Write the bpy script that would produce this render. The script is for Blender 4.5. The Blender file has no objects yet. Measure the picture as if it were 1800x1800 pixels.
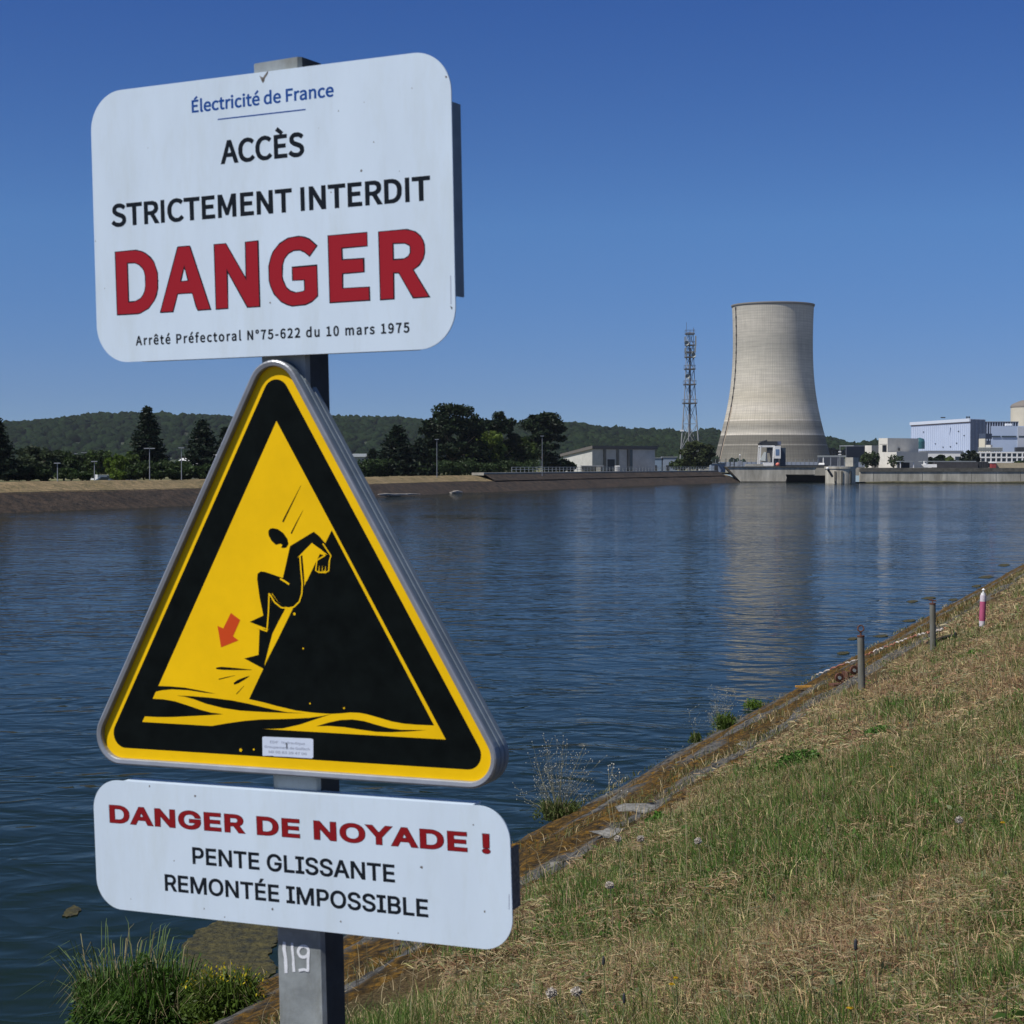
import bpy, bmesh, math, random, json
import numpy as np
from mathutils import Vector
from mathutils.geometry import tessellate_polygon

SC = bpy.context.scene
COL = SC.collection
R = math.radians
# ------------------------------------------------------------------ camera, sky, sun, exposure
F_PX, EYE, HOR = 3042.0, 5.0, 820.0           # focal length in photo pixels, eye height above the water, horizon row
PITCH = math.atan((900 - HOR) / F_PX)
cam = bpy.data.cameras.new('camera')
cam.sensor_width = 36; cam.lens = 36 * F_PX / 1800
cam.clip_start = 0.1; cam.clip_end = 20000
cam.dof.use_dof = True; cam.dof.focus_distance = 45; cam.dof.aperture_fstop = 30
camo = bpy.data.objects.new('camera', cam); COL.objects.link(camo)
camo.location = (0, 0, EYE); camo.rotation_euler = (R(90) - PITCH, 0, 0)
SC.camera = camo

SUN_EL, SUN_AZ = R(54), R(-120)               # azimuth from +Y towards +X: behind the camera's left shoulder
sun_dir = Vector((math.sin(SUN_AZ) * math.cos(SUN_EL), math.cos(SUN_AZ) * math.cos(SUN_EL), math.sin(SUN_EL)))
w = bpy.data.worlds.new('World'); SC.world = w; w.use_nodes = True
nt = w.node_tree; bg = nt.nodes['Background']
sky = nt.nodes.new('ShaderNodeTexSky'); sky.sky_type = 'NISHITA'; sky.sun_disc = False
sky.sun_elevation = SUN_EL; sky.sun_rotation = SUN_AZ
sky.altitude = 6000; sky.air_density = 1.0; sky.dust_density = 0.0; sky.ozone_density = 10.0
# the haze near the horizon mutes that clear-air sky a little: a tint by elevation
tcw = nt.nodes.new('ShaderNodeTexCoord'); spw = nt.nodes.new('ShaderNodeSeparateXYZ'); nt.links.new(tcw.outputs['Generated'], spw.inputs[0])
rpw = nt.nodes.new('ShaderNodeValToRGB'); nt.links.new(spw.outputs['Z'], rpw.inputs[0])
el = rpw.color_ramp.elements
for p_, c_ in ((0.0, (.66, .57, .54)), (0.04, (.72, .64, .62)), (0.137, (.84, .92, .89)), (0.255, (.58, .77, .98)), (0.45, (.56, .66, .70)), (1.0, (.60, .66, .66))):
    e_ = el.new(p_); e_.color = (*c_, 1)
el.remove(el[0]); el.remove(el[len(el) - 1])
mxw = nt.nodes.new('ShaderNodeMix'); mxw.data_type = 'RGBA'; mxw.blend_type = 'MULTIPLY'; mxw.inputs[0].default_value = 1
nt.links.new(sky.outputs[0], mxw.inputs[6]); nt.links.new(rpw.outputs[0], mxw.inputs[7]); nt.links.new(mxw.outputs[2], bg.inputs[0])
bg.inputs[1].default_value = 0.115
sl = bpy.data.lights.new('sun', 'SUN'); sl.energy = 4.7; sl.angle = R(0.53); sl.color = (1.0, 0.955, 0.89)
slo = bpy.data.objects.new('sun', sl); COL.objects.link(slo); slo.location = (-30, -20, 60)
slo.rotation_euler = sun_dir.to_track_quat('Z', 'Y').to_euler()
SC.view_settings.view_transform = 'Standard'; SC.view_settings.look = 'None'
SC.view_settings.exposure = 0.0; SC.view_settings.gamma = 1.0
SC.cycles.max_bounces = 8; SC.cycles.transparent_max_bounces = 24
SC.cycles.volume_bounces = 0

rng = np.random.default_rng(7)
random.seed(7)

# ------------------------------------------------------------------ geometry of the photograph
def ray(px, py):
    x = (px - 900) / F_PX; v = -(py - 900) / F_PX
    cp, sp = math.cos(-PITCH), math.sin(-PITCH)
    return np.array([x, cp - v * sp, sp + v * cp])
def at(px, py, Y):                     # the world point seen at a photo pixel, Y metres ahead
    d = ray(px, py); return np.array([0, 0, EYE]) + d * (Y / d[1])
def zat(py, Y): return float(at(900, py, Y)[2])
def xat(px, Y): return float(at(px, 820, Y)[0])

# ------------------------------------------------------------------ helpers
class MB:
    def __init__(s): s.v = []; s.f = []; s.m = []; s.n = 0
    def add(s, verts, faces, mat=0):
        verts = [tuple(map(float, q)) for q in verts]
        s.v += verts; s.f += [tuple(i + s.n for i in f) for f in faces]
        s.m += [mat] * len(faces); s.n += len(verts)
    def box(s, c, size, rz=0, mat=0):
        x, y, z = [d / 2 for d in size]; ca, sa = math.cos(rz), math.sin(rz)
        vs = []
        for dz in (-z, z):
            for dx, dy in ((-x, -y), (x, -y), (x, y), (-x, y)):
                vs.append((c[0] + dx * ca - dy * sa, c[1] + dx * sa + dy * ca, c[2] + dz))
        s.add(vs, [(3, 2, 1, 0), (4, 5, 6, 7), (0, 1, 5, 4), (1, 2, 6, 5), (2, 3, 7, 6), (3, 0, 4, 7)], mat)
    def prism(s, poly, z0, z1, mat=0, ztop=None):      # poly counter-clockwise [(x,y)]
        n = len(poly); zt = ztop or [z1] * n
        vs = [(p[0], p[1], z0) for p in poly] + [(p[0], p[1], zt[i]) for i, p in enumerate(poly)]
        fs = [(i, (i + 1) % n, n + (i + 1) % n, n + i) for i in range(n)]
        tr = tessellate_polygon([[Vector((p[0], p[1], 0)) for p in poly]])
        fs += [tuple(n + i for i in t) for t in tr] + [tuple(t[::-1]) for t in tr]
        s.add(vs, fs, mat)
    def tube(s, pts, rad, seg=8, mat=0, caps=True):
        pts = [Vector(p) for p in pts]; n = len(pts)
        rad = rad if hasattr(rad, '__len__') else [rad] * n
        vs = []; fs = []
        prev = None
        for i, p in enumerate(pts):
            t = (pts[min(i + 1, n - 1)] - pts[max(i - 1, 0)]).normalized()
            if prev is None:
                a = t.orthogonal().normalized()
            else:
                a = (prev - t * prev.dot(t)); a = a.normalized() if a.length > 1e-6 else t.orthogonal().normalized()
            prev = a; b = t.cross(a)
            for k in range(seg):
                th = 2 * math.pi * k / seg
                vs.append(p + (a * math.cos(th) + b * math.sin(th)) * rad[i])
        for i in range(n - 1):
            for k in range(seg):
                k2 = (k + 1) % seg
                fs.append((i * seg + k, i * seg + k2, (i + 1) * seg + k2, (i + 1) * seg + k))
        if caps:
            fs.append(tuple(range(seg))[::-1]); fs.append(tuple((n - 1) * seg + k for k in range(seg)))
        s.add(vs, fs, mat)
    def bar(s, a, b, t, mat=0): s.tube([a, b], t, 4, mat)
    def lathe(s, prof, c, seg=24, mat=0):
        vs = []; fs = []; n = len(prof)
        for r, z in prof:
            for k in range(seg):
                th = 2 * math.pi * k / seg
                vs.append((c[0] + r * math.cos(th), c[1] + r * math.sin(th), c[2] + z))
        for i in range(n - 1):
            for k in range(seg):
                k2 = (k + 1) % seg
                fs.append((i * seg + k, i * seg + k2, (i + 1) * seg + k2, (i + 1) * seg + k))
        s.add(vs, fs, mat)
    def build(s, name, mats, parent=None, smooth=False):
        me = bpy.data.meshes.new(name)
        off = np.array(parent.location) if parent is not None else np.zeros(3)
        p = parent
        while p is not None and p.parent is not None:
            p = p.parent; off = off + np.array(p.location)
        vv = np.array(s.v, dtype=float).reshape(-1, 3) - off
        me.from_pydata([tuple(q) for q in vv], [], s.f)
        return finish(me, name, mats, s.m, parent, smooth)
def finish(me, name, mats, midx, parent, smooth):
    mats = mats if isinstance(mats, (list, tuple)) else [mats]
    for m in mats: me.materials.append(m)
    if midx is not None and len(mats) > 1: me.polygons.foreach_set('material_index', midx)
    if smooth: me.polygons.foreach_set('use_smooth', [True] * len(me.polygons))
    me.validate(); me.update()
    o = bpy.data.objects.new(name, me); COL.objects.link(o)
    if parent is not None: o.parent = parent
    return o
def np_mesh(name, V, faces_n, nper, mats, parent=None, smooth=False, cols=None, uv=None):
    """V (n,3); faces_n (m,nper) index array; cols per-vertex colours"""
    me = bpy.data.meshes.new(name)
    off = np.zeros(3)
    p = parent
    while p is not None: off = off + np.array(p.location); p = p.parent
    V = np.asarray(V, dtype=np.float32) - off.astype(np.float32)
    m = len(faces_n)
    me.vertices.add(len(V)); me.vertices.foreach_set('co', V.ravel())
    me.loops.add(m * nper); me.loops.foreach_set('vertex_index', np.asarray(faces_n, dtype=np.int32).ravel())
    me.polygons.add(m); me.polygons.foreach_set('loop_start', np.arange(0, m * nper, nper, dtype=np.int32))
    me.update(calc_edges=True)
    if cols is not None:
        at_ = me.color_attributes.new('tint', 'FLOAT_COLOR', 'POINT')
        c4 = np.ones((len(V), 4), dtype=np.float32); c4[:, :3] = cols
        at_.data.foreach_set('color', c4.ravel())
    if uv is not None:
        l = me.uv_layers.new(name='UVMap')
        l.data.foreach_set('uv', np.asarray(uv, dtype=np.float32)[np.asarray(faces_n).ravel()].ravel())
    return finish(me, name, mats, None, parent, smooth)
def tag(o, label=None, cat=None, group=None, kind=None):
    if label: o['label'] = label
    if cat: o['category'] = cat
    if group: o['group'] = group
    if kind: o['kind'] = kind
    return o
def thing(name, loc, label, cat, group=None):
    o = bpy.data.objects.new(name, None); COL.objects.link(o); o.location = [float(q) for q in loc]
    o.empty_display_size = 0.1
    return tag(o, label, cat, group)

# ------------------------------------------------------------------ materials
MATS = {}
def mat(name, col, rough=0.7, metal=0.0, var=0.0, scale=4.0, bump=0.0, bscale=None, col2=None, spec=0.5, detail=6, stretch=None):
    m = bpy.data.materials.new(name); m.use_nodes = True; MATS[name] = m
    n = m.node_tree.nodes; l = m.node_tree.links; b = n['Principled BSDF']
    b.inputs['Roughness'].default_value = rough; b.inputs['Metallic'].default_value = metal
    b.inputs['Specular IOR Level'].default_value = spec
    b.inputs['Base Color'].default_value = (*col, 1)
    if var or bump or col2:
        tc = n.new('ShaderNodeTexCoord'); mp = n.new('ShaderNodeMapping'); l.new(tc.outputs['Object'], mp.inputs[0])
        if stretch: mp.inputs['Scale'].default_value = stretch
        nz = n.new('ShaderNodeTexNoise'); nz.inputs['Scale'].default_value = scale; nz.inputs['Detail'].default_value = detail
        nz.inputs['Roughness'].default_value = 0.62
        l.new(mp.outputs[0], nz.inputs['Vector'])
        if var or col2:
            rp = n.new('ShaderNodeValToRGB'); l.new(nz.outputs['Fac'], rp.inputs[0])
            c2 = col2 or tuple(c * (1 - var) for c in col); c1 = col if col2 else tuple(min(1, c * (1 + var)) for c in col)
            rp.color_ramp.elements[0].position = 0.32; rp.color_ramp.elements[1].position = 0.68
            rp.color_ramp.elements[0].color = (*c2, 1); rp.color_ramp.elements[1].color = (*c1, 1)
            l.new(rp.outputs[0], b.inputs['Base Color'])
        if bump:
            nb = nz
            if bscale:
                nb = n.new('ShaderNodeTexNoise'); nb.inputs['Scale'].default_value = bscale; nb.inputs['Detail'].default_value = 8
                l.new(mp.outputs[0], nb.inputs['Vector'])
            bp = n.new('ShaderNodeBump'); bp.inputs['Strength'].default_value = 1.0; bp.inputs['Distance'].default_value = bump
            l.new(nb.outputs['Fac'], bp.inputs['Height']); l.new(bp.outputs[0], b.inputs['Normal'])
    return m
def leaf_mat(name, transl=0.3, rough=0.6, varscale=None):
    m = bpy.data.materials.new(name); m.use_nodes = True
    n = m.node_tree.nodes; l = m.node_tree.links; n.remove(n['Principled BSDF'])
    a = n.new('ShaderNodeAttribute'); a.attribute_name = 'tint'
    d = n.new('ShaderNodeBsdfDiffuse'); t = n.new('ShaderNodeBsdfTranslucent'); g = n.new('ShaderNodeBsdfGlossy')
    g.inputs['Roughness'].default_value = 0.5
    mx = n.new('ShaderNodeMixShader'); mx.inputs[0].default_value = transl
    mg = n.new('ShaderNodeMixShader'); mg.inputs[0].default_value = 0.012
    l.new(a.outputs['Color'], d.inputs[0]); l.new(a.outputs['Color'], t.inputs[0])
    l.new(d.outputs[0], mx.inputs[1]); l.new(t.outputs[0], mx.inputs[2])
    l.new(mx.outputs[0], mg.inputs[1]); l.new(g.outputs[0], mg.inputs[2])
    l.new(mg.outputs[0], n['Material Output'].inputs[0])
    return m
M_LEAF = leaf_mat('foliage', 0.28); M_GRASS = leaf_mat('grass_blades', 0.3); M_NEEDLE = leaf_mat('needles', 0.12)
M_BARK = mat('bark', (0.09, 0.065, 0.045), 0.9, var=0.4, scale=3)
M_STEM = mat('dry_stem', (0.25, 0.235, 0.13), 0.8)
M_GSTEM = mat('green_stem', (0.13, 0.17, 0.06), 0.8)
M_WHITE = mat('white_sign_enamel', (0.625, 0.74, 0.85), 0.35, var=0.05, scale=7, spec=0.3, stretch=(1, 1, .3), detail=9)
def dirty(m, lo, sc, st):
    n = m.node_tree.nodes; l = m.node_tree.links; b = n['Principled BSDF']; src = b.inputs['Base Color'].links[0].from_socket
    tc = n.new('ShaderNodeTexCoord'); mp = n.new('ShaderNodeMapping'); mp.inputs['Scale'].default_value = st; l.new(tc.outputs['Object'], mp.inputs[0])
    nz = n.new('ShaderNodeTexNoise'); nz.inputs['Scale'].default_value = sc; nz.inputs['Detail'].default_value = 10; nz.inputs['Roughness'].default_value = .7; l.new(mp.outputs[0], nz.inputs['Vector'])
    rp = n.new('ShaderNodeValToRGB'); e = rp.color_ramp.elements; e[0].position = .30; e[0].color = lo; e[1].position = .52; e[1].color = (1, 1, 1, 1); l.new(nz.outputs['Fac'], rp.inputs[0])
    mx = n.new('ShaderNodeMix'); mx.data_type = 'RGBA'; mx.blend_type = 'MULTIPLY'; mx.inputs[0].default_value = 1
    l.new(src, mx.inputs[6]); l.new(rp.outputs[0], mx.inputs[7]); l.new(mx.outputs[2], b.inputs['Base Color'])
dirty(M_WHITE, (.94, .93, .90, 1), 22, (1, 1, .22))
M_YEL = mat('yellow_sign_film', (0.88, 0.54, 0.003), 0.45, var=0.07, scale=9, spec=0.12)
M_BLK = mat('black_sign_film', (0.004, 0.006, 0.006), 0.5, spec=0.05, var=0.3, scale=30)
M_TXT = mat('black_lettering', (0.012, 0.016, 0.022), 0.4, spec=0.08)
M_RED = mat('red_lettering', (0.33, 0.018, 0.028), 0.4, spec=0.08)
M_DRED = mat('dark_red_lettering', (0.24, 0.012, 0.016), 0.4, spec=0.08)
M_BLUE = mat('blue_lettering', (0.015, 0.075, 0.30), 0.4, spec=0.08)
M_ORNG = mat('orange_arrow_film', (0.60, 0.07, 0.015), 0.4, spec=0.08)
M_GALV = mat('galvanised_steel', (0.285, 0.315, 0.32), 0.55, metal=0.1, var=0.34, scale=11, bump=0.0006, bscale=60)
dirty(M_GALV, (.62, .58, .50, 1), 16, (1, 1, .3))
M_ALU = mat('sign_aluminium', (0.30, 0.32, 0.35), 0.42, metal=0.4, var=0.12, scale=25)
M_SIDE = mat('sign_back_profile', (0.20, 0.245, 0.28), 0.6, metal=0.0, var=0.2, scale=20)  # panel folds and rim side: grey darkened in the colour for their shade
M_POSTSIDE = mat('shaded_post_side', (0.034, 0.040, 0.045), 0.8, var=0.3, scale=20)  # right side and back of the post, their shade put into the colour
M_STICK = mat('sticker_paper', (0.62, 0.70, 0.84), 0.6, var=0.05, scale=40)
M_FADE = mat('faded_print', (0.30, 0.34, 0.44), 0.6)
M_CHALK = mat('white_paint_marker', (0.72, 0.75, 0.79), 0.8, var=0.1, scale=300)
M_RUST = mat('rust', (0.115, 0.045, 0.025), 0.85, var=0.45, scale=16, bump=0.004)
M_CHIP = mat('chipped_enamel', (0.14, 0.13, 0.12), 0.8, var=0.5, scale=200)
M_CONC = mat('concrete', (0.34, 0.33, 0.29), 0.85, var=0.25, scale=0.6)
M_CONCD = mat('weathered_concrete', (0.17, 0.165, 0.145), 0.9, var=0.35, scale=0.5)
M_WHT = mat('white_paint', (0.78, 0.78, 0.76), 0.55)
M_DARK = mat('dark_paint', (0.03, 0.034, 0.04), 0.6)
M_GREY = mat('grey_steel', (0.28, 0.30, 0.33), 0.5, metal=0.2)
M_GLASS = mat('window_glass', (0.03, 0.045, 0.06), 0.12)
M_TEAL = mat('teal_glazing', (0.05, 0.15, 0.17), 0.2)

# ------------------------------------------------------------------ noise for geometry
_perm = rng.random((64, 64))
def vnoise(x, y):
    x = np.asarray(x, float); y = np.asarray(y, float)
    xi = np.floor(x).astype(int); yi = np.floor(y).astype(int); fx = x - xi; fy = y - yi
    fx = fx * fx * (3 - 2 * fx); fy = fy * fy * (3 - 2 * fy)
    g = lambda a, b: _perm[a % 64, b % 64]
    return (g(xi, yi) * (1 - fx) + g(xi + 1, yi) * fx) * (1 - fy) + (g(xi, yi + 1) * (1 - fx) + g(xi + 1, yi + 1) * fx) * fy
def fbm(x, y, o=4):
    t = 0; a = 0.5
    for k in range(o):
        t = t + a * vnoise(np.asarray(x) * 2 ** k + 17 * k, np.asarray(y) * 2 ** k + 5 * k); a *= 0.5
    return t

# ------------------------------------------------------------------ near bank: s runs along the canal, o across it
BS, BC = math.sin(R(21.72)), math.cos(R(21.72))
def so2xy(s, o): return s * BS + o * BC, s * BC - o * BS
def xy2so(x, y): return x * BS + y * BC, x * BC - y * BS
def prof(s, o):
    s = np.asarray(s, float); o = np.asarray(o, float)
    z = np.interp(o, [-30, -18, -8.5, -4.2, -3.6, -0.5, 1.5, 40], [-4.9, -4.9, 0, 2.18, 2.38, 3.30, 3.5, 3.6])
    gr = np.clip((o + 4.2) / 0.8, 0, 1)
    return z + gr * ((fbm(s * 0.9, o * 0.9) - 0.47) * 0.22 + (fbm(s * 4, o * 4, 3) - 0.44) * 0.06)
def hit(px, py, lift=0.0):
    d = ray(px, py); y = 2.0
    while y < 160:
        q = np.array([0, 0, EYE]) + d * (y / d[1]); s, o = xy2so(q[0], q[1])
        if q[2] <= max(float(prof(s, o)), 0.0) + lift: return q
        y += 0.02 + y * 0.001
    return q
def bank_grid(name, s0, s1, ds, o0, o1, do, mats, dz=0.0, dzf=None):
    S = np.arange(s0, s1 + ds / 2, ds); O = np.arange(o0, o1 + do / 2, do)
    SS, OO = np.meshgrid(S, O, indexing='ij'); X, Y = so2xy(SS, OO); Z = prof(SS, OO) + dz
    if dzf is not None: Z = Z + dzf(SS, OO)
    V = np.stack([X, Y, Z], -1).reshape(-1, 3); a, b = SS.shape
    I = np.arange(a * b).reshape(a, b)
    Fq = np.stack([I[:-1, :-1], I[1:, :-1], I[1:, 1:], I[:-1, 1:]], -1).reshape(-1, 4)[:, ::-1]
    return np_mesh(name, V, Fq, 4, mats, smooth=True, uv=np.stack([SS, OO], -1).reshape(-1, 2))

def soil_mat():
    m = bpy.data.materials.new('dry_turf_soil'); m.use_nodes = True
    n = m.node_tree.nodes; l = m.node_tree.links; b = n['Principled BSDF']; b.inputs['Roughness'].default_value = 0.95
    b.inputs['Specular IOR Level'].default_value = 0.1
    tc = n.new('ShaderNodeTexCoord')
    n1 = n.new('ShaderNodeTexNoise'); n1.inputs['Scale'].default_value = 0.9; n1.inputs['Detail'].default_value = 5
    n2 = n.new('ShaderNodeTexNoise'); n2.inputs['Scale'].default_value = 45; n2.inputs['Detail'].default_value = 6
    for q in (n1, n2): l.new(tc.outputs['Object'], q.inputs['Vector'])
    r1 = n.new('ShaderNodeValToRGB'); e = r1.color_ramp.elements
    e[0].position = 0.35; e[0].color = (0.07, 0.06, 0.028, 1); e[1].position = 0.62; e[1].color = (0.14, 0.095, 0.05, 1)
    r2 = n.new('ShaderNodeValToRGB'); e = r2.color_ramp.elements
    e[0].position = 0.35; e[0].color = (0.35, 0.33, 0.3, 1); e[1].position = 0.7; e[1].color = (1.35, 1.3, 1.2, 1)
    mx = n.new('ShaderNodeMix'); mx.data_type = 'RGBA'; mx.blend_type = 'MULTIPLY'; mx.inputs[0].default_value = 1
    l.new(n1.outputs['Fac'], r1.inputs[0]); l.new(n2.outputs['Fac'], r2.inputs[0])
    l.new(r1.outputs[0], mx.inputs[6]); l.new(r2.outputs[0], mx.inputs[7]); l.new(mx.outputs[2], b.inputs['Base Color'])
    bp = n.new('ShaderNodeBump'); bp.inputs['Distance'].default_value = 0.03; l.new(n2.outputs['Fac'], bp.inputs['Height']); l.new(bp.outputs[0], b.inputs['Normal'])
    return m
def slope_mat():
    """old concrete slabs with bands of rust-coloured moss, laid out along the canal (UV = metres along, metres across)"""
    m = bpy.data.materials.new('mossy_concrete_slabs'); m.use_nodes = True
    n = m.node_tree.nodes; l = m.node_tree.links; b = n['Principled BSDF']; b.inputs['Roughness'].default_value = 0.92
    b.inputs['Specular IOR Level'].default_value = 0.2
    uv = n.new('ShaderNodeUVMap'); mp = n.new('ShaderNodeMapping'); mp.inputs['Scale'].default_value = (0.30, 2.6, 1)
    l.new(uv.outputs[0], mp.inputs[0])
    big = n.new('ShaderNodeTexNoise'); big.inputs['Scale'].default_value = 1.0; big.inputs['Detail'].default_value = 7; big.inputs['Roughness'].default_value = 0.65
    l.new(mp.outputs[0], big.inputs['Vector'])
    fine = n.new('ShaderNodeTexNoise'); fine.inputs['Scale'].default_value = 9; fine.inputs['Detail'].default_value = 8; fine.inputs['Roughness'].default_value = 0.7
    l.new(uv.outputs[0], fine.inputs['Vector'])
    sp = n.new('ShaderNodeSeparateXYZ'); l.new(uv.outputs[0], sp.inputs[0])
    # moss likelihood by band across the slope
    mr = n.new('ShaderNodeMapRange'); mr.inputs['From Min'].default_value = -9; mr.inputs['From Max'].default_value = -3.7
    wn = n.new('ShaderNodeTexNoise'); wn.inputs['Scale'].default_value = 0.45; wn.inputs['Detail'].default_value = 5; l.new(uv.outputs[0], wn.inputs['Vector'])
    wm = n.new('ShaderNodeMath'); wm.operation = 'MULTIPLY_ADD'; wm.inputs[1].default_value = 1.5; l.new(wn.outputs['Fac'], wm.inputs[0])
    ws = n.new('ShaderNodeMath'); ws.operation = 'SUBTRACT'; ws.inputs[1].default_value = 0.75; l.new(sp.outputs['Y'], ws.inputs[0]); l.new(ws.outputs[0], wm.inputs[2])
    l.new(wm.outputs[0], mr.inputs['Value'])
    band = n.new('ShaderNodeValToRGB'); cr = band.color_ramp
    for p, v in ((0.0, 0.0), (0.14, 0.02), (0.22, 0.26), (0.34, 0.50), (0.46, 0.20), (0.58, 0.58), (0.74, 0.50), (0.82, 0.10), (0.9, 0.05), (1.0, 0.4)):
        e = cr.elements.new(p); e.color = (v, v, v, 1)
    cr.elements.remove(cr.elements[0]); l.new(mr.outputs[0], band.inputs[0])
    ad = n.new('ShaderNodeMath'); ad.operation = 'ADD'; l.new(band.outputs[0], ad.inputs[0]); l.new(big.outputs['Fac'], ad.inputs[1])
    f2 = n.new('ShaderNodeMath'); f2.operation = 'MULTIPLY_ADD'; f2.inputs[1].default_value = 0.75; l.new(fine.outputs['Fac'], f2.inputs[0]); l.new(ad.outputs[0], f2.inputs[2])
    st = n.new('ShaderNodeMapRange'); st.inputs['From Min'].default_value = 1.14; st.inputs['From Max'].default_value = 1.26; l.new(f2.outputs[0], st.inputs['Value'])
    conc = n.new('ShaderNodeValToRGB'); e = conc.color_ramp.elements
    e[0].position = 0.38; e[0].color = (0.016, 0.016, 0.015, 1); e[1].position = 0.66; e[1].color = (0.21, 0.205, 0.19, 1)
    l.new(fine.outputs['Fac'], conc.inputs[0])
    moss = n.new('ShaderNodeValToRGB'); e = moss.color_ramp.elements
    e[0].position = 0.36; e[0].color = (0.014, 0.011, 0.005, 1); e[1].position = 0.62; e[1].color = (0.22, 0.118, 0.016, 1)
    e_ = moss.color_ramp.elements.new(.5); e_.color = (.070, .042, .010, 1)
    l.new(fine.outputs['Fac'], moss.inputs[0])
    mx = n.new('ShaderNodeMix'); mx.data_type = 'RGBA'; l.new(st.outputs[0], mx.inputs[0]); l.new(conc.outputs[0], mx.inputs[6]); l.new(moss.outputs[0], mx.inputs[7])
    # wet dark line just above and below the water
    wet = n.new('ShaderNodeMapRange'); wet.inputs['From Min'].default_value = -8.45; wet.inputs['From Max'].default_value = -8.25
    wet.inputs['To Min'].default_value = 0.35; l.new(sp.outputs['Y'], wet.inputs['Value'])
    mw = n.new('ShaderNodeMix'); mw.data_type = 'RGBA'; mw.blend_type = 'MULTIPLY'; mw.inputs[0].default_value = 1
    l.new(mx.outputs[2], mw.inputs[6]); l.new(wet.outputs[0], mw.inputs[7]); l.new(mw.outputs[2], b.inputs['Base Color'])
    bp = n.new('ShaderNodeBump'); bp.inputs['Distance'].default_value = 0.09; l.new(f2.outputs[0], bp.inputs['Height']); l.new(bp.outputs[0], b.inputs['Normal'])
    return m
M_SOIL = soil_mat(); M_SLOPE = slope_mat()

def lumps(S, O):       # slab steps, ledges and broken edges
    w_ = O + (fbm(S * .22, O * .3 + 5, 4) - .47) * .9
    led = np.zeros_like(O)
    for k_, h_ in ((-7.7, .10), (-6.7, .05), (-5.6, .09), (-4.6, .12)):
        led = led + h_ * (1 / (1 + np.exp(-(w_ - k_) * 26)) - np.clip((w_ - k_ + .9) / 1.8, 0, 1))
    e = (fbm(S * 0.35, O * 3.1, 5) - 0.47) * .16 + (fbm(S * 5, O * 8, 4) - .47) * .07 + led
    return e * np.clip((O + 8.7) / 0.5, 0.15, 1) * np.clip((-3.7 - O) / 0.3, .0, 1) - .03
tag(bank_grid('bank_ground', -2, 40, 0.12, -4.1, 6, 0.12, M_SOIL), kind='structure')
tag(bank_grid('bank_ground_beyond', 40, 400, 0.8, -4.75, 30, 0.35, M_SOIL), kind='structure')
tag(bank_grid('bank_path', -40, -2, 0.8, -4.75, 30, 0.35, M_SOIL), kind='structure')
tag(bank_grid('concrete_slope', 6, 60, 0.07, -9.3, -3.7, 0.045, M_SLOPE, dzf=lumps), kind='structure')
tag(bank_grid('concrete_slope_below_water', 6, 60, 0.5, -20, -9.3, 0.3, M_SLOPE, dzf=lumps), kind='structure')
tag(bank_grid('concrete_slope_upstream', -30, 6, 0.4, -20, -3.7, 0.2, M_SLOPE, dzf=lumps), kind='structure')
tag(bank_grid('concrete_slope_downstream', 60, 110, 0.16, -20, -3.7, 0.1, M_SLOPE, dzf=lumps), kind='structure')
tag(bank_grid('concrete_slope_beyond', 110, 420, 2, -20, -3.7, 0.4, M_SLOPE), kind='structure')

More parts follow.
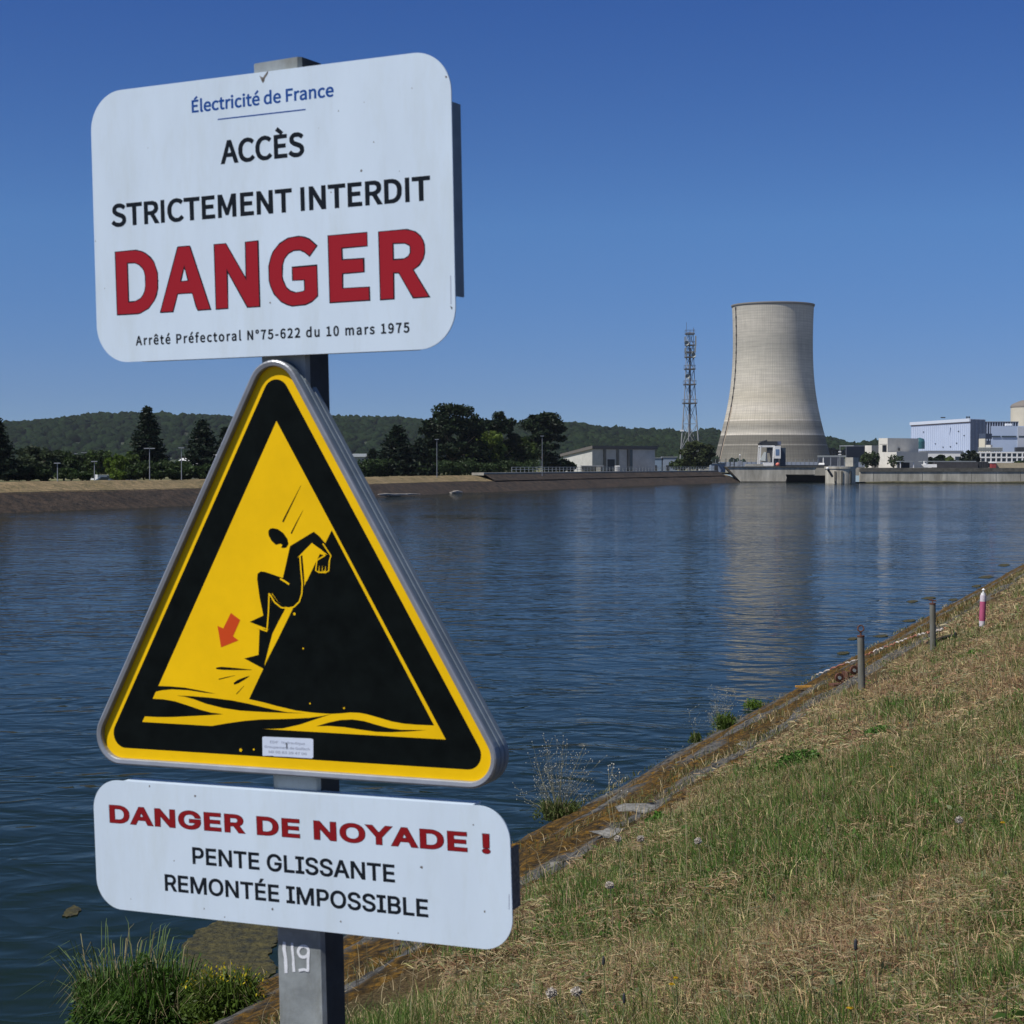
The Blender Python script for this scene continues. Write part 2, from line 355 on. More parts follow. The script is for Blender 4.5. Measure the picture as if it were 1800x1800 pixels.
# ------------------------------------------------------------------ water
def water_mat():
    m = bpy.data.materials.new('canal_water'); m.use_nodes = True
    n = m.node_tree.nodes; l = m.node_tree.links; n.remove(n['Principled BSDF']); out = n['Material Output']
    tc = n.new('ShaderNodeTexCoord')
    def nz(scale, sx, sy, rot, det, rough=0.5, dist=0.0):
        mp = n.new('ShaderNodeMapping'); mp.inputs['Scale'].default_value = (sx, sy, 1); mp.inputs['Rotation'].default_value = (0, 0, rot)
        l.new(tc.outputs['Object'], mp.inputs[0]); q = n.new('ShaderNodeTexNoise'); q.inputs['Scale'].default_value = scale
        q.inputs['Detail'].default_value = det; q.inputs['Roughness'].default_value = rough; q.inputs['Distortion'].default_value = dist
        l.new(mp.outputs[0], q.inputs['Vector']); return q
    a = nz(0.55, 0.75, 1.0, R(16), 2, 0.45, 1.2); c = nz(1.5, 0.7, 1.0, R(-12), 2, 0.45, 0.6); d = nz(0.05, 1, 1, 0, 2)
    ma = n.new('ShaderNodeMath'); ma.operation = 'MULTIPLY'; ma.inputs[1].default_value = 0.10; l.new(a.outputs['Fac'], ma.inputs[0])
    rd = n.new('ShaderNodeMath'); rd.operation = 'SUBTRACT'; rd.inputs[1].default_value = 0.5; l.new(c.outputs['Fac'], rd.inputs[0])
    ra = n.new('ShaderNodeMath'); ra.operation = 'ABSOLUTE'; l.new(rd.outputs[0], ra.inputs[0])      # sharp-crested ripples
    mc = n.new('ShaderNodeMath'); mc.operation = 'MULTIPLY_ADD'; mc.inputs[1].default_value = -0.045; l.new(ra.outputs[0], mc.inputs[0]); l.new(ma.outputs[0], mc.inputs[2])
    # gusts: rougher and smoother reaches
    dr = n.new('ShaderNodeMapRange'); dr.inputs['From Min'].default_value = 0.3; dr.inputs['From Max'].default_value = 0.7; dr.inputs['To Min'].default_value = 0.45; dr.inputs['To Max'].default_value = 1.35
    l.new(d.outputs['Fac'], dr.inputs['Value'])
    mm = n.new('ShaderNodeMath'); mm.operation = 'MULTIPLY'; l.new(mc.outputs[0], mm.inputs[0]); l.new(dr.outputs[0], mm.inputs[1])
    bp = n.new('ShaderNodeBump'); bp.inputs['Distance'].default_value = 1.0; bp.inputs['Strength'].default_value = 1.0; l.new(mm.outputs[0], bp.inputs['Height'])
    fr = n.new('ShaderNodeFresnel'); fr.inputs['IOR'].default_value = 1.333; l.new(bp.outputs[0], fr.inputs['Normal'])
    fp_ = n.new('ShaderNodeMath'); fp_.operation = 'POWER'; fp_.inputs[1].default_value = 1.5; l.new(fr.outputs[0], fp_.inputs[0])
    gl = n.new('ShaderNodeBsdfGlossy'); gl.inputs['Roughness'].default_value = 0.04; l.new(bp.outputs[0], gl.inputs['Normal'])
    tr = n.new('ShaderNodeBsdfTransparent'); df = n.new('ShaderNodeBsdfDiffuse'); df.inputs[0].default_value = (0.022, 0.046, 0.042, 1)
    mb = n.new('ShaderNodeMixShader'); mb.inputs[0].default_value = 0.45; l.new(tr.outputs[0], mb.inputs[1]); l.new(df.outputs[0], mb.inputs[2])
    mx = n.new('ShaderNodeMixShader'); l.new(fp_.outputs[0], mx.inputs[0]); l.new(mb.outputs[0], mx.inputs[1]); l.new(gl.outputs[0], mx.inputs[2])
    l.new(mx.outputs[0], out.inputs['Surface'])
    va = n.new('ShaderNodeVolumeAbsorption'); va.inputs['Color'].default_value = (0.25, 0.42, 0.38, 1); va.inputs['Density'].default_value = 2.6
    l.new(va.outputs[0], out.inputs['Volume'])
    return m
M_WATER = water_mat()
b = MB(); b.prism([(-500, -150), (500, -150), (500, 560), (-500, 560)], -4.6, 0.0)
tag(b.build('water', M_WATER), kind='structure')
b = MB(); b.box((0, 205, -5.2), (1000, 712, 0.4)); tag(b.build('canal_bed', mat('silt', (0.04, 0.045, 0.03), 0.95)), kind='structure')

# ------------------------------------------------------------------ far left bank
WL = np.array([(-180, -140), (-150, -20), (-105, 75), (-77, 135), (-54.9, 185.5), (-41, 220), (-21.5, 279), (-10.7, 324), (5, 362), (32, 443), (66.5, 532), (73, 548)], float)
def wl_dense(step=2.5):
    out = [];
    for a, c in zip(WL[:-1], WL[1:]):
        k = max(1, int(np.linalg.norm(c - a) / step)); out += [a + (c - a) * t / k for t in range(k)]
    P_ = np.array(out + [WL[-1]])
    for _ in range(6): P_[1:-1] = (P_[:-2] + P_[1:-1] * 2 + P_[2:]) / 4
    return P_
WD = wl_dense(); T_ = np.gradient(WD, axis=0); T_ /= np.linalg.norm(T_, axis=1)[:, None]; NRM = np.stack([-T_[:, 1], T_[:, 0]], 1)
SL = np.concatenate([[0], np.cumsum(np.linalg.norm(np.diff(WD, axis=0), axis=1))])
conc_far = mat('dark_bank_slabs', (0.070, 0.046, 0.028), 0.95, var=0.6, scale=0.9, bump=0.25, bscale=2.2, col2=(0.006, 0.005, 0.004), detail=12)
dirty(conc_far, (.45, .40, .36, 1), .12, (1, 1, 3))
grass_far = mat('dry_bank_grass', (0.30, 0.215, 0.11), 0.95, var=0.4, scale=0.8, bump=0.3, bscale=3, col2=(0.10, 0.085, 0.035), detail=12)
dirty(grass_far, (.62, .66, .50, 1), .10, (1, 1, 3))
def far_strip(name, runs, zs, m, sel=None, wob=0.0):
    W_, N_, s_ = WD, NRM, SL
    A, Bn = len(W_), len(runs)
    late = np.clip((W_[:, 1] - 335) / 40, 0, 1)[:, None]
    rr = np.array(runs, float)[None] * np.ones((A, 1)); zz = np.array(zs, float)[None] * np.ones((A, 1))
    if wob: zz = zz + (fbm(s_[:, None] * 0.12 + 0 * rr, rr * 0.6) - 0.47) * wob * (zz > 0.3)
    X = W_[:, 0:1] + N_[:, 0:1] * rr; Y = W_[:, 1:2] + N_[:, 1:2] * rr
    V = np.stack([X, Y, zz], -1).reshape(-1, 3); I = np.arange(A * Bn).reshape(A, Bn)
    Fq = np.stack([I[:-1, :-1], I[1:, :-1], I[1:, 1:], I[:-1, 1:]], -1).reshape(-1, 4)
    return np_mesh(name, V, Fq, 4, m, smooth=True)
tag(far_strip('far_bank_slope', [-6, -3, -1, 0, 0.8, 1.6, 2.4, 3.2, 4.3], [-3, -1.5, -.5, 0, .4, .8, 1.2, 1.6, 2.12], conc_far, wob=0.25), kind='structure')
tag(far_strip('far_bank_grass', [4.0, 5, 6, 7, 8, 9, 11, 14], [2.0, 2.25, 2.5, 2.8, 3.05, 3.2, 3.15, 2.9], grass_far, wob=0.35), kind='structure')
# upper slabs and kerb of the last reach, in front of the railing
LATE = [i for i in range(len(WD)) if WD[i, 1] > 350 and WD[i, 1] < 545]
b = MB(); runs = [3.9, 5.2, 6.4]; zz = [2.02, 2.72, 3.42]
for i, j in zip(LATE[:-1], LATE[1:]):
    vs = [(*(WD[q] + NRM[q] * r), z + 0.12) for q in (i, j) for r, z in zip(runs, zz)]
    b.add(vs, [(0, 3, 4, 1), (1, 4, 5, 2)])
tag(b.build('far_bank_upper_slope', conc_far, smooth=True), kind='structure')
b = MB()
for i, j in zip(LATE[:-1], LATE[1:]):
    p0, p1, q1, q0 = WD[i] + NRM[i] * 6.3, WD[j] + NRM[j] * 6.3, WD[j] + NRM[j] * 9, WD[i] + NRM[i] * 9
    b.prism([p0, p1, q1, q0], 3.2, 3.75)
tag(b.build('towpath_kerb', M_CONC), kind='structure')
crest = [tuple(WD[i] + NRM[i] * 12.5) for i in range(0, len(WD), 6)]
poly = crest + [(70, 560), (600, 560), (900, 560), (900, 3200), (-1500, 3200), (-1500, -140)]
b = MB(); tr = tessellate_polygon([[Vector((p[0], p[1], 0)) for p in poly]])
b.add([(p[0], p[1], 2.95) for p in poly], [tuple(t) for t in tr])
g_field = mat('dry_field', (0.13, 0.13, 0.05), 0.95, var=0.5, scale=0.05)
tag(b.build('far_ground', g_field), kind='structure')
b = MB(); b.prism([(72, 556), (140, 524), (420, 524), (900, 560), (900, 3200), (250, 3200)], 2.2, 4.55)
tag(b.build('plant_ground', mat('yard_gravel', (0.22, 0.21, 0.18), 0.95, var=0.3, scale=0.1)), kind='structure')

# ------------------------------------------------------------------ hills with their forest
HP = [(-700, 742), (-300, 745), (0, 738), (60, 735), (130, 728), (230, 724), (330, 724), (400, 730), (480, 728), (580, 730), (680, 730), (750, 733), (850, 741), (930, 742), (1000, 744), (1100, 748), (1180, 753), (1200, 757), (1240, 752), (1290, 757), (1400, 763), (1455, 767), (1480, 773), (1500, 777), (1520, 773), (1580, 772), (1640, 776), (1800, 778), (2300, 790)]
HD = 2500.0
def ridge_z(px): return 5 + (820 - np.interp(px, [q[0] for q in HP], [q[1] for q in HP])) / F_PX * HD
def hill_h(px, t):      # t 0 foot .. 1 crest
    return 3 + (ridge_z(px) - 10 - 3) * (t ** 0.8) + (fbm(px * 0.012, t * 3, 4) - 0.47) * 26 * np.clip(t * 3, 0, 1) * np.clip((1.15 - t) * 3, 0, 1)
PX = np.linspace(-700, 2300, 240); TT = np.linspace(-0.05, 1.3, 40)
pp, tt = np.meshgrid(PX, TT, indexing='ij')
def hill_xyz(p_, t_):
    Yd = HD - 620 * (1 - t_); z = hill_h(p_, np.clip(t_, 0, 1)) - np.clip(t_ - 1, 0, 1) * 40
    return np.stack([(p_ - 900) / F_PX * HD, Yd, z], -1)
V = hill_xyz(pp, tt).reshape(-1, 3); I = np.arange(pp.size).reshape(pp.shape)
Fq = np.stack([I[:-1, :-1], I[1:, :-1], I[1:, 1:], I[:-1, 1:]], -1).reshape(-1, 4)
tag(np_mesh('hills', V, Fq, 4, mat('hill_floor', (0.035, 0.05, 0.025), 0.95, var=0.4, scale=0.02), smooth=True), kind='structure')
def blob_template():
    bm = bmesh.new(); bmesh.ops.create_icosphere(bm, subdivisions=2, radius=1)
    v = np.array([q.co[:] for q in bm.verts]); f = np.array([[q.index for q in fc.verts] for fc in bm.faces]); bm.free(); return v, f
BV, BF = blob_template()
def forest(name, P_, rad, cols, m):
    n_ = len(P_); Vt = np.repeat(BV[None], n_, 0)
    Vt = Vt * (1 + rng.normal(0, 0.20, (n_, len(BV), 1)))
    Vt = Vt * (rad[:, None, None] * np.array([1, 1, 1.0])) + P_[:, None]
    Fb = (BF[None] + (np.arange(n_) * len(BV))[:, None, None]).reshape(-1, 3)
    C = np.repeat(cols, len(BV), 0) * (0.72 + 0.5 * rng.random((n_ * len(BV), 1)))
    return np_mesh(name, Vt.reshape(-1, 3), Fb, 3, m, cols=C)
n_ = 15000
p_ = rng.uniform(-300, 2000, n_); t_ = rng.uniform(0.0, 1.06, n_) ** 0.85
P_ = hill_xyz(p_, t_); r_ = rng.uniform(3.2, 7.5, n_); P_[:, 2] += r_ * 0.4
keep = ~((p_ > 1440) & (t_ > 0.35) & (t_ < 0.8) & (fbm(p_ * 0.03, t_ * 9, 3) > 0.42))
P_, r_ = P_[keep], r_[keep]
tone = fbm(P_[:, 0] * 0.012, P_[:, 1] * 0.012 + P_[:, 2] * 0.02, 3)[:, None]
base = np.array([0.020, 0.040, 0.020]) * (1 - tone) + np.array([0.045, 0.075, 0.025]) * tone
cols = base * rng.uniform(0.62, 1.2, (len(P_), 1)) * .48
M_WOOD = leaf_mat('distant_wood', 0.05); [M_WOOD.node_tree.links.remove(q) for q in list(M_WOOD.node_tree.links) if q.from_node.type == 'BSDF_GLOSSY']
tag(forest('forest', P_, r_, cols, M_WOOD), kind='stuff')

# ------------------------------------------------------------------ trees
def rhombi(C, size, rnd, up=0.0):
    """leaf-sized rhombic faces at C with random orientation"""
    n_ = len(C); a = rnd.normal(size=(n_, 3)); a[:, 2] = a[:, 2] * 0.7 + up; a /= np.linalg.norm(a, axis=1)[:, None]
    r2 = rnd.normal(size=(n_, 3)); b_ = np.cross(a, r2); b_ /= np.linalg.norm(b_, axis=1)[:, None]
    s_ = (size * rnd.uniform(0.6, 1.4, n_))[:, None]
    V = np.stack([C - a * s_, C + b_ * s_ * 0.45, C + a * s_, C - b_ * s_ * 0.45], 1).reshape(-1, 3)
    return V, np.arange(n_ * 4).reshape(n_, 4)
def crown_points(kind, H, W, rnd, n):
    pts = []; tone = []
    if kind == 'conifer':
        nb = 320
        for k in range(nb):
            h = (k + rnd.random()) / nb; h = 0.06 + 0.93 * h
            L = W * (1 - h) ** 0.85 * rnd.uniform(0.65, 1.12) + 0.02 * W
            th = rnd.uniform(0, 2 * math.pi); m_ = max(4, int(n / nb * (0.35 + 1.3 * (1 - h))))
            u = rnd.random(m_) ** 0.6
            q = np.stack([np.cos(th) * L * u, np.sin(th) * L * u, h * H - 0.05 * H * u * (1 - h) + 0.02 * H * u ** 2], 1)
            q += rnd.normal(size=q.shape) * np.array([0.05 * W, 0.05 * W, 0.008 * H]) * (0.4 + u[:, None])
            pts.append(q); tone.append(np.full(m_, rnd.uniform(0.6, 1.35)))
    else:
        nc = {'pine': 46, 'broad': 60, 'shrub': 26}[kind]
        for k in range(nc):
            d = rnd.normal(size=3); d /= np.linalg.norm(d); rr = rnd.uniform(0.45, 1.0) ** 0.6
            if kind == 'pine':
                h = rnd.uniform(0.06, 0.97); wr = W * np.interp(h, [0.05, 0.3, 0.6, 0.85, 1.0], [0.8, 1.0, 0.85, 0.62, 0.25])
                c = np.array([d[0] * wr * rr, d[1] * wr * rr, h * H]); sz = np.array([0.22 * W, 0.22 * W, 0.055 * H]) * rnd.uniform(0.7, 1.4)
            elif kind == 'broad':
                c = np.array([d[0] * W * rr * 0.86, d[1] * W * rr * 0.86, H * (0.52 + 0.43 * d[2] * rr)]); sz = np.array([0.2 * W, 0.2 * W, 0.085 * H]) * rnd.uniform(0.7, 1.4)
            else:
                c = np.array([d[0] * W * rr * 0.9, d[1] * W * rr * 0.9, H * (0.42 + 0.46 * abs(d[2]) * rr - 0.25 * rnd.random())]); sz = np.array([0.25 * W, 0.25 * W, 0.15 * H])
            m_ = n // nc; q = rnd.normal(size=(m_, 3)); q /= np.linalg.norm(q, axis=1)[:, None]; q *= (rnd.random(m_) ** 0.45)[:, None]
            pts.append(c + q * sz * 1.25); tone.append(np.full(m_, rnd.uniform(0.65, 1.35)))
    return np.concatenate(pts), np.concatenate(tone)
def tree(name, kind, px, top, half, Y, col, label, cat='tree', group=None, base_z=2.95, n=7500, leaf=None, seed=0):
    rnd = np.random.default_rng(seed + 100)
    x = xat(px, Y); H = zat(top, Y) - base_z; W = half * 1.15 / F_PX * Y
    t = thing(name, (x, Y, base_z), label, cat, group)
    b = MB(); tr_ = 0.022 * H + 0.05; topf = 0.92 if kind == 'conifer' else 0.6
    pts = [(x + rnd.normal() * 0.012 * H * k, Y + rnd.normal() * 0.012 * H * k, base_z - 0.2 + H * topf * k / 5) for k in range(6)]
    b.tube(pts, [tr_ * (1.15 - 0.18 * k) for k in range(6)], 7)
    if kind in ('pine', 'broad'):
        for k in range(7):
            th = rnd.uniform(0, 6.28); p0 = Vector(pts[2 + k % 3]); l_ = W * rnd.uniform(0.45, 0.75)
            b.tube([p0, p0 + Vector((math.cos(th) * l_ * .5, math.sin(th) * l_ * .5, H * .09)), p0 + Vector((math.cos(th) * l_, math.sin(th) * l_, H * .22))], [tr_ * .45, tr_ * .3, tr_ * .12], 5)
    b.build('trunk', M_BARK, t)
    C, tone = crown_points(kind, H, W, rnd, n)
    C = C + np.array([x, Y, base_z])
    V, Fq = rhombi(C, leaf or max(0.16, 0.030 * W + 0.0011 * Y * 0.55), rnd)
    cc = np.array(col)[None] * tone[:, None] * rnd.uniform(0.7, 1.3, (len(C), 1))
    np_mesh('crown', V, Fq, 4, M_NEEDLE if kind in ('conifer', 'pine') else M_LEAF, parent=t, cols=np.repeat(cc, 4, 0))
    return t
DKG = (0.013, 0.023, 0.013); PIN = (0.016, 0.028, 0.013); MID = (0.030, 0.052, 0.016); GRY = (0.05, 0.07, 0.036); LIT = (0.09, 0.14, 0.02); SHR = (0.026, 0.046, 0.015)
G1 = 'trees along the far bank'
tree('conifer_tree', 'conifer', -6, 736, 46, 238, (0.014, 0.024, 0.014), 'very dark conifer cut off by the left frame edge on the far bank', group=G1, seed=1, n=8000)
tree('broadleaf_tree', 'broad', 72, 784, 40, 246, GRY, 'rounded grey-green broadleaf tree beside the dark conifer at the far left', group=G1, seed=2)
tree('broadleaf_tree', 'broad', 112, 789, 24, 252, MID, 'small dark broadleaf tree just right of the grey-green rounded tree', group=G1, seed=3, n=3500)
tree('broadleaf_tree', 'broad', 174, 788, 24, 300, (0.05, 0.08, 0.024), 'mid-green tree behind the second short lamp post from the left', group=G1, seed=4, n=3500)
tree('broadleaf_tree', 'broad', 206, 797, 19, 262, LIT, 'bright yellow-green young tree left of the tall pointed conifer', group=G1, seed=5, n=3500)
tree('broadleaf_tree', 'broad', 228, 794, 22, 275, (0.065, 0.10, 0.025), 'light green tree between the yellow-green young tree and the pointed conifer', group=G1, seed=6, n=3500)
tree('conifer_tree', 'conifer', 259, 716, 42, 285, DKG, 'tall pointed dark conifer rising above the hill line left of the warning sign', group=G1, seed=7, n=9000)
tree('shrub', 'shrub', 252, 808, 34, 245, MID, 'green shrub at the foot of the tall pointed conifer', 'shrub', 'shrubs on the far bank', seed=8)
tree('shrub', 'shrub', 303, 806, 36, 248, (0.045, 0.075, 0.025), 'green shrub between two tall lamp posts left of the triangle sign', 'shrub', 'shrubs on the far bank', seed=9)
tree('shrub', 'shrub', 125, 822, 30, 240, MID, 'low dark shrub between the two short lamp posts at the left', 'shrub', 'shrubs on the far bank', seed=10, n=3500)
tree('shrub', 'shrub', 207, 824, 14, 240, LIT, 'small bright green shrub below the yellow-green young tree', 'shrub', 'shrubs on the far bank', seed=11, n=2500)
tree('conifer_tree', 'conifer', 355, 740, 44, 285, DKG, 'shorter dark conifer with white roof behind, close left of the triangle sign', group=G1, seed=12, n=7000)
tree('conifer_tree', 'conifer', 398, 752, 34, 300, DKG, 'dark conifer partly hidden by the left edge of the triangle sign', group=G1, seed=13, n=6000)
tree('shrub', 'shrub', 362, 812, 34, 252, SHR, 'dark shrub touching the left edge of the triangle sign', 'shrub', 'shrubs on the far bank', seed=14)
tree('conifer_tree', 'conifer', 698, 749, 48, 340, DKG, 'squat dark conifer just right of the triangle sign', group=G1, seed=15, n=7000)
tree('conifer_tree', 'conifer', 655, 790, 26, 345, DKG, 'low dark conifer touching the right edge of the triangle sign', group=G1, seed=16, n=4500)
tree('pine_tree', 'pine', 797, 713, 56, 385, PIN, 'tallest broad dark pine in the clump right of the signs', group=G1, seed=17, n=9000)
tree('pine_tree', 'pine', 832, 724, 28, 400, PIN, 'slim dark pine behind the tallest pine of the clump', group=G1, seed=18, n=4500)
tree('pine_tree', 'pine', 874, 726, 40, 412, PIN, 'flat-topped dark pine between the tallest pine and the lone right pine', group=G1, seed=19, n=7000)
tree('broadleaf_tree', 'broad', 856, 757, 31, 395, (0.085, 0.125, 0.022), 'bright green tree in front of the flat-topped pine', group=G1, seed=20)
tree('broadleaf_tree', 'broad', 915, 765, 26, 430, (0.06, 0.095, 0.022), 'mid-green tree left of the lone dark pine by the railing', group=G1, seed=21)
tree('pine_tree', 'pine', 957, 724, 43, 445, PIN, 'lone dense dark pine beside the start of the railing', group=G1, seed=22, n=9000)
tree('shrub', 'shrub', 990, 806, 20, 455, SHR, 'spreading dark shrub between the lone pine and the white gable', 'shrub', 'shrubs on the far bank', seed=23, n=3500)
tree('broadleaf_tree', 'broad', 1226, 774, 27, 552, (0.045, 0.06, 0.022), 'rounded olive tree standing at the foot of the lattice mast', group=G1, seed=24, base_z=3.2)
tree('shrub', 'shrub', 1195, 806, 17, 556, (0.05, 0.075, 0.03), 'pale shrub on the left of the lattice mast foot', 'shrub', 'shrubs on the far bank', seed=25, base_z=3.2, n=2500)
G2 = 'trees and bushes behind the canal wall'
tree('broadleaf_tree', 'broad', 1524, 794, 11, 580, (0.055, 0.08, 0.035), 'upright bushy sapling against the dark block left of the concrete house', group=G2, seed=26, base_z=4.5, n=1100)
tree('broadleaf_tree', 'broad', 1538, 793, 8, 582, (0.05, 0.075, 0.035), 'slender sapling in front of the pale end wall of the concrete house', group=G2, seed=27, base_z=4.5, n=800)
tree('broadleaf_tree', 'broad', 1570, 798, 9, 584, (0.06, 0.085, 0.04), 'thin sapling against the lower white wall of the concrete house', group=G2, seed=28, base_z=4.5, n=420)
tree('broadleaf_tree', 'broad', 1582, 799, 7, 584, (0.06, 0.085, 0.04), 'thin sapling at the corner of the lower grey wall', group=G2, seed=29, base_z=4.5, n=380)
tree('shrub', 'shrub', 1645, 799, 13, 640, DKG, 'dark round bush left in front of the white low building', 'shrub', 'bushes before the white building', seed=30, base_z=4.5, n=3000)
tree('shrub', 'shrub', 1655, 796, 14, 645, (0.022, 0.04, 0.018), 'taller dark round bush in the middle of the white low building', 'shrub', 'bushes before the white building', seed=31, base_z=4.5, n=3000)
tree('shrub', 'shrub', 1669, 800, 9, 640, (0.09, 0.12, 0.03), 'small yellow-green bush before the white low building', 'shrub', 'bushes before the white building', seed=32, base_z=4.5, n=2000)
tree('broadleaf_tree', 'broad', 1706, 791, 15, 640, (0.02, 0.03, 0.016), 'dark tree at the left end of the long white-framed office', group=G2, seed=33, base_z=4.5, n=3500)
tree('shrub', 'shrub', 1795, 808, 12, 640, (0.05, 0.08, 0.02), 'green bush before the office at the right frame edge', 'shrub', 'bushes before the white building', seed=34, base_z=4.5, n=2000)

tree('conifer_tree', 'conifer', 737, 772, 30, 352, DKG, 'low dark conifer between the squat conifer and the tallest pine', group=G1, seed=41, n=6000)
tree('broadleaf_tree', 'broad', 898, 770, 30, 420, (.024, .04, .014), 'dark broadleaf tree behind the mid-green tree in the clump', group=G1, seed=42)
tree('pine_tree', 'pine', 766, 752, 26, 392, PIN, 'smaller dark pine on the left flank of the tallest pine', group=G1, seed=43, n=6000)
tree('shrub', 'shrub', 50, 815, 34, 242, (.022, .038, .014), 'low dark shrub at the foot of the far left conifer', 'shrub', 'shrubs on the far bank', seed=44)
tree('broadleaf_tree', 'broad', 143, 795, 30, 330, (.030, .05, .018), 'dark distant tree between the two thin lamp posts and the grey-green tree', group=G1, seed=45)
tree('shrub', 'shrub', 283, 812, 30, 246, (.028, .05, .016), 'shrub filling the gap between the pointed conifer and the tall lamp post', 'shrub', 'shrubs on the far bank', seed=46)
tree('shrub', 'shrub', 334, 815, 26, 250, (.025, .045, .015), 'shrub right of the tall lamp post under the shorter dark conifer', 'shrub', 'shrubs on the far bank', seed=47)
# clipped hedge along the bank
hp = [(632, 311), (700, 322), (780, 344), (860, 362), (940, 380)]
hx = [(xat(p, y + 18), y + 18) for p, y in hp]
h = thing('hedge', (hx[2][0], hx[2][1], 2.95), 'long dark green hedge below the pines right of the signs', 'hedge')
CC = []
for (a, c) in zip(hx[:-1], hx[1:]):
    k = 3600; u = rng.random((k, 1)); base_ = np.array(a) * (1 - u) + np.array(c) * u
    hh = 1.2 + 3.6 * fbm(base_[:, 0] * .35, base_[:, 1] * .35, 3)
    CC.append(np.concatenate([base_ + rng.normal(0, 0.8, (k, 2)), (2.9 + hh * rng.random(k) ** 0.6)[:, None]], 1))
CC = np.concatenate(CC); V, Fq = rhombi(CC, 0.28, rng)
np_mesh('foliage', V, Fq, 4, M_LEAF, parent=h, cols=np.repeat(np.array((0.03, 0.052, 0.018))[None] * rng.uniform(0.5, 1.7, (len(CC), 1)), 4, 0))

# lamp posts of the far bank
def lamp(px, top, Y, label, double=False, base_z=2.95, group='lamp posts on the far bank'):
    x = xat(px, Y); z1 = zat(top, Y); t = thing('lamp_post', (x, Y, base_z), label, 'lamp post', group)
    b = MB(); b.tube([(x, Y, base_z), (x, Y, z1)], [0.07, 0.045], 7); b.build('pole', M_GREY, t)
    b = MB()
    for sgn in ((-1, 1) if double else (1,)):
        b.box((x + sgn * (0.35 if double else 0.0), Y - 0.05, z1 + 0.06), (0.75, 0.32, 0.12))
    b.build('lamp_head', M_GREY, t)
lamp(101, 815, 215, 'short lamp post furthest left on the far bank, before the grey-green tree')
lamp(166, 812, 222, 'short lamp post with flat white head left of the yellow-green tree')
lamp(263, 789, 232, 'tall double-headed lamp post before the tall pointed conifer', True)
lamp(319, 788, 238, 'tall lamp post just left of the white roof')
lamp(134, 798, 420, 'thin distant lamp post behind the low dark shrub')
lamp(148, 796, 425, 'thin distant lamp post with head left of the mid-green tree', True)
lamp(647, 800, 380, 'small lamp post close to the right edge of the triangle sign')
lamp(768, 773, 325, 'tall lamp post before the tallest pine')
lamp(953, 767, 372, 'tall lamp post before the lone pine by the railing')

# roofs and vehicles glimpsed behind the trees on the left
def gable(name, px0, px1, ytop, yeave, Y, label, wallm, roofm, zb=2.95, depth=18):
    x0, x1 = xat(px0, Y), xat(px1, Y); zt, ze = zat(ytop, Y), zat(yeave, Y)
    t = thing(name, ((x0 + x1) / 2, Y, zb), label, 'building')
    b = MB(); b.prism([(x0, Y), (x1, Y), (x1, Y + depth), (x0, Y + depth)], zb, ze); b.build('wall', wallm, t)
    b = MB(); m_ = Y + depth / 2
    b.add([(x0 - .4, Y - .5, ze), (x1 + .4, Y - .5, ze), (x1 + .4, m_, zt), (x0 - .4, m_, zt), (x0 - .4, Y + depth + .5, ze), (x1 + .4, Y + depth + .5, ze)],
          [(0, 1, 2, 3), (3, 2, 5, 4), (0, 3, 4), (1, 5, 2), (0, 4, 5, 1)]); b.build('roof', roofm, t)
    for k in range(5):
        b = MB(); xx = x0 + (x1 - x0) * (k + .5) / 5; b.box((xx, Y - .03, zb + (ze - zb) * .5), ((x1 - x0) / 9, 0.06, (ze - zb) * .4)); b.build('window', M_GLASS, t)
    return t
M_BRW = mat('bright_roof_sheet', (0.8, 0.8, 0.78), 0.4)
gable('white_roofed_shed', 318, 392, 797, 810, 330, 'shed with bright white roof glimpsed through the dark conifer', M_GREY, M_BRW)
gable('white_roofed_shed', 333, 352, 812, 818, 300, 'small white-roofed shed below the larger white roof', M_GREY, M_BRW, depth=8)
gable('grey_shed', 617, 646, 797, 803, 430, 'distant grey flat shed beside the right edge of the triangle sign', M_GREY, M_GALV)
gable('white_house', 722, 731, 801, 807, 420, 'tiny white house between the two trees right of the signs', M_WHT, M_BRW, depth=8)
gable('low_grey_house', 132, 146, 820, 826, 330, 'low grey-roofed house between the distant lamp posts at left', M_GREY, M_GALV, depth=10)
M_CARW = mat('white_car_paint', (0.7, 0.72, 0.74), 0.25); M_CARB = mat('blue_grey_car_paint', (0.10, 0.13, 0.19), 0.25); M_TYRE = mat('tyre_rubber', (0.02, 0.02, 0.02), 0.9)
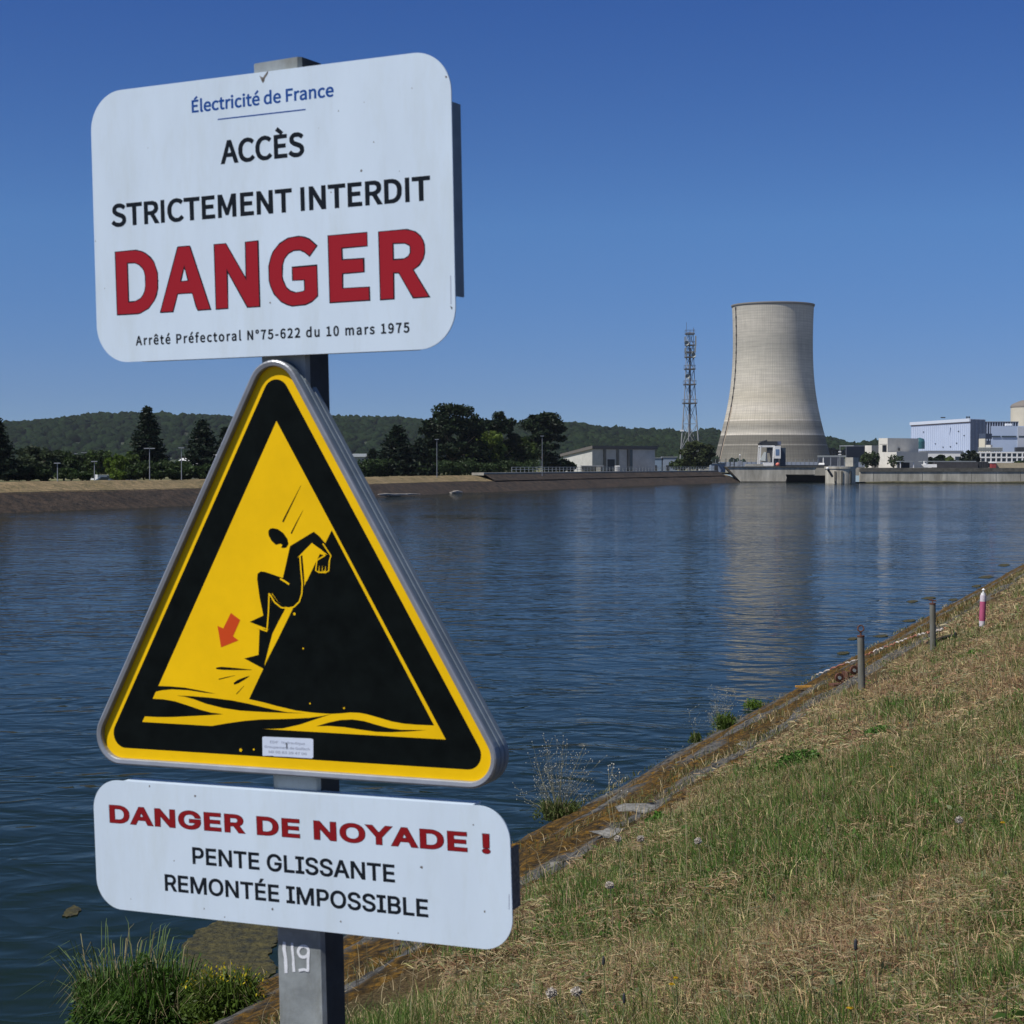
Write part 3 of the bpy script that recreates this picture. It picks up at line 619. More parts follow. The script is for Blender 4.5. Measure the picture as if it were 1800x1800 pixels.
def car(px, Y, paint, label, rz=0.0, zb=2.95, van=False):
    x = xat(px, Y); t = thing('parked_car', (x, Y, zb), label, 'car', 'cars parked behind the far bank')
    L, Wd = 4.3, 1.75; ca, sa = math.cos(rz), math.sin(rz)
    prof_ = [(-2.15, .3), (2.15, .3), (2.15, .75), (1.35, .9), (.7, 1.42), (-1.1, 1.45), (-1.9, .95), (-2.15, .85)]
    if van: prof_ = [(-2.3, .3), (2.3, .3), (2.3, .95), (1.7, 1.1), (1.25, 2.0), (-2.25, 2.05)]
    def ext(pr, w_, mt, nm):
        b = MB(); vs = [(x + u * ca - s_ * w_ * sa, Y + u * sa + s_ * w_ * ca, zb + v) for s_ in (-1, 1) for u, v in pr]; n_ = len(pr)
        fs = [tuple(range(n_)), tuple(range(2 * n_ - 1, n_ - 1, -1))] + [(i, n_ + i, n_ + (i + 1) % n_, (i + 1) % n_) for i in range(n_)]
        b.add(vs, fs); return b.build(nm, mt, t)
    ext(prof_, Wd / 2, paint, 'body')
    ext([(-1.5, .95), (1.15, .95), (.6, 1.36), (-1.0, 1.38)] if not van else [(.2, 1.2), (1.5, 1.15), (1.15, 1.85), (.2, 1.85)], Wd / 2 + .01, M_GLASS, 'window')
    for u in (-1.3, 1.35):
        for s_ in (-1, 1):
            b = MB(); cx, cy = x + u * ca - s_ * .8 * sa, Y + u * sa + s_ * .8 * ca
            b.tube([(cx - .12 * sa * -1, cy - .12 * ca, zb + .32), (cx + .12 * sa * -1, cy + .12 * ca, zb + .32)], .32, 12); b.build('wheel', M_TYRE, t)
car(178, 268, M_CARW, 'white van half hidden behind the bank left of the yellow-green tree', 1.2, zb=1.7, van=True)
car(190, 262, M_CARB, 'blue-grey car behind the white van on the far bank', 0.3, zb=2.0)
car(216, 262, M_CARB, 'dark car between the yellow-green shrub and the tall lamp post', zb=2.2)

# ------------------------------------------------------------------ driftwood at the far waterline
def drift(px0, px1, py, label, seed):
    rnd = np.random.default_rng(seed); wpx = 900 + F_PX * WD[:, 0] / np.maximum(WD[:, 1], 1); sel = (WD[:, 1] > 150)
    pm = (px0 + px1) / 2; i_ = np.nonzero(sel)[0][np.argmin(np.abs(wpx[sel] - pm))]; Y = float(WD[i_, 1]) - 1.5; x0, x1 = xat(px0, Y), xat(px1, Y)
    t = thing('driftwood', ((x0 + x1) / 2, Y, 0), label, 'driftwood', 'driftwood at the far waterline'); b = MB()
    for k in range(7):
        a = x0 + (x1 - x0) * rnd.random() * .5; c = a + (x1 - x0) * rnd.uniform(.25, .5); yy = Y + rnd.normal() * .5
        pts = [(a + (c - a) * u, yy + (a + (c - a) * u - (x0 + x1) / 2) * 2.2 + rnd.normal() * .15, .15 + .2 * k / 7 + rnd.normal() * .06) for u in (0, .3, .6, 1)]
        b.tube(pts, [.18, .2, .16, .07], 7)
    b.build('log', mat('bleached_wood', (0.34, 0.31, 0.27), 0.9, var=.3, scale=2), t)
drift(664, 747, 871, 'pile of bleached driftwood logs at the waterline right of the triangle sign', 3)
drift(788, 816, 866.5, 'small bleached driftwood lying further right on the far waterline', 5)

# ------------------------------------------------------------------ railing along the far towpath
r0, r1 = np.array([xat(937, 372), 372.0]), np.array([xat(1287, 541), 541.0])
idx = [i for i in LATE if 366 < WD[i, 1] < 541]
RP = np.array([WD[i] + NRM[i] * 7.0 for i in idx])
rs = np.concatenate([[0], np.cumsum(np.linalg.norm(np.diff(RP, axis=0), axis=1))])
def rail_pt(u): return np.array([np.interp(u * rs[-1], rs, RP[:, 0]), np.interp(u * rs[-1], rs, RP[:, 1])])
t = thing('railing', (*rail_pt(0.5), 3.75), 'long grey metal railing along the far towpath before the gatehouse', 'railing')
for zz_ in (4.85, 4.35):
    b = MB(); b.tube([(*rail_pt(k / 40), zz_) for k in range(41)], 0.05, 5); b.build('rail', M_GREY, t)
for k in range(64):
    p = rail_pt(k / 63); b = MB(); b.box((p[0], p[1], 4.33), (0.13, 0.13, 1.15)); b.build('post', M_GALV, t)

# ------------------------------------------------------------------ gatehouse with a sloping roof
def quad_frame(px_corner, Y, ang):
    """frame with origin at a building's nearest corner; e1 along the facade to the right and away, e2 along the end wall"""
    o = np.array([xat(px_corner, Y), Y]); e1 = np.array([math.cos(ang), math.sin(ang)]); e2 = np.array([-math.sin(ang), math.cos(ang)])
    return o, e1, e2
Yg = 478.0; o, e1, e2 = quad_frame(1041, Yg, R(38)); zb = 3.2
t = thing('gatehouse', (o[0], o[1], zb), 'gatehouse with white gable end and dark mono-pitch roof beside the railing', 'building')
L1, L2 = 23.5, 12.5
zt = zat(788, Yg); zlow = zat(801, Yg)
def fp(a, c): return tuple(o + e1 * a + e2 * c)
b = MB(); pl = [fp(0, 0), fp(L1, 0), fp(L1, L2), fp(0, L2)]
b.prism(pl, zb, zt, ztop=[zt, zt, zlow, zlow]); wl_ = b.build('wall', mat('grey_render', (0.50, 0.50, 0.47), 0.8, var=.12, scale=.5), t)
b = MB(); pl = [fp(-.5, -.6), fp(L1 + .5, -.6), fp(L1 + .5, L2 + .8), fp(-.5, L2 + .8)]
b.add([(*q, z) for q, z in zip(pl, (zt - .15, zt - .15, zlow - .2, zlow - .2))] + [(*q, z) for q, z in zip(pl, (zt + .75, zt + .75, zlow + .55, zlow + .55))],
      [(3, 2, 1, 0), (4, 5, 6, 7), (0, 1, 5, 4), (1, 2, 6, 5), (2, 3, 7, 6), (3, 0, 4, 7)])
b.build('roof', mat('roof_fascia', (0.13, 0.12, 0.11), 0.8), t)
for a in (4.4, 9.2, 13.2):
    b = MB(); q = o + e1 * a - e2 * .2; b.box((q[0], q[1], (zb + zt) / 2), (.7, .5, zt - zb - .3), R(38)); b.build('pilaster', M_CONCD, t)
b = MB(); q = o + e1 * 6.9 - e2 * .04; b.box((q[0], q[1], zb + 1.9), (2.6, .1, 3.8), R(38)); b.build('door', M_DARK, t)
for a in (14.4,):
    b = MB(); q = o + e1 * a - e2 * .04; b.box((q[0], q[1], (zb + zt) / 2), (1.0, .1, zt - zb - .6), R(38)); b.build('window', M_GLASS, t)
# small things by the railing
t = thing('low_shelter', (xat(1040, 462), 462, 3.3), 'low flat-roofed shelter behind the railing before the white gable', 'shelter')
b = MB(); b.box((xat(1040, 464), 464, 4.2), (5.4, 3, 1.7)); b.build('wall', M_CONCD, t)
b = MB(); b.box((xat(1041, 463.5), 463.5, 5.15), (6.2, 3.8, .22)); b.build('roof', M_GREY, t)
b = MB(); b.box((xat(1052, 461.6), 461.6, 4.2), (1.2, 1.6, 1.5)); b.build('door', M_CONC, t)
t = thing('control_cabinet', (xat(1085, 462), 462, 3.3), 'small white control cabinet behind the railing before the gatehouse door', 'cabinet')
b = MB(); b.box((xat(1085, 462), 462, 4.3), (1.3, .7, 1.9)); b.build('body', M_WHT, t)
b = MB(); b.box((xat(1086.5, 461.6), 461.6, 4.3), (.5, .06, 1.4)); b.build('door', M_GREY, t)
for px0, px1, yt, lb, c_ in ((1147, 1163, 805.5, 'pale blue metal shed just right of the gatehouse', (0.20, 0.27, 0.38)), (1165, 1190, 804, 'blue-grey shed with dark doorway left of the lattice mast', (0.24, 0.29, 0.38)), (1250, 1275, 815, 'long pale blue shed left of the concrete intake', (0.25, 0.31, 0.42))):
    Y = 575; x0, x1 = xat(px0, Y), xat(px1, Y); zt_ = zat(yt, Y); t = thing('metal_shed', ((x0 + x1) / 2, Y, 3.2), lb, 'shed', 'blue metal sheds')
    m_ = mat('shed_sheet', c_, .5)
    b = MB(); b.box(((x0 + x1) / 2, Y + 2.5, (3.0 + zt_) / 2), (x1 - x0, 5, zt_ - 3.0)); b.build('wall', m_, t)
    b = MB(); b.box(((x0 + x1) / 2, Y + 2.5, zt_ + .12), (x1 - x0 + .5, 5.5, .24)); b.build('roof', M_GREY, t)
    b = MB(); b.box((x0 + (x1 - x0) * .35, Y - .03, 4.2), ((x1 - x0) * .25, .1, 2.4)); b.build('door', M_DARK, t)

# ------------------------------------------------------------------ lattice mast
Ym = 566.0; xm = xat(1212, Ym); zb = 3.2
t = thing('lattice_mast', (xm, Ym, zb), 'tall steel lattice telecom mast with platforms left of the cooling tower', 'mast')
pxm = Ym / F_PX
def half(z): return np.interp(z, [zb, zat(700, Ym), zat(640, Ym), zat(585, Ym)], [18.5 * pxm, 9.5 * pxm, 7 * pxm, 6.0 * pxm])
ztop = zat(584, Ym)
def leg_pt(k, z): a = [R(200), R(340), R(90)][k]; h_ = half(z) * 1.06; return (xm + h_ * math.cos(a), Ym + h_ * math.sin(a), z)
M_MAST = mat('mast_steel', (0.33, 0.33, 0.33), 0.5, metal=0.2, var=.15, scale=.5); M_MASTD = mat('mast_dark_steel', (0.10, 0.105, 0.12), 0.6)
levels = [zb] + [zat(y, Ym) for y in (790, 745, 710, 677, 650, 628, 606, 584)]
for k in range(3):
    b = MB(); b.tube([leg_pt(k, z) for z in levels], [.26, .23, .2, .16, .14, .12, .11, .10, .09], 7); b.build('leg', M_MAST, t)
for i, (z0_, z1_) in enumerate(zip(levels[:-1], levels[1:])):
    b = MB()
    for k in range(3):
        k2 = (k + 1) % 3; b.bar(leg_pt(k, z0_), leg_pt(k2, z1_), .07 if i > 1 else .13); b.bar(leg_pt(k2, z0_), leg_pt(k, z1_), .10); b.bar(leg_pt(k, z1_), leg_pt(k2, z1_), .1)
    b.build('bracing', M_MAST, t)
b = MB(); b.tube([(xm, Ym - .6, zb), (xm, Ym - .6, zat(612, Ym))], .30, 8); b.build('cable_riser', M_MASTD, t)
for py in (710, 677, 650, 629, 620, 608, 588):
    z = zat(py, Ym); h_ = half(z) + .35; b = MB(); b.prism([(xm - h_, Ym - h_), (xm + h_, Ym - h_), (xm + h_, Ym + h_), (xm - h_, Ym + h_)], z, z + .38)
    for u in (-1, 1):
        b.bar((xm - h_, Ym + u * h_, z + 1.4), (xm + h_, Ym + u * h_, z + 1.4), .05); b.bar((xm + u * h_, Ym - h_, z + 1.4), (xm + u * h_, Ym + h_, z + 1.4), .05)
        for w_ in (-1, 0, 1): b.bar((xm + w_ * h_, Ym + u * h_, z + .3), (xm + w_ * h_, Ym + u * h_, z + 1.4), .05)
    b.build('platform', M_MASTD, t)
for dx, py, hh in ((-1.7, 598, 2.2), (1.75, 600, 3.4), (1.6, 615, 2), (-1.6, 617, 2), (.6, 622, 1.6), (-1.4, 624, 1.5)):
    z = zat(py, Ym); b = MB(); b.box((xm + dx, Ym - 1.5, z), (.42, .3, hh)); b.build('antenna_panel', M_GALV, t)
for dx, py in ((-1.2, 604), (1.0, 625), (-.9, 662)):
    b = MB(); z = zat(py, Ym); b.lathe([(0.01, -.3), (.5, -.2), (.75, .1)], (0, 0, 0), 14)
    b.v = [(xm + dx + v[0], Ym - 1.9 - v[2], z + v[1]) for v in b.v]; b.build('dish_antenna', M_GALV, t)
b = MB(); b.tube([(xm - 1.1, Ym, ztop), (xm - 1.1, Ym, ztop + 3.2)], .06, 5); b.tube([(xm + 1.2, Ym, ztop), (xm + 1.2, Ym, ztop + 1.5)], .07, 5); b.build('whip_antenna', M_MASTD, t)
b = MB(); b.box((xat(1198, Ym), Ym - 1, zat(757, Ym)), (1.2, .5, .5)); b.build('floodlight', M_WHT, t)

# ------------------------------------------------------------------ cooling tower
YT = 1934.0; xT = xat(1357.5, YT); mpp = YT / F_PX; zT = 4.5
prof_px = [(813, 102), (808, 101), (790, 97.2), (780, 94.6), (760, 89), (740, 84), (720, 79.8), (700, 76.4), (680, 73.6), (660, 71.6), (640, 70.2), (620, 69.5), (600, 69.3), (580, 69.7), (560, 70.3), (545, 70.8), (538, 71.1)]
ZP = np.array([zat(y, YT) for y, _ in prof_px]); RPr = np.array([r * mpp for _, r in prof_px])
nz_, ns_ = 72, 160
zz = np.linspace(ZP[0], ZP[-1], nz_)
co = np.polyfit(ZP, RPr, 5); rr = np.polyval(co, zz)
def tower_mat():
    m = bpy.data.materials.new('tower_concrete'); m.use_nodes = True
    n = m.node_tree.nodes; l = m.node_tree.links; bs = n['Principled BSDF']; bs.inputs['Roughness'].default_value = 0.9; bs.inputs['Specular IOR Level'].default_value = 0.15
    uv = n.new('ShaderNodeUVMap'); sp = n.new('ShaderNodeSeparateXYZ'); l.new(uv.outputs[0], sp.inputs[0])
    rp = n.new('ShaderNodeValToRGB'); cr = rp.color_ramp
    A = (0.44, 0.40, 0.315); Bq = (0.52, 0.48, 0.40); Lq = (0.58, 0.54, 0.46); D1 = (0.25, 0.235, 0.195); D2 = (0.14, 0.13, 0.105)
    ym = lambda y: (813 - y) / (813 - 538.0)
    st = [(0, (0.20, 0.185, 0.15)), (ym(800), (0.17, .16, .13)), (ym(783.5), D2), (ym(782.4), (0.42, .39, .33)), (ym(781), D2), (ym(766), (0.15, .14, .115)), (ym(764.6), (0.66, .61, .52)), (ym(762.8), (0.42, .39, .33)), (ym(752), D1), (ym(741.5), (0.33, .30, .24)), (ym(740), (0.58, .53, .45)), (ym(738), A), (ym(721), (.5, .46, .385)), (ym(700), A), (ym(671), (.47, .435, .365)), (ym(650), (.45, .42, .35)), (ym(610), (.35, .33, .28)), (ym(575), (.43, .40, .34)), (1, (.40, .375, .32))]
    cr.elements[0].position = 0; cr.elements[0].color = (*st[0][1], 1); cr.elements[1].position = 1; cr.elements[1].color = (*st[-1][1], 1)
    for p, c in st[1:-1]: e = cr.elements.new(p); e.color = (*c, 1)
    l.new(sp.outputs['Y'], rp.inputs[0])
    def mul(a_out, fac_out, lo, hi):
        mr = n.new('ShaderNodeMapRange'); mr.inputs['To Min'].default_value = lo; mr.inputs['To Max'].default_value = hi; l.new(fac_out, mr.inputs['Value'])
        mx = n.new('ShaderNodeMix'); mx.data_type = 'RGBA'; mx.blend_type = 'MULTIPLY'; mx.inputs[0].default_value = 1; l.new(a_out, mx.inputs[6]); l.new(mr.outputs[0], mx.inputs[7]); return mx.outputs[2]
    # meridian ribs, lift joints, rain streaks
    wv = n.new('ShaderNodeMath'); wv.operation = 'MULTIPLY'; wv.inputs[1].default_value = 120; l.new(sp.outputs['X'], wv.inputs[0])
    fr = n.new('ShaderNodeMath'); fr.operation = 'FRACT'; l.new(wv.outputs[0], fr.inputs[0])
    pk = n.new('ShaderNodeMapRange'); pk.inputs['From Min'].default_value = 0.0; pk.inputs['From Max'].default_value = 0.22; l.new(fr.outputs[0], pk.inputs['Value'])
    h1 = n.new('ShaderNodeMath'); h1.operation = 'MULTIPLY'; h1.inputs[1].default_value = 62; l.new(sp.outputs['Y'], h1.inputs[0])
    h2 = n.new('ShaderNodeMath'); h2.operation = 'FRACT'; l.new(h1.outputs[0], h2.inputs[0])
    hk = n.new('ShaderNodeMapRange'); hk.inputs['From Max'].default_value = 0.25; l.new(h2.outputs[0], hk.inputs['Value'])
    mp = n.new('ShaderNodeMapping'); mp.inputs['Scale'].default_value = (220, 5, 1); l.new(uv.outputs[0], mp.inputs[0])
    ns = n.new('ShaderNodeTexNoise'); ns.inputs['Scale'].default_value = 1; ns.inputs['Detail'].default_value = 5; ns.inputs['Roughness'].default_value = .7; l.new(mp.outputs[0], ns.inputs['Vector'])
    mp2 = n.new('ShaderNodeMapping'); mp2.inputs['Scale'].default_value = (14, 60, 1); l.new(uv.outputs[0], mp2.inputs[0])
    ns2 = n.new('ShaderNodeTexNoise'); ns2.inputs['Scale'].default_value = 1; ns2.inputs['Detail'].default_value = 5; l.new(mp2.outputs[0], ns2.inputs['Vector'])
    c = mul(rp.outputs[0], pk.outputs[0], 0.90, 1.18); c = mul(c, hk.outputs[0], 0.80, 1.04); c = mul(c, ns.outputs['Fac'], 0.62, 1.32); c = mul(c, ns2.outputs['Fac'], 0.72, 1.25)
    l.new(c, bs.inputs['Base Color'])
    return m
M_TOWER = tower_mat()
t = thing('cooling_tower', (xT, YT, zT), 'huge beige concrete hyperbolic cooling tower of the power station', 'cooling tower')
def lathe_uv(name, rad, zs, m, seg=ns_, flip=False):
    th = np.linspace(0, 2 * math.pi, seg + 1); A_, B_ = np.meshgrid(np.arange(len(zs)), th, indexing='ij')
    rr_ = np.array(rad)[A_]; V = np.stack([xT + rr_ * np.cos(B_), YT + rr_ * np.sin(B_), np.array(zs)[A_]], -1).reshape(-1, 3)
    I = np.arange(A_.size).reshape(A_.shape); Fq = np.stack([I[:-1, :-1], I[:-1, 1:], I[1:, 1:], I[1:, :-1]], -1).reshape(-1, 4)
    if flip: Fq = Fq[:, ::-1]
    uv = np.stack([B_ / (2 * math.pi), (np.array(zs)[A_] - zs[0]) / (zs[-1] - zs[0])], -1).reshape(-1, 2)
    return np_mesh(name, V, Fq, 4, m, parent=t, smooth=True, uv=uv)
lathe_uv('shell', rr, zz, M_TOWER); lathe_uv('inner_shell', rr - 1.0, zz, M_CONCD, flip=True)
zr = zz[-1]; r_ = rr[-1]
lathe_uv('rim', [r_ - 1.0, r_ - .2, r_ + .6, r_ + .9, r_ + .9, r_ - 1.2, r_ - 1.2, r_ - 1.0], [zr - .3, zr - 1.8, zr - .9, zr - .2, zr + 1.1, zr + 1.1, zr - .3, zr - .3], mat('tower_rim_concrete', (0.16, .15, .135), .9))
for k in range(36):
    th = 2 * math.pi * k / 36; th2 = th + math.pi / 36; b = MB()
    for s_ in (-1, 1):
        b.tube([(xT + (rr[0] + 2) * math.cos(th + s_ * .06), YT + (rr[0] + 2) * math.sin(th + s_ * .06), zT), (xT + (rr[0] - .4) * math.cos(th), YT + (rr[0] - .4) * math.sin(th), zz[0] + .4)], .5, 6)
    b.build('column', M_CONCD, t)
b = MB(); ang = R(-90 - 72)
def tp(i, extra): return (xT + (rr[i] + extra) * math.cos(ang), YT + (rr[i] + extra) * math.sin(ang), zz[i])
b.tube([tp(i, .5) for i in range(nz_ - 1)], .55, 5)
for i in range(1, nz_ - 2, 4): b.tube([tp(i, .2), tp(i + 1, .2)], 1.1, 6)
b.build('ladder', mat('ladder_steel', (.05, .045, .04), .7), t)
b = MB(); ang = R(-90 - 70); b.tube([tp(i, .3) for i in range(0, 26)], .5, 5); b.build('pipe', mat('pale_pipe', (.55, .45, .33), .7), t)

# ------------------------------------------------------------------ intake wall, culvert, round tower and canal wall
def wall_mat():
    m = mat('stained_wall_concrete', (0.56, 0.53, 0.45), .9, var=.35, scale=.45, stretch=(1, 1, .22), col2=(0.24, .225, .185), detail=10); return m
M_WALL = wall_mat(); M_COPE = mat('dark_coping_concrete', (0.10, .095, .08), .95, var=.4, scale=.8)
YW = 545.0
X = lambda px, Y=YW: xat(px, Y)
t = thing('intake_structure', (X(1330), YW, 0), 'concrete intake wall with wide dark culvert opening below the cooling tower', 'wall')
zt_ = zat(821.3, YW); zo = zat(834, YW)
b = MB()
prof2 = [(X(1278), zt_), (X(1302), 0.2), (X(1302), -3), (X(1376), -3), (X(1381), 0), (X(1383), zo * .6), (X(1381), zo), (X(1458), zo), (X(1458), zt_)]
tr = tessellate_polygon([[Vector((p[0], p[1], 0)) for p in prof2]]); n_ = len(prof2)
b.add([(p[0], YW, p[1]) for p in prof2] + [(p[0], YW + 9, p[1]) for p in prof2], [tuple(q) for q in tr] + [(i, (i + 1) % n_, n_ + (i + 1) % n_, n_ + i) for i in range(n_)] + [tuple(n_ + j for j in q)[::-1] for q in tr])
b.build('wall', M_WALL, t)
b = MB(); b.box(((X(1278) + X(1458)) / 2, YW + 4.4, zt_ + .12), (X(1458) - X(1278), 9.4, .24)); b.build('coping', M_COPE, t)
b = MB(); b.box((X(1420), YW + 14, 1), (18, .5, 9)); b.box((X(1420), YW + 11.5, zo + .25), (16, 5, .4)); b.build('culvert_back', M_DARK, t)
b = MB(); b.box(((X(1302) + X(1381)) / 2, YW - .5, .1), (X(1381) - X(1302), 1.1, .5)); b.build('footing', M_COPE, t)
Yr = 512.0
t = thing('round_concrete_tower', (xat(1483, Yr), Yr + 5, 0), 'squat round concrete pier tower between the culvert and the long canal wall', 'tower')
c_ = (xat(1483, Yr), Yr + 5, 0); Rr = 26.5 * Yr / F_PX
b = MB(); b.lathe([(Rr, -3), (Rr, zat(824, Yr)), (Rr + .25, zat(824, Yr) + .02), (Rr + .25, zat(820, Yr)), (.01, zat(820, Yr))], c_, 40); b.build('wall', M_WALL, t)
for a in (-120, -95, -60):
    b = MB(); q = (c_[0] + (Rr + .05) * math.cos(R(a)), c_[1] + (Rr + .05) * math.sin(R(a))); b.box((q[0], q[1], 1.9), (.5, .5, 3.4), R(a)); b.build('buttress', M_COPE, t)
b = MB(); b.box((xat(1502, Yr), Yr + 4, (zat(822, Yr) + zat(804, Yr)) / 2), (2.3, 3.2, zat(804, Yr) - zat(822, Yr)), R(35)); b.build('pylon', M_CONC, t)
b = MB(); b.lathe([(.01, -.45), (.4, -.2), (.45, .1), (.3, .4), (.01, .45)], (xat(1453.5, Yr), Yr - 1, zat(823.5, Yr)), 12); b.build('lamp', M_WHT, t)
b = MB(); b.tube([(xat(1453.5, Yr), Yr - 1, zat(824, Yr)), (xat(1463, Yr), Yr - .5, zat(838, Yr))], .35, 6); b.build('strut', M_DARK, t)
YQ = 522.0; x0, x1 = xat(1512, YQ), 420
t = thing('canal_wall', (x0, YQ, 0), 'long pale concrete canal wall with dark coping at the right of the far shore', 'wall')
zt_ = zat(822.5, YQ); zc = zat(829, YQ)
b = MB(); b.box(((x0 + x1) / 2, YQ + .75, (zc - 3) / 2), (x1 - x0, 1.5, zc + 3)); b.build('wall', M_WALL, t)
b = MB(); b.box(((x0 + x1) / 2, YQ + .7, (zc + zt_) / 2), (x1 - x0 + .1, 1.9, zt_ - zc)); b.build('coping', M_COPE, t)
b = MB()
for k in range(24): b.box((x0 + 4 + k * 7.4, YQ - .02, zc / 2 - .2), (.1, .06, zc))
b.build('joint', M_COPE, t)
b = MB(); xs = np.linspace(x0 - 3, x1, 90); pts = [(x, YQ - 1.2 - .5 * random.random(), 0.05 + .12 * random.random()) for x in xs]
b.tube(pts, [.3 + .25 * random.random() for _ in pts], 6); b.build('waterline_growth', mat('waterline_weed', (.085, .078, .04), .95, var=.5, scale=.8), t)

# ------------------------------------------------------------------ trash-rake machine on the intake
Ya = 549.0; zA = zat(821, 545) + .24
t = thing('raking_machine', (xat(1355, Ya), Ya, zA), 'white trash-raking crane with glazed cabin standing on the intake before the tower', 'crane')
xa = lambda px: xat(px, Ya); za = lambda py: zat(py, Ya)
b = MB()
for px in (1337, 1360):
    b.tube([(xa(px - 2), Ya, zA), (xa(px), Ya, za(783))], .28, 4); b.tube([(xa(px - 2), Ya + 4, zA), (xa(px), Ya + 4, za(783))], .28, 4)
b.box((xa(1349), Ya + .2, za(784.5)), (xa(1361) - xa(1336), .5, .6)); b.box((xa(1349), Ya + 3.8, za(784.5)), (xa(1361) - xa(1336), .5, .6))
for px in (1337, 1360): b.box((xa(px), Ya + 2, za(784.5) + .05), (.4, 4.2, .4))
b.build('frame', M_WHT, t)
b = MB(); b.box((xa(1352), Ya + 2, za(780)), (5.2, 3.4, 1.5)); b.box((xa(1356), Ya + 1.5, za(789)), (2.3, 2.4, 2.6)); b.tube([(xa(1356), Ya + 1, za(790)), (xa(1360), Ya + .5, za(812))], .7, 6); b.tube([(xa(1333), Ya, za(781)), (xa(1342), Ya + 1, za(776)), (xa(1349), Ya + 1, za(774))], .3, 6); b.build('winch', M_DARK, t)
b = MB(); b.tube([(xa(1345), Ya - .3, za(795)), (xa(1342), Ya - .6, za(811))], [.5, 1.3], 6); b.build('rake', M_GALV, t)
b = MB(); b.box((xa(1364.5), Ya + 2.4, za(779)), (3.2, 3, 1.2)); b.build('motor_housing', mat('machine_blue_grey', (.10, .12, .18), .5), t)
b = MB(); b.prism([(xa(1361), Ya - .8), (xa(1371.5), Ya - .8), (xa(1373), Ya + 2.2), (xa(1361), Ya + 2.2)], za(806), za(784)); cb = b.build('cabin', M_WHT, t)
b = MB(); b.box((xa(1365.8), Ya - .83, za(795)), (1.15, .08, 1.9)); b.build('window', mat('cabin_glass', (.14, .22, .36), .1), cb)
b = MB(); b.box((xa(1365.3), Ya + 1, (zA + za(806)) / 2), (1.3, 2, za(806) - zA)); b.box((xa(1377), Ya + 2, (za(787) + zA) / 2), (1.7, 2.4, za(787) - zA)); b.build('cabin_leg', mat('machine_dark_blue', (.03, .05, .075), .5), t)
b = MB(); b.box((xa(1349), Ya - 2, zA + .7), (xa(1358) - xa(1340), 1.2, .95)); b.box((xa(1325), Ya - 2, zA + .45), (xa(1340) - xa(1308), .8, .5), 0, 1); b.box((xa(1332), Ya - 2.3, zA + .12), (xa(1357) - xa(1308), 1.6, .22), 0, 1); b.build('base_beam', [M_WHT, M_CONC], t)
t = thing('orange_buoy', (xa(1364.5), Ya - 3, zA), 'salmon-orange buoy lying on the intake below the crane cabin', 'buoy')
b = MB(); b.lathe([(.01, 0), (.5, .1), (.68, .55), (.5, 1.0), (.15, 1.15), (.01, 1.15)], (xa(1364.5), Ya - 3, zA), 16); b.build('float', mat('salmon_plastic', (.62, .16, .11), .5), t, True)
b = MB(); b.lathe([(.12, 1.15), (.12, 1.35), (.01, 1.35)], (xa(1364.5), Ya - 3, zA), 8); b.build('eye', M_GREY, t)
t = thing('navigation_light', (xa(1300.5), Ya, zA), 'small post with white globe light at the left of the intake', 'lamp')
b = MB(); b.tube([(xa(1300.5), Ya, zA), (xa(1300.5), Ya, za(801))], .13, 6); b.box((xa(1300.5), Ya, zA + 1), (1.2, .8, 1.4)); b.build('pole', M_GREY, t)
b = MB(); b.lathe([(.01, -.3), (.3, 0), (.01, .3)], (xa(1300.5), Ya, za(800)), 10); b.build('globe', M_WHT, t)
t = thing('intake_gate', (xa(1283), Ya, zA), 'dark metal gate frame at the left end of the intake wall', 'gate')
for px in (1276, 1284, 1291):
    b = MB(); b.box((xa(px), Ya, (zA + za(806)) / 2), (.22, .22, za(806) - zA)); b.build('post', M_DARK, t)
b = MB(); b.box((xa(1287.5), Ya, za(807)), (1.4, .15, .15)); b.box((xa(1287.5), Ya, zA + .5), (1.4, .12, .12)); b.build('rail', M_DARK, t)

# security fence in front of the tower and gantry
Yf = 640.0; xf = lambda px: xat(px, Yf); zf = lambda py: zat(py, Yf)
t = thing('security_fence', (xf(1410), Yf, 4.55), 'tall pale wire security fence at the foot of the cooling tower', 'fence')
b = MB(); b.box((xf(1400), Yf, zf(816.5)), (xf(1525) - xf(1250), .05, zf(812) - zf(821)))
b.build('mesh_panel', mat('pale_blue_mesh', (.26, .30, .37), .6), t)
for k in range(36):
    px = 1250 + k * 7.8; b = MB(); b.box((xf(px), Yf - .1, (4.5 + zf(807)) / 2), (.16, .12, zf(807) - 4.5)); b.build('post', M_GALV, t)
t = thing('steel_gantry', (xf(1460), 600, 4.55), 'grey steel gantry with long cross-beam right of the cooling tower foot', 'gantry')
Yk = 600.0; xk = lambda px: xat(px, Yk); zk = lambda py: zat(py, Yk)
b = MB(); b.box((xk(1462), Yk, zk(802)), (xk(1487) - xk(1437), .5, .6)); b.build('beam', M_GALV, t)
for px in (1447, 1460, 1473): b = MB(); b.box((xk(px), Yk, (4.5 + zk(802)) / 2), (.3, .3, zk(802) - 4.5)); b.build('post', M_WHT if px == 1447 else M_GREY, t)
b = MB(); b.box((xk(1466), Yk + 6, zk(811)), (xk(1487) - xk(1443), 3, zk(803.5) - zk(819))); b.build('shed', mat('blue_grey_cladding', (.05, .06, .08), .6), t)
t = thing('floodlight_pole', (xk(1476.5), Yk - 8, 4.55), 'tall floodlight pole right of the gantry before the dark block', 'lamp post')
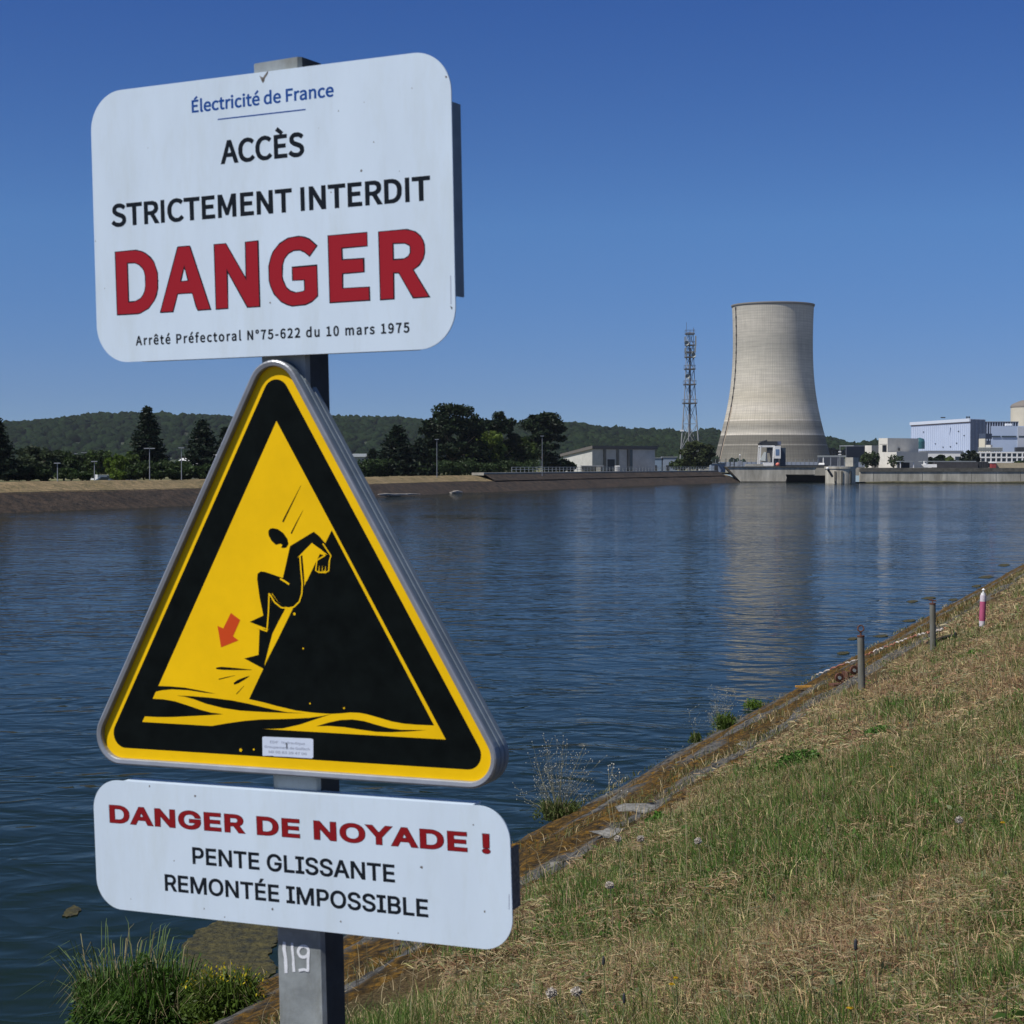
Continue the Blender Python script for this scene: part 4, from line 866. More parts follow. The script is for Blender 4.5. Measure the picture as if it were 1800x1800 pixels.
b = MB(); b.tube([(xat(1476.5, 592), 592, 4.5), (xat(1476.5, 592), 592, zat(785, 592))], [.16, .1], 6); b.build('pole', M_GALV, t)
b = MB(); b.box((xat(1476, 592), 592, zat(794, 592)), (.9, .3, .4)); b.box((xat(1476, 592), 592, zat(799, 592)), (1.0, .3, .3)); b.build('lamp_head', M_WHT, t)
t = thing('white_tank', (xk(1438), Yk - 6, 4.55), 'small white tank on saddles behind the culvert parapet', 'tank')
b = MB(); b.tube([(xk(1434), Yk - 6, zk(817.5)), (xk(1443), Yk - 6, zk(817.5))], .75, 12); b.build('vessel', M_WHT, t)
b = MB(); b.box((xk(1436), Yk - 6, 5), (.4, 1, 1)); b.box((xk(1441), Yk - 6, 5), (.4, 1, 1)); b.build('saddle', M_GREY, t)

# ------------------------------------------------------------------ power-station buildings on the right
def block(parent, name, pxl, pxm_, pxr, ytop, ybase, Y, m, ang=R(35), zb=None, extra=0.0):
    """box whose lit end wall spans pxl..pxm_ and whose shaded facade spans pxm_..pxr; nearest corner at pxm_"""
    o_ = np.array([xat(pxm_, Y), Y]); e1_ = np.array([math.cos(ang), math.sin(ang)]); e2_ = np.array([-math.sin(ang), math.cos(ang)])
    def solve(px, e):    # length along e so the end is seen at px
        k = (px - 900) / F_PX; return (k * o_[1] - o_[0]) / (e[0] - k * e[1])
    a = solve(pxr, e1_); c = solve(pxl, e2_)
    pl = [o_, o_ + e1_ * a, o_ + e1_ * a + e2_ * c, o_ + e2_ * c]
    b = MB(); b.prism([tuple(q) for q in pl], zat(ybase, Y) if zb is None else zb, zat(ytop, Y)); ob = b.build(name, m, parent)
    return ob, o_, e1_, e2_, a, c
M_PALE = mat('pale_concrete_wall', (0.62, 0.60, 0.54), .85, var=.1, scale=.4)
t = thing('concrete_house', (xat(1560, 590), 590, 4.55), 'stepped concrete house with pale end walls and grey facades before the blue hall', 'building')
block(t, 'tall_block', 1544, 1560, 1614, 770, 822, 600, M_PALE)
block(t, 'side_block', 1520, 1532, 1546, 783, 822, 606, M_PALE)
block(t, 'low_block', 1544, 1576, 1631, 794.5, 822, 590, M_PALE)
b = MB(); b.box((xat(1554, 597), 596.5, zat(789, 597)), (.9, 1.2, 2.6), R(35)); b.build('door', M_DARK, t)
b = MB(); b.box((xat(1552, 596), 595.4, zat(781, 596)), (2.2, 1.6, .15), R(35)); b.build('canopy', M_CONCD, t)
b = MB(); b.box((xat(1602, 612), 612, zat(783, 612)), (.4, .4, 3.2)); b.box((xat(1579, 604), 603, zat(790, 604)), (.6, .8, 1.0)); b.build('vent', M_DARK, t)
b = MB(); cy = 618.0; b.lathe([(1.9, 0), (1.9, 2.6), (1.5, 3.6), (.01, 4.0)], (xat(1616, cy), cy, zat(789, cy)), 20); b.build('glazed_turret', M_TEAL, t)
t = thing('dark_block_building', (xat(1505, 640), 640, 4.55), 'dark plain block building left of the concrete house', 'building')
block(t, 'wall', 1486, 1488, 1521, 784.5, 822, 640, mat('dark_cladding', (.05, .06, .075), .7), ang=R(30))
b = MB(); b.box((xat(1505, 652), 655, zat(783.6, 652)), (8, 8, .3), R(30)); b.build('roof', M_GREY, t)

Yh = 1560.0
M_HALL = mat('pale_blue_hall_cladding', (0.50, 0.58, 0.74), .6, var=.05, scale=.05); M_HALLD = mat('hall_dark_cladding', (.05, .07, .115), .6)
t = thing('turbine_hall', (xat(1705, Yh), Yh, 4.55), 'huge pale blue turbine hall with dark finned right-hand side', 'building')
o_ = np.array([xat(1705, Yh), Yh]); oL = np.array([xat(1601, 1700), 1700.0]); oR = np.array([xat(1731, 1577), 1577.0])
e2v = oL - o_; e1v = oR - o_
b = MB(); zh = zat(736.5, Yh); pl = [o_, oR, oR + e2v, oL]; b.prism([tuple(q) for q in pl], 4.5, zh); b.build('wall', M_HALL, t)
nrm2 = np.array([e2v[1], -e2v[0]]); nrm2 /= np.linalg.norm(nrm2); nrm2 = -nrm2 if nrm2[1] > 0 else nrm2
nrm1 = np.array([e1v[1], -e1v[0]]); nrm1 /= np.linalg.norm(nrm1); nrm1 = -nrm1 if nrm1[1] > 0 else nrm1
def panel(bm, base, vec, nrm_, u0, u1, z0, z1, th=.35, mt=0, off=0.0):
    p0 = base + vec * u0 + nrm_ * off; p1 = base + vec * u1 + nrm_ * off; q1 = p1 + nrm_ * th; q0 = p0 + nrm_ * th
    bm.add([(*p0, z0), (*p1, z0), (*q1, z0), (*q0, z0), (*p0, z1), (*p1, z1), (*q1, z1), (*q0, z1)], [(0, 1, 2, 3), (7, 6, 5, 4), (3, 2, 6, 7), (0, 4, 5, 1), (1, 5, 6, 2), (0, 3, 7, 4)], mt)
b = MB(); panel(b, o_, e2v, nrm2, -.005, 1.005, zat(741, Yh), zh + .6, 1.2); b.build('parapet', mat('white_trim', (.62, .68, .78), .6), t)
b = MB(); panel(b, o_, e2v, nrm2, 0, 1, zat(742.6, Yh), zat(741.4, Yh), .5); b.build('gutter_line', mat('rusty_gutter', (.22, .14, .12), .8), t)
b = MB()
for k in range(30): panel(b, o_, e2v, nrm2, k / 30 + .015, k / 30 + .02, zat(791, Yh), zat(743.2, Yh), .25)
b.build('cladding_seam', mat('seam_blue', (.40, .47, .62), .6), t)
b = MB()
for u, py in ((.08, 765), (.17, 757), (.76, 755), (.42, 784.5), (.55, 778), (.3, 784), (.2, 778)): panel(b, o_, e2v, nrm2, u, u + .018, zat(py + .7, Yh), zat(py - .7, Yh), .3, 0, .26)
b.build('vent', M_DARK, t)
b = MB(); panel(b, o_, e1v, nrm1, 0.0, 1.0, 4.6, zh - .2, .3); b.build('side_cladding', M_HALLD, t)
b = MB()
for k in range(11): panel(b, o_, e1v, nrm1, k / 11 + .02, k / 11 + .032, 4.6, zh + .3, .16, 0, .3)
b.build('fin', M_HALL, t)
b = MB()
for px in (1657, 1699, 1703): b.box((xat(px, 1600), 1600, zat(735, 1600) + .5), (4 if px == 1657 else 1.2, 1.5, 2.2 if px > 1690 else 1.0))
b.build('roof_vent', M_DARK, t)
t = thing('dark_annex_hall', (xat(1755, 1640), 1640, 4.55), 'dark finned annex hall linking the turbine hall and the reactor', 'building')
xx0, xx1 = xat(1731.5, 1640), xat(1790, 1640)
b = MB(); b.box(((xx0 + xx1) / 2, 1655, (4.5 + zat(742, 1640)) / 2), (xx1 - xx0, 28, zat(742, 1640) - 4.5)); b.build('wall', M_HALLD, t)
b = MB()
for k in range(13): b.box((xx0 + 2 + k * (xx1 - xx0) / 13, 1640.5, zat(758, 1640)), (.5, .8, 18))
b.build('fin', M_HALL, t)
b = MB(); b.box(((xx0 + xx1) / 2, 1640.4, zat(741.4, 1640)), (xx1 - xx0, 1.2, .7)); b.build('roof_edge', M_GREY, t)
t = thing('blue_grey_hall', (xat(1775, 1320), 1320, 4.55), 'lower pale blue hall with dark window strip at the right frame edge', 'building')
Yb = 1320.0; xx0, xx1 = xat(1741.5, Yb), xat(1900, Yb)
b = MB(); b.prism([(xx0, Yb), (xx1, Yb), (xx1 + 20, Yb + 60), (xat(1742.5, Yb + 60), Yb + 60)], 4.5, zat(749, Yb)); b.build('wall', mat('light_blue_cladding', (.42, .51, .67), .6, var=.06, scale=.05), t)
b = MB(); b.box(((xat(1788, Yb) + xx1) / 2, Yb - .2, (zat(786, Yb) + zat(750, Yb)) / 2), (xx1 - xat(1788, Yb), .5, zat(750, Yb) - zat(786, Yb))); b.build('grey_facade', mat('light_grey_cladding', (.45, .48, .54), .6), t)
for a, c in ((1743, 1758), (1760, 1786), (1790, 1800), (1804, 1830)):
    b = MB(); b.box(((xat(a, Yb) + xat(c, Yb)) / 2, Yb - .5, zat(767.4, Yb)), (xat(c, Yb) - xat(a, Yb), .4, 1.1)); b.build('window', M_GLASS, t)
b = MB(); b.box((xat(1772, 1335), 1335, zat(746.5, 1335)), (4.5, 4, 1.6)); b.build('roof_vent', M_WHT, t)
b = MB(); b.box((xat(1770, Yb) + 40, Yb - 2, zat(790, Yb)), (xx1 - xx0, 4, zat(787, Yb) - zat(794, Yb))); b.build('undercroft', M_DARK, t)
t = thing('reactor_building', (xat(1813, 1800), 1800, 4.55), 'round cream reactor building with dark dome cut by the right frame edge', 'building')
c_ = (xat(1813, 1800), 1800, 0); rp_ = 36 * 1800 / F_PX; zd = zat(716, 1800); ze = zat(708, 1800)
b = MB(); b.lathe([(rp_, 4.5), (rp_, zd)], c_, 48); b.build('wall', mat('cream_concrete', (.58, .54, .44), .85, var=.08, scale=.08), t, True)
b = MB(); b.lathe([(rp_ + .4, zd), (rp_ + .3, zd + 1.2), (rp_ * .95, zd + (ze - zd) * .65), (rp_ * .8, ze), (rp_ * .5, ze + 2.5), (.01, ze + 3.5)], c_, 48); b.build('roof', mat('dome_grey', (.19, .17, .15), .9), t, True)
t = thing('white_low_building', (xat(1660, 700), 700, 4.55), 'low white building below the pale blue turbine hall', 'building')
Yl = 700.0; b = MB(); b.box(((xat(1628, Yl) + xat(1692, Yl)) / 2, Yl + 6, (4.5 + zat(794, Yl)) / 2), (xat(1692, Yl) - xat(1628, Yl), 12, zat(794, Yl) - 4.5)); b.build('wall', M_WHT, t)
b = MB(); b.box(((xat(1628, Yl) + xat(1692, Yl)) / 2, Yl + 6, zat(793, Yl)), (xat(1692, Yl) - xat(1628, Yl) + .6, 12.6, .4)); b.build('roof', M_GREY, t)
b = MB(); b.box((xat(1684, Yl), Yl - .05, zat(806, Yl)), (2.4, .12, 1.6)); b.build('window', M_GLASS, t)
t = thing('framed_office', (xat(1760, 690), 690, 4.55), 'long two-storey office with white frame grid and dark windows', 'building')
Yo = 690.0; xx0, xx1 = xat(1714, Yo), xat(1850, Yo); z0, z1 = zat(814, Yo), zat(795, Yo)
b = MB(); b.box(((xx0 + xx1) / 2, Yo + 6, (4.5 + z1) / 2), (xx1 - xx0, 11.4, z1 - 4.5 - .1)); b.build('wall', M_DARK, t)
b = MB()
for py in (795.5, 804, 812.6): b.box(((xx0 + xx1) / 2, Yo, zat(py, Yo)), (xx1 - xx0, .7, .55))
for k in range(16): b.box((xat(1714 + k * 9.2, Yo), Yo, (z0 + z1) / 2), (.5, .64, z1 - z0))
b.build('facade_frame', M_WHT, t)
for lvl in (800, 808.5):
    for k in range(14):
        b = MB(); b.box((xat(1714 + k * 9.2 + 4.6, Yo), Yo + .22, zat(lvl, Yo)), (1.6, .1, 1.15)); b.build('window', M_GLASS, t)
t = thing('cream_stair_block', (xat(1726, 900), 900, 4.55), 'small cream stair block at the foot of the finned side', 'building')
block(t, 'wall', 1720, 1731, 1733, 771, 800, 900, mat('cream_render', (.60, .56, .45), .85), ang=R(25))
block(t, 'annex', 1732, 1741, 1744, 782, 800, 895, M_PALE, ang=R(25)); block(t, 'dark_tower', 1721, 1732, 1743, 762, 771.3, 905, M_HALLD, ang=R(25))
t = thing('pipe_rack', (xat(1740, 800), 800, 4.55), 'grey pipe rack between the stair block and the white-framed office', 'pipe rack')
for k in range(10): b = MB(); b.box((xat(1720 + k * 4.3, 800), 800, (4.5 + zat(787, 800)) / 2), (.35, .35, zat(787, 800) - 4.5)); b.build('post', M_CONC, t)
for py in (787.5, 790, 792): b = MB(); b.tube([(xat(1719, 799.6), 799.6, zat(py, 800)), (xat(1762, 799.6), 799.6, zat(py, 800))], .3, 6); b.build('pipe', M_GALV, t)
# yard things just behind the canal wall
Yy = 532.0; zg = 4.55; xy = lambda px: xat(px, Yy); zy = lambda py: zat(py, Yy)
t = thing('white_boat', (xy(1632), Yy, zg), 'white boat with small wheelhouse laid up behind the canal wall', 'boat')
b = MB(); L_ = xy(1645.5) - xy(1619); xx = xy(1619)
vs = [(xx, Yy, zy(816)), (xx + L_ * .12, Yy - .9, zy(816.4)), (xx + L_, Yy - .9, zy(816)), (xx + L_, Yy + .9, zy(816)), (xx + L_ * .12, Yy + .9, zy(816.4)), (xx + L_ * .18, Yy - .95, zy(821.5)), (xx + L_, Yy - 1.0, zy(821.5)), (xx + L_, Yy + .6, zy(821.5)), (xx + L_ * .18, Yy + .5, zy(821.5))]
b.add(vs, [(0, 1, 2, 3, 4)[::-1], (1, 5, 6, 2), (3, 7, 8, 4), (2, 6, 7, 3), (0, 5, 1), (0, 4, 8), (0, 8, 5), (5, 8, 7, 6)]); b.build('hull', M_WHT, t)
b = MB(); b.prism([(xy(1624), Yy - .6), (xy(1627.5), Yy - .6), (xy(1627.5), Yy + .6), (xy(1624), Yy + .6)], zy(816.3), zy(810.5)); cbn = b.build('wheelhouse', M_WHT, t)
b = MB(); b.box((xy(1625.7), Yy - .62, zy(812.5)), (.4, .05, .35)); b.build('window', M_GLASS, cbn)
t = thing('dark_shed_row', (xy(1684), Yy + 3, zg), 'long low charcoal shed row behind the canal wall right of the boat', 'shed')
b = MB(); b.box(((xy(1646) + xy(1722)) / 2, Yy + 4, (zg + zy(812)) / 2), (xy(1722) - xy(1646), 4, zy(812) - zg)); b.build('wall', mat('charcoal_boards', (.045, .045, .05), .8, var=.3, scale=1), t)
b = MB(); b.box(((xy(1626) + xy(1722)) / 2, Yy + 6.4, zy(811)), (xy(1722) - xy(1626), 5, .3)); b.build('roof', M_GALV, t)
b = MB()
for k in range(5): b.box((xy(1724 + k * 4.2), Yy + 4.4, (zg + zy(811.5)) / 2), (.62, 2, zy(811.5) - zg))
b.build('door', M_DARK, t)
t = thing('flat_carport', (xy(1596), Yy, zg), 'open flat-roofed carport below the lower grey wall of the concrete house', 'carport')
b = MB(); b.box(((xy(1582) + xy(1608)) / 2, Yy + 3, zy(811)), (xy(1608) - xy(1582), 5, .3)); b.build('roof', M_GALV, t)
for px in (1584, 1607): b = MB(); b.box((xy(px), Yy + 1, (zg + zy(811)) / 2), (.25, .25, zy(811) - zg)); b.build('post', M_WHT, t)
b = MB(); b.box((xy(1595), Yy + 5, (zg + zy(813)) / 2), (3.6, .2, zy(813) - zg)); b.build('back_wall', M_DARK, t)
t = thing('red_container', (xy(1747), Yy, zg), 'small red container beside the beige wall at the right', 'container')
b = MB(); b.box((xy(1747), Yy + 1, (zg + zy(814)) / 2), (1.4, 2, zy(814) - zg)); b.build('body', mat('red_container_paint', (.30, .05, .05), .6), t)
b = MB(); b.box((xy(1747), Yy + 1, zy(813.4)), (1.7, 2.3, .2)); b.build('lid', M_WHT, t)
t = thing('beige_wall', (xy(1790), Yy, zg), 'beige yard wall with pale coping at the right frame edge', 'wall')
b = MB(); b.box(((xy(1751) + xy(1880)) / 2, Yy + 1, (zg + zy(813.5)) / 2), (xy(1880) - xy(1751), .5, zy(813.5) - zg)); b.build('wall', mat('beige_render', (.42, .36, .25), .9, var=.15, scale=1.2), t)
b = MB(); b.box(((xy(1743) + xy(1784)) / 2, Yy + 2, zy(812.3)), (xy(1784) - xy(1743), 1, .25)); b.build('coping', M_WHT, t)
#@@NEAR@@
# ------------------------------------------------------------------ the signpost
YAW, TILT, DS = R(25.33), R(-1.40), 2.55
SN = np.array([-math.sin(YAW) * math.cos(TILT), -math.cos(YAW) * math.cos(TILT), math.sin(TILT)])   # towards the reader
SU = np.array([math.cos(YAW), -math.sin(YAW), 0.0]); SV = np.cross(SN, SU); SV = SV if SV[2] > 0 else -SV
S0 = np.array([0, 0, EYE]) + ray(480, 1000) * DS
class SignPlane:
    def __init__(s, roll): s.a = SU * math.cos(roll) + SV * math.sin(roll); s.b = -SU * math.sin(roll) + SV * math.cos(roll)
    def uv(s, px, py, off=0.0):
        d = ray(px, py); o_ = np.array([0, 0, EYE]); k = ((S0 + SN * off - o_) @ SN) / (d @ SN); q = o_ + d * k - S0
        return np.array([q @ s.a, q @ s.b])
    def p(s, u, v, off=0.0): return S0 + s.a * u + s.b * v + SN * off
def sheet(bm, pl, poly, off, mt=0, thick=0.0):
    tr = tessellate_polygon([[Vector((float(q[0]), float(q[1]), 0)) for q in poly]])
    V = [pl.p(q[0], q[1], off) for q in poly]
    def ccw(t_):
        a, c, e = [poly[i] for i in t_]; return (c[0] - a[0]) * (e[1] - a[1]) - (c[1] - a[1]) * (e[0] - a[0]) > 0
    tr = [tuple(t_) if ccw(t_) else tuple(t_)[::-1] for t_ in tr]
    if thick:
        n_ = len(poly); area = sum(poly[i][0] * poly[(i + 1) % n_][1] - poly[(i + 1) % n_][0] * poly[i][1] for i in range(n_))
        V += [pl.p(q[0], q[1], off - thick) for q in poly]
        fs = tr + [tuple(n_ + i for i in t_)[::-1] for t_ in tr]
        for i in range(n_):
            j = (i + 1) % n_; q = (i, n_ + i, n_ + j, j); fs.append(q if area > 0 else q[::-1])
        bm.add(V, fs, mt)
    else: bm.add(V, tr, mt)
def rrect(u0, u1, v0, v1, r, k=14):
    out = []
    for cx, cy, a0 in ((u1 - r, v1 - r, 0), (u0 + r, v1 - r, 90), (u0 + r, v0 + r, 180), (u1 - r, v0 + r, 270)):
        out += [(cx + r * math.cos(R(a0 + 90 * i / k)), cy + r * math.sin(R(a0 + 90 * i / k))) for i in range(k + 1)]
    return out
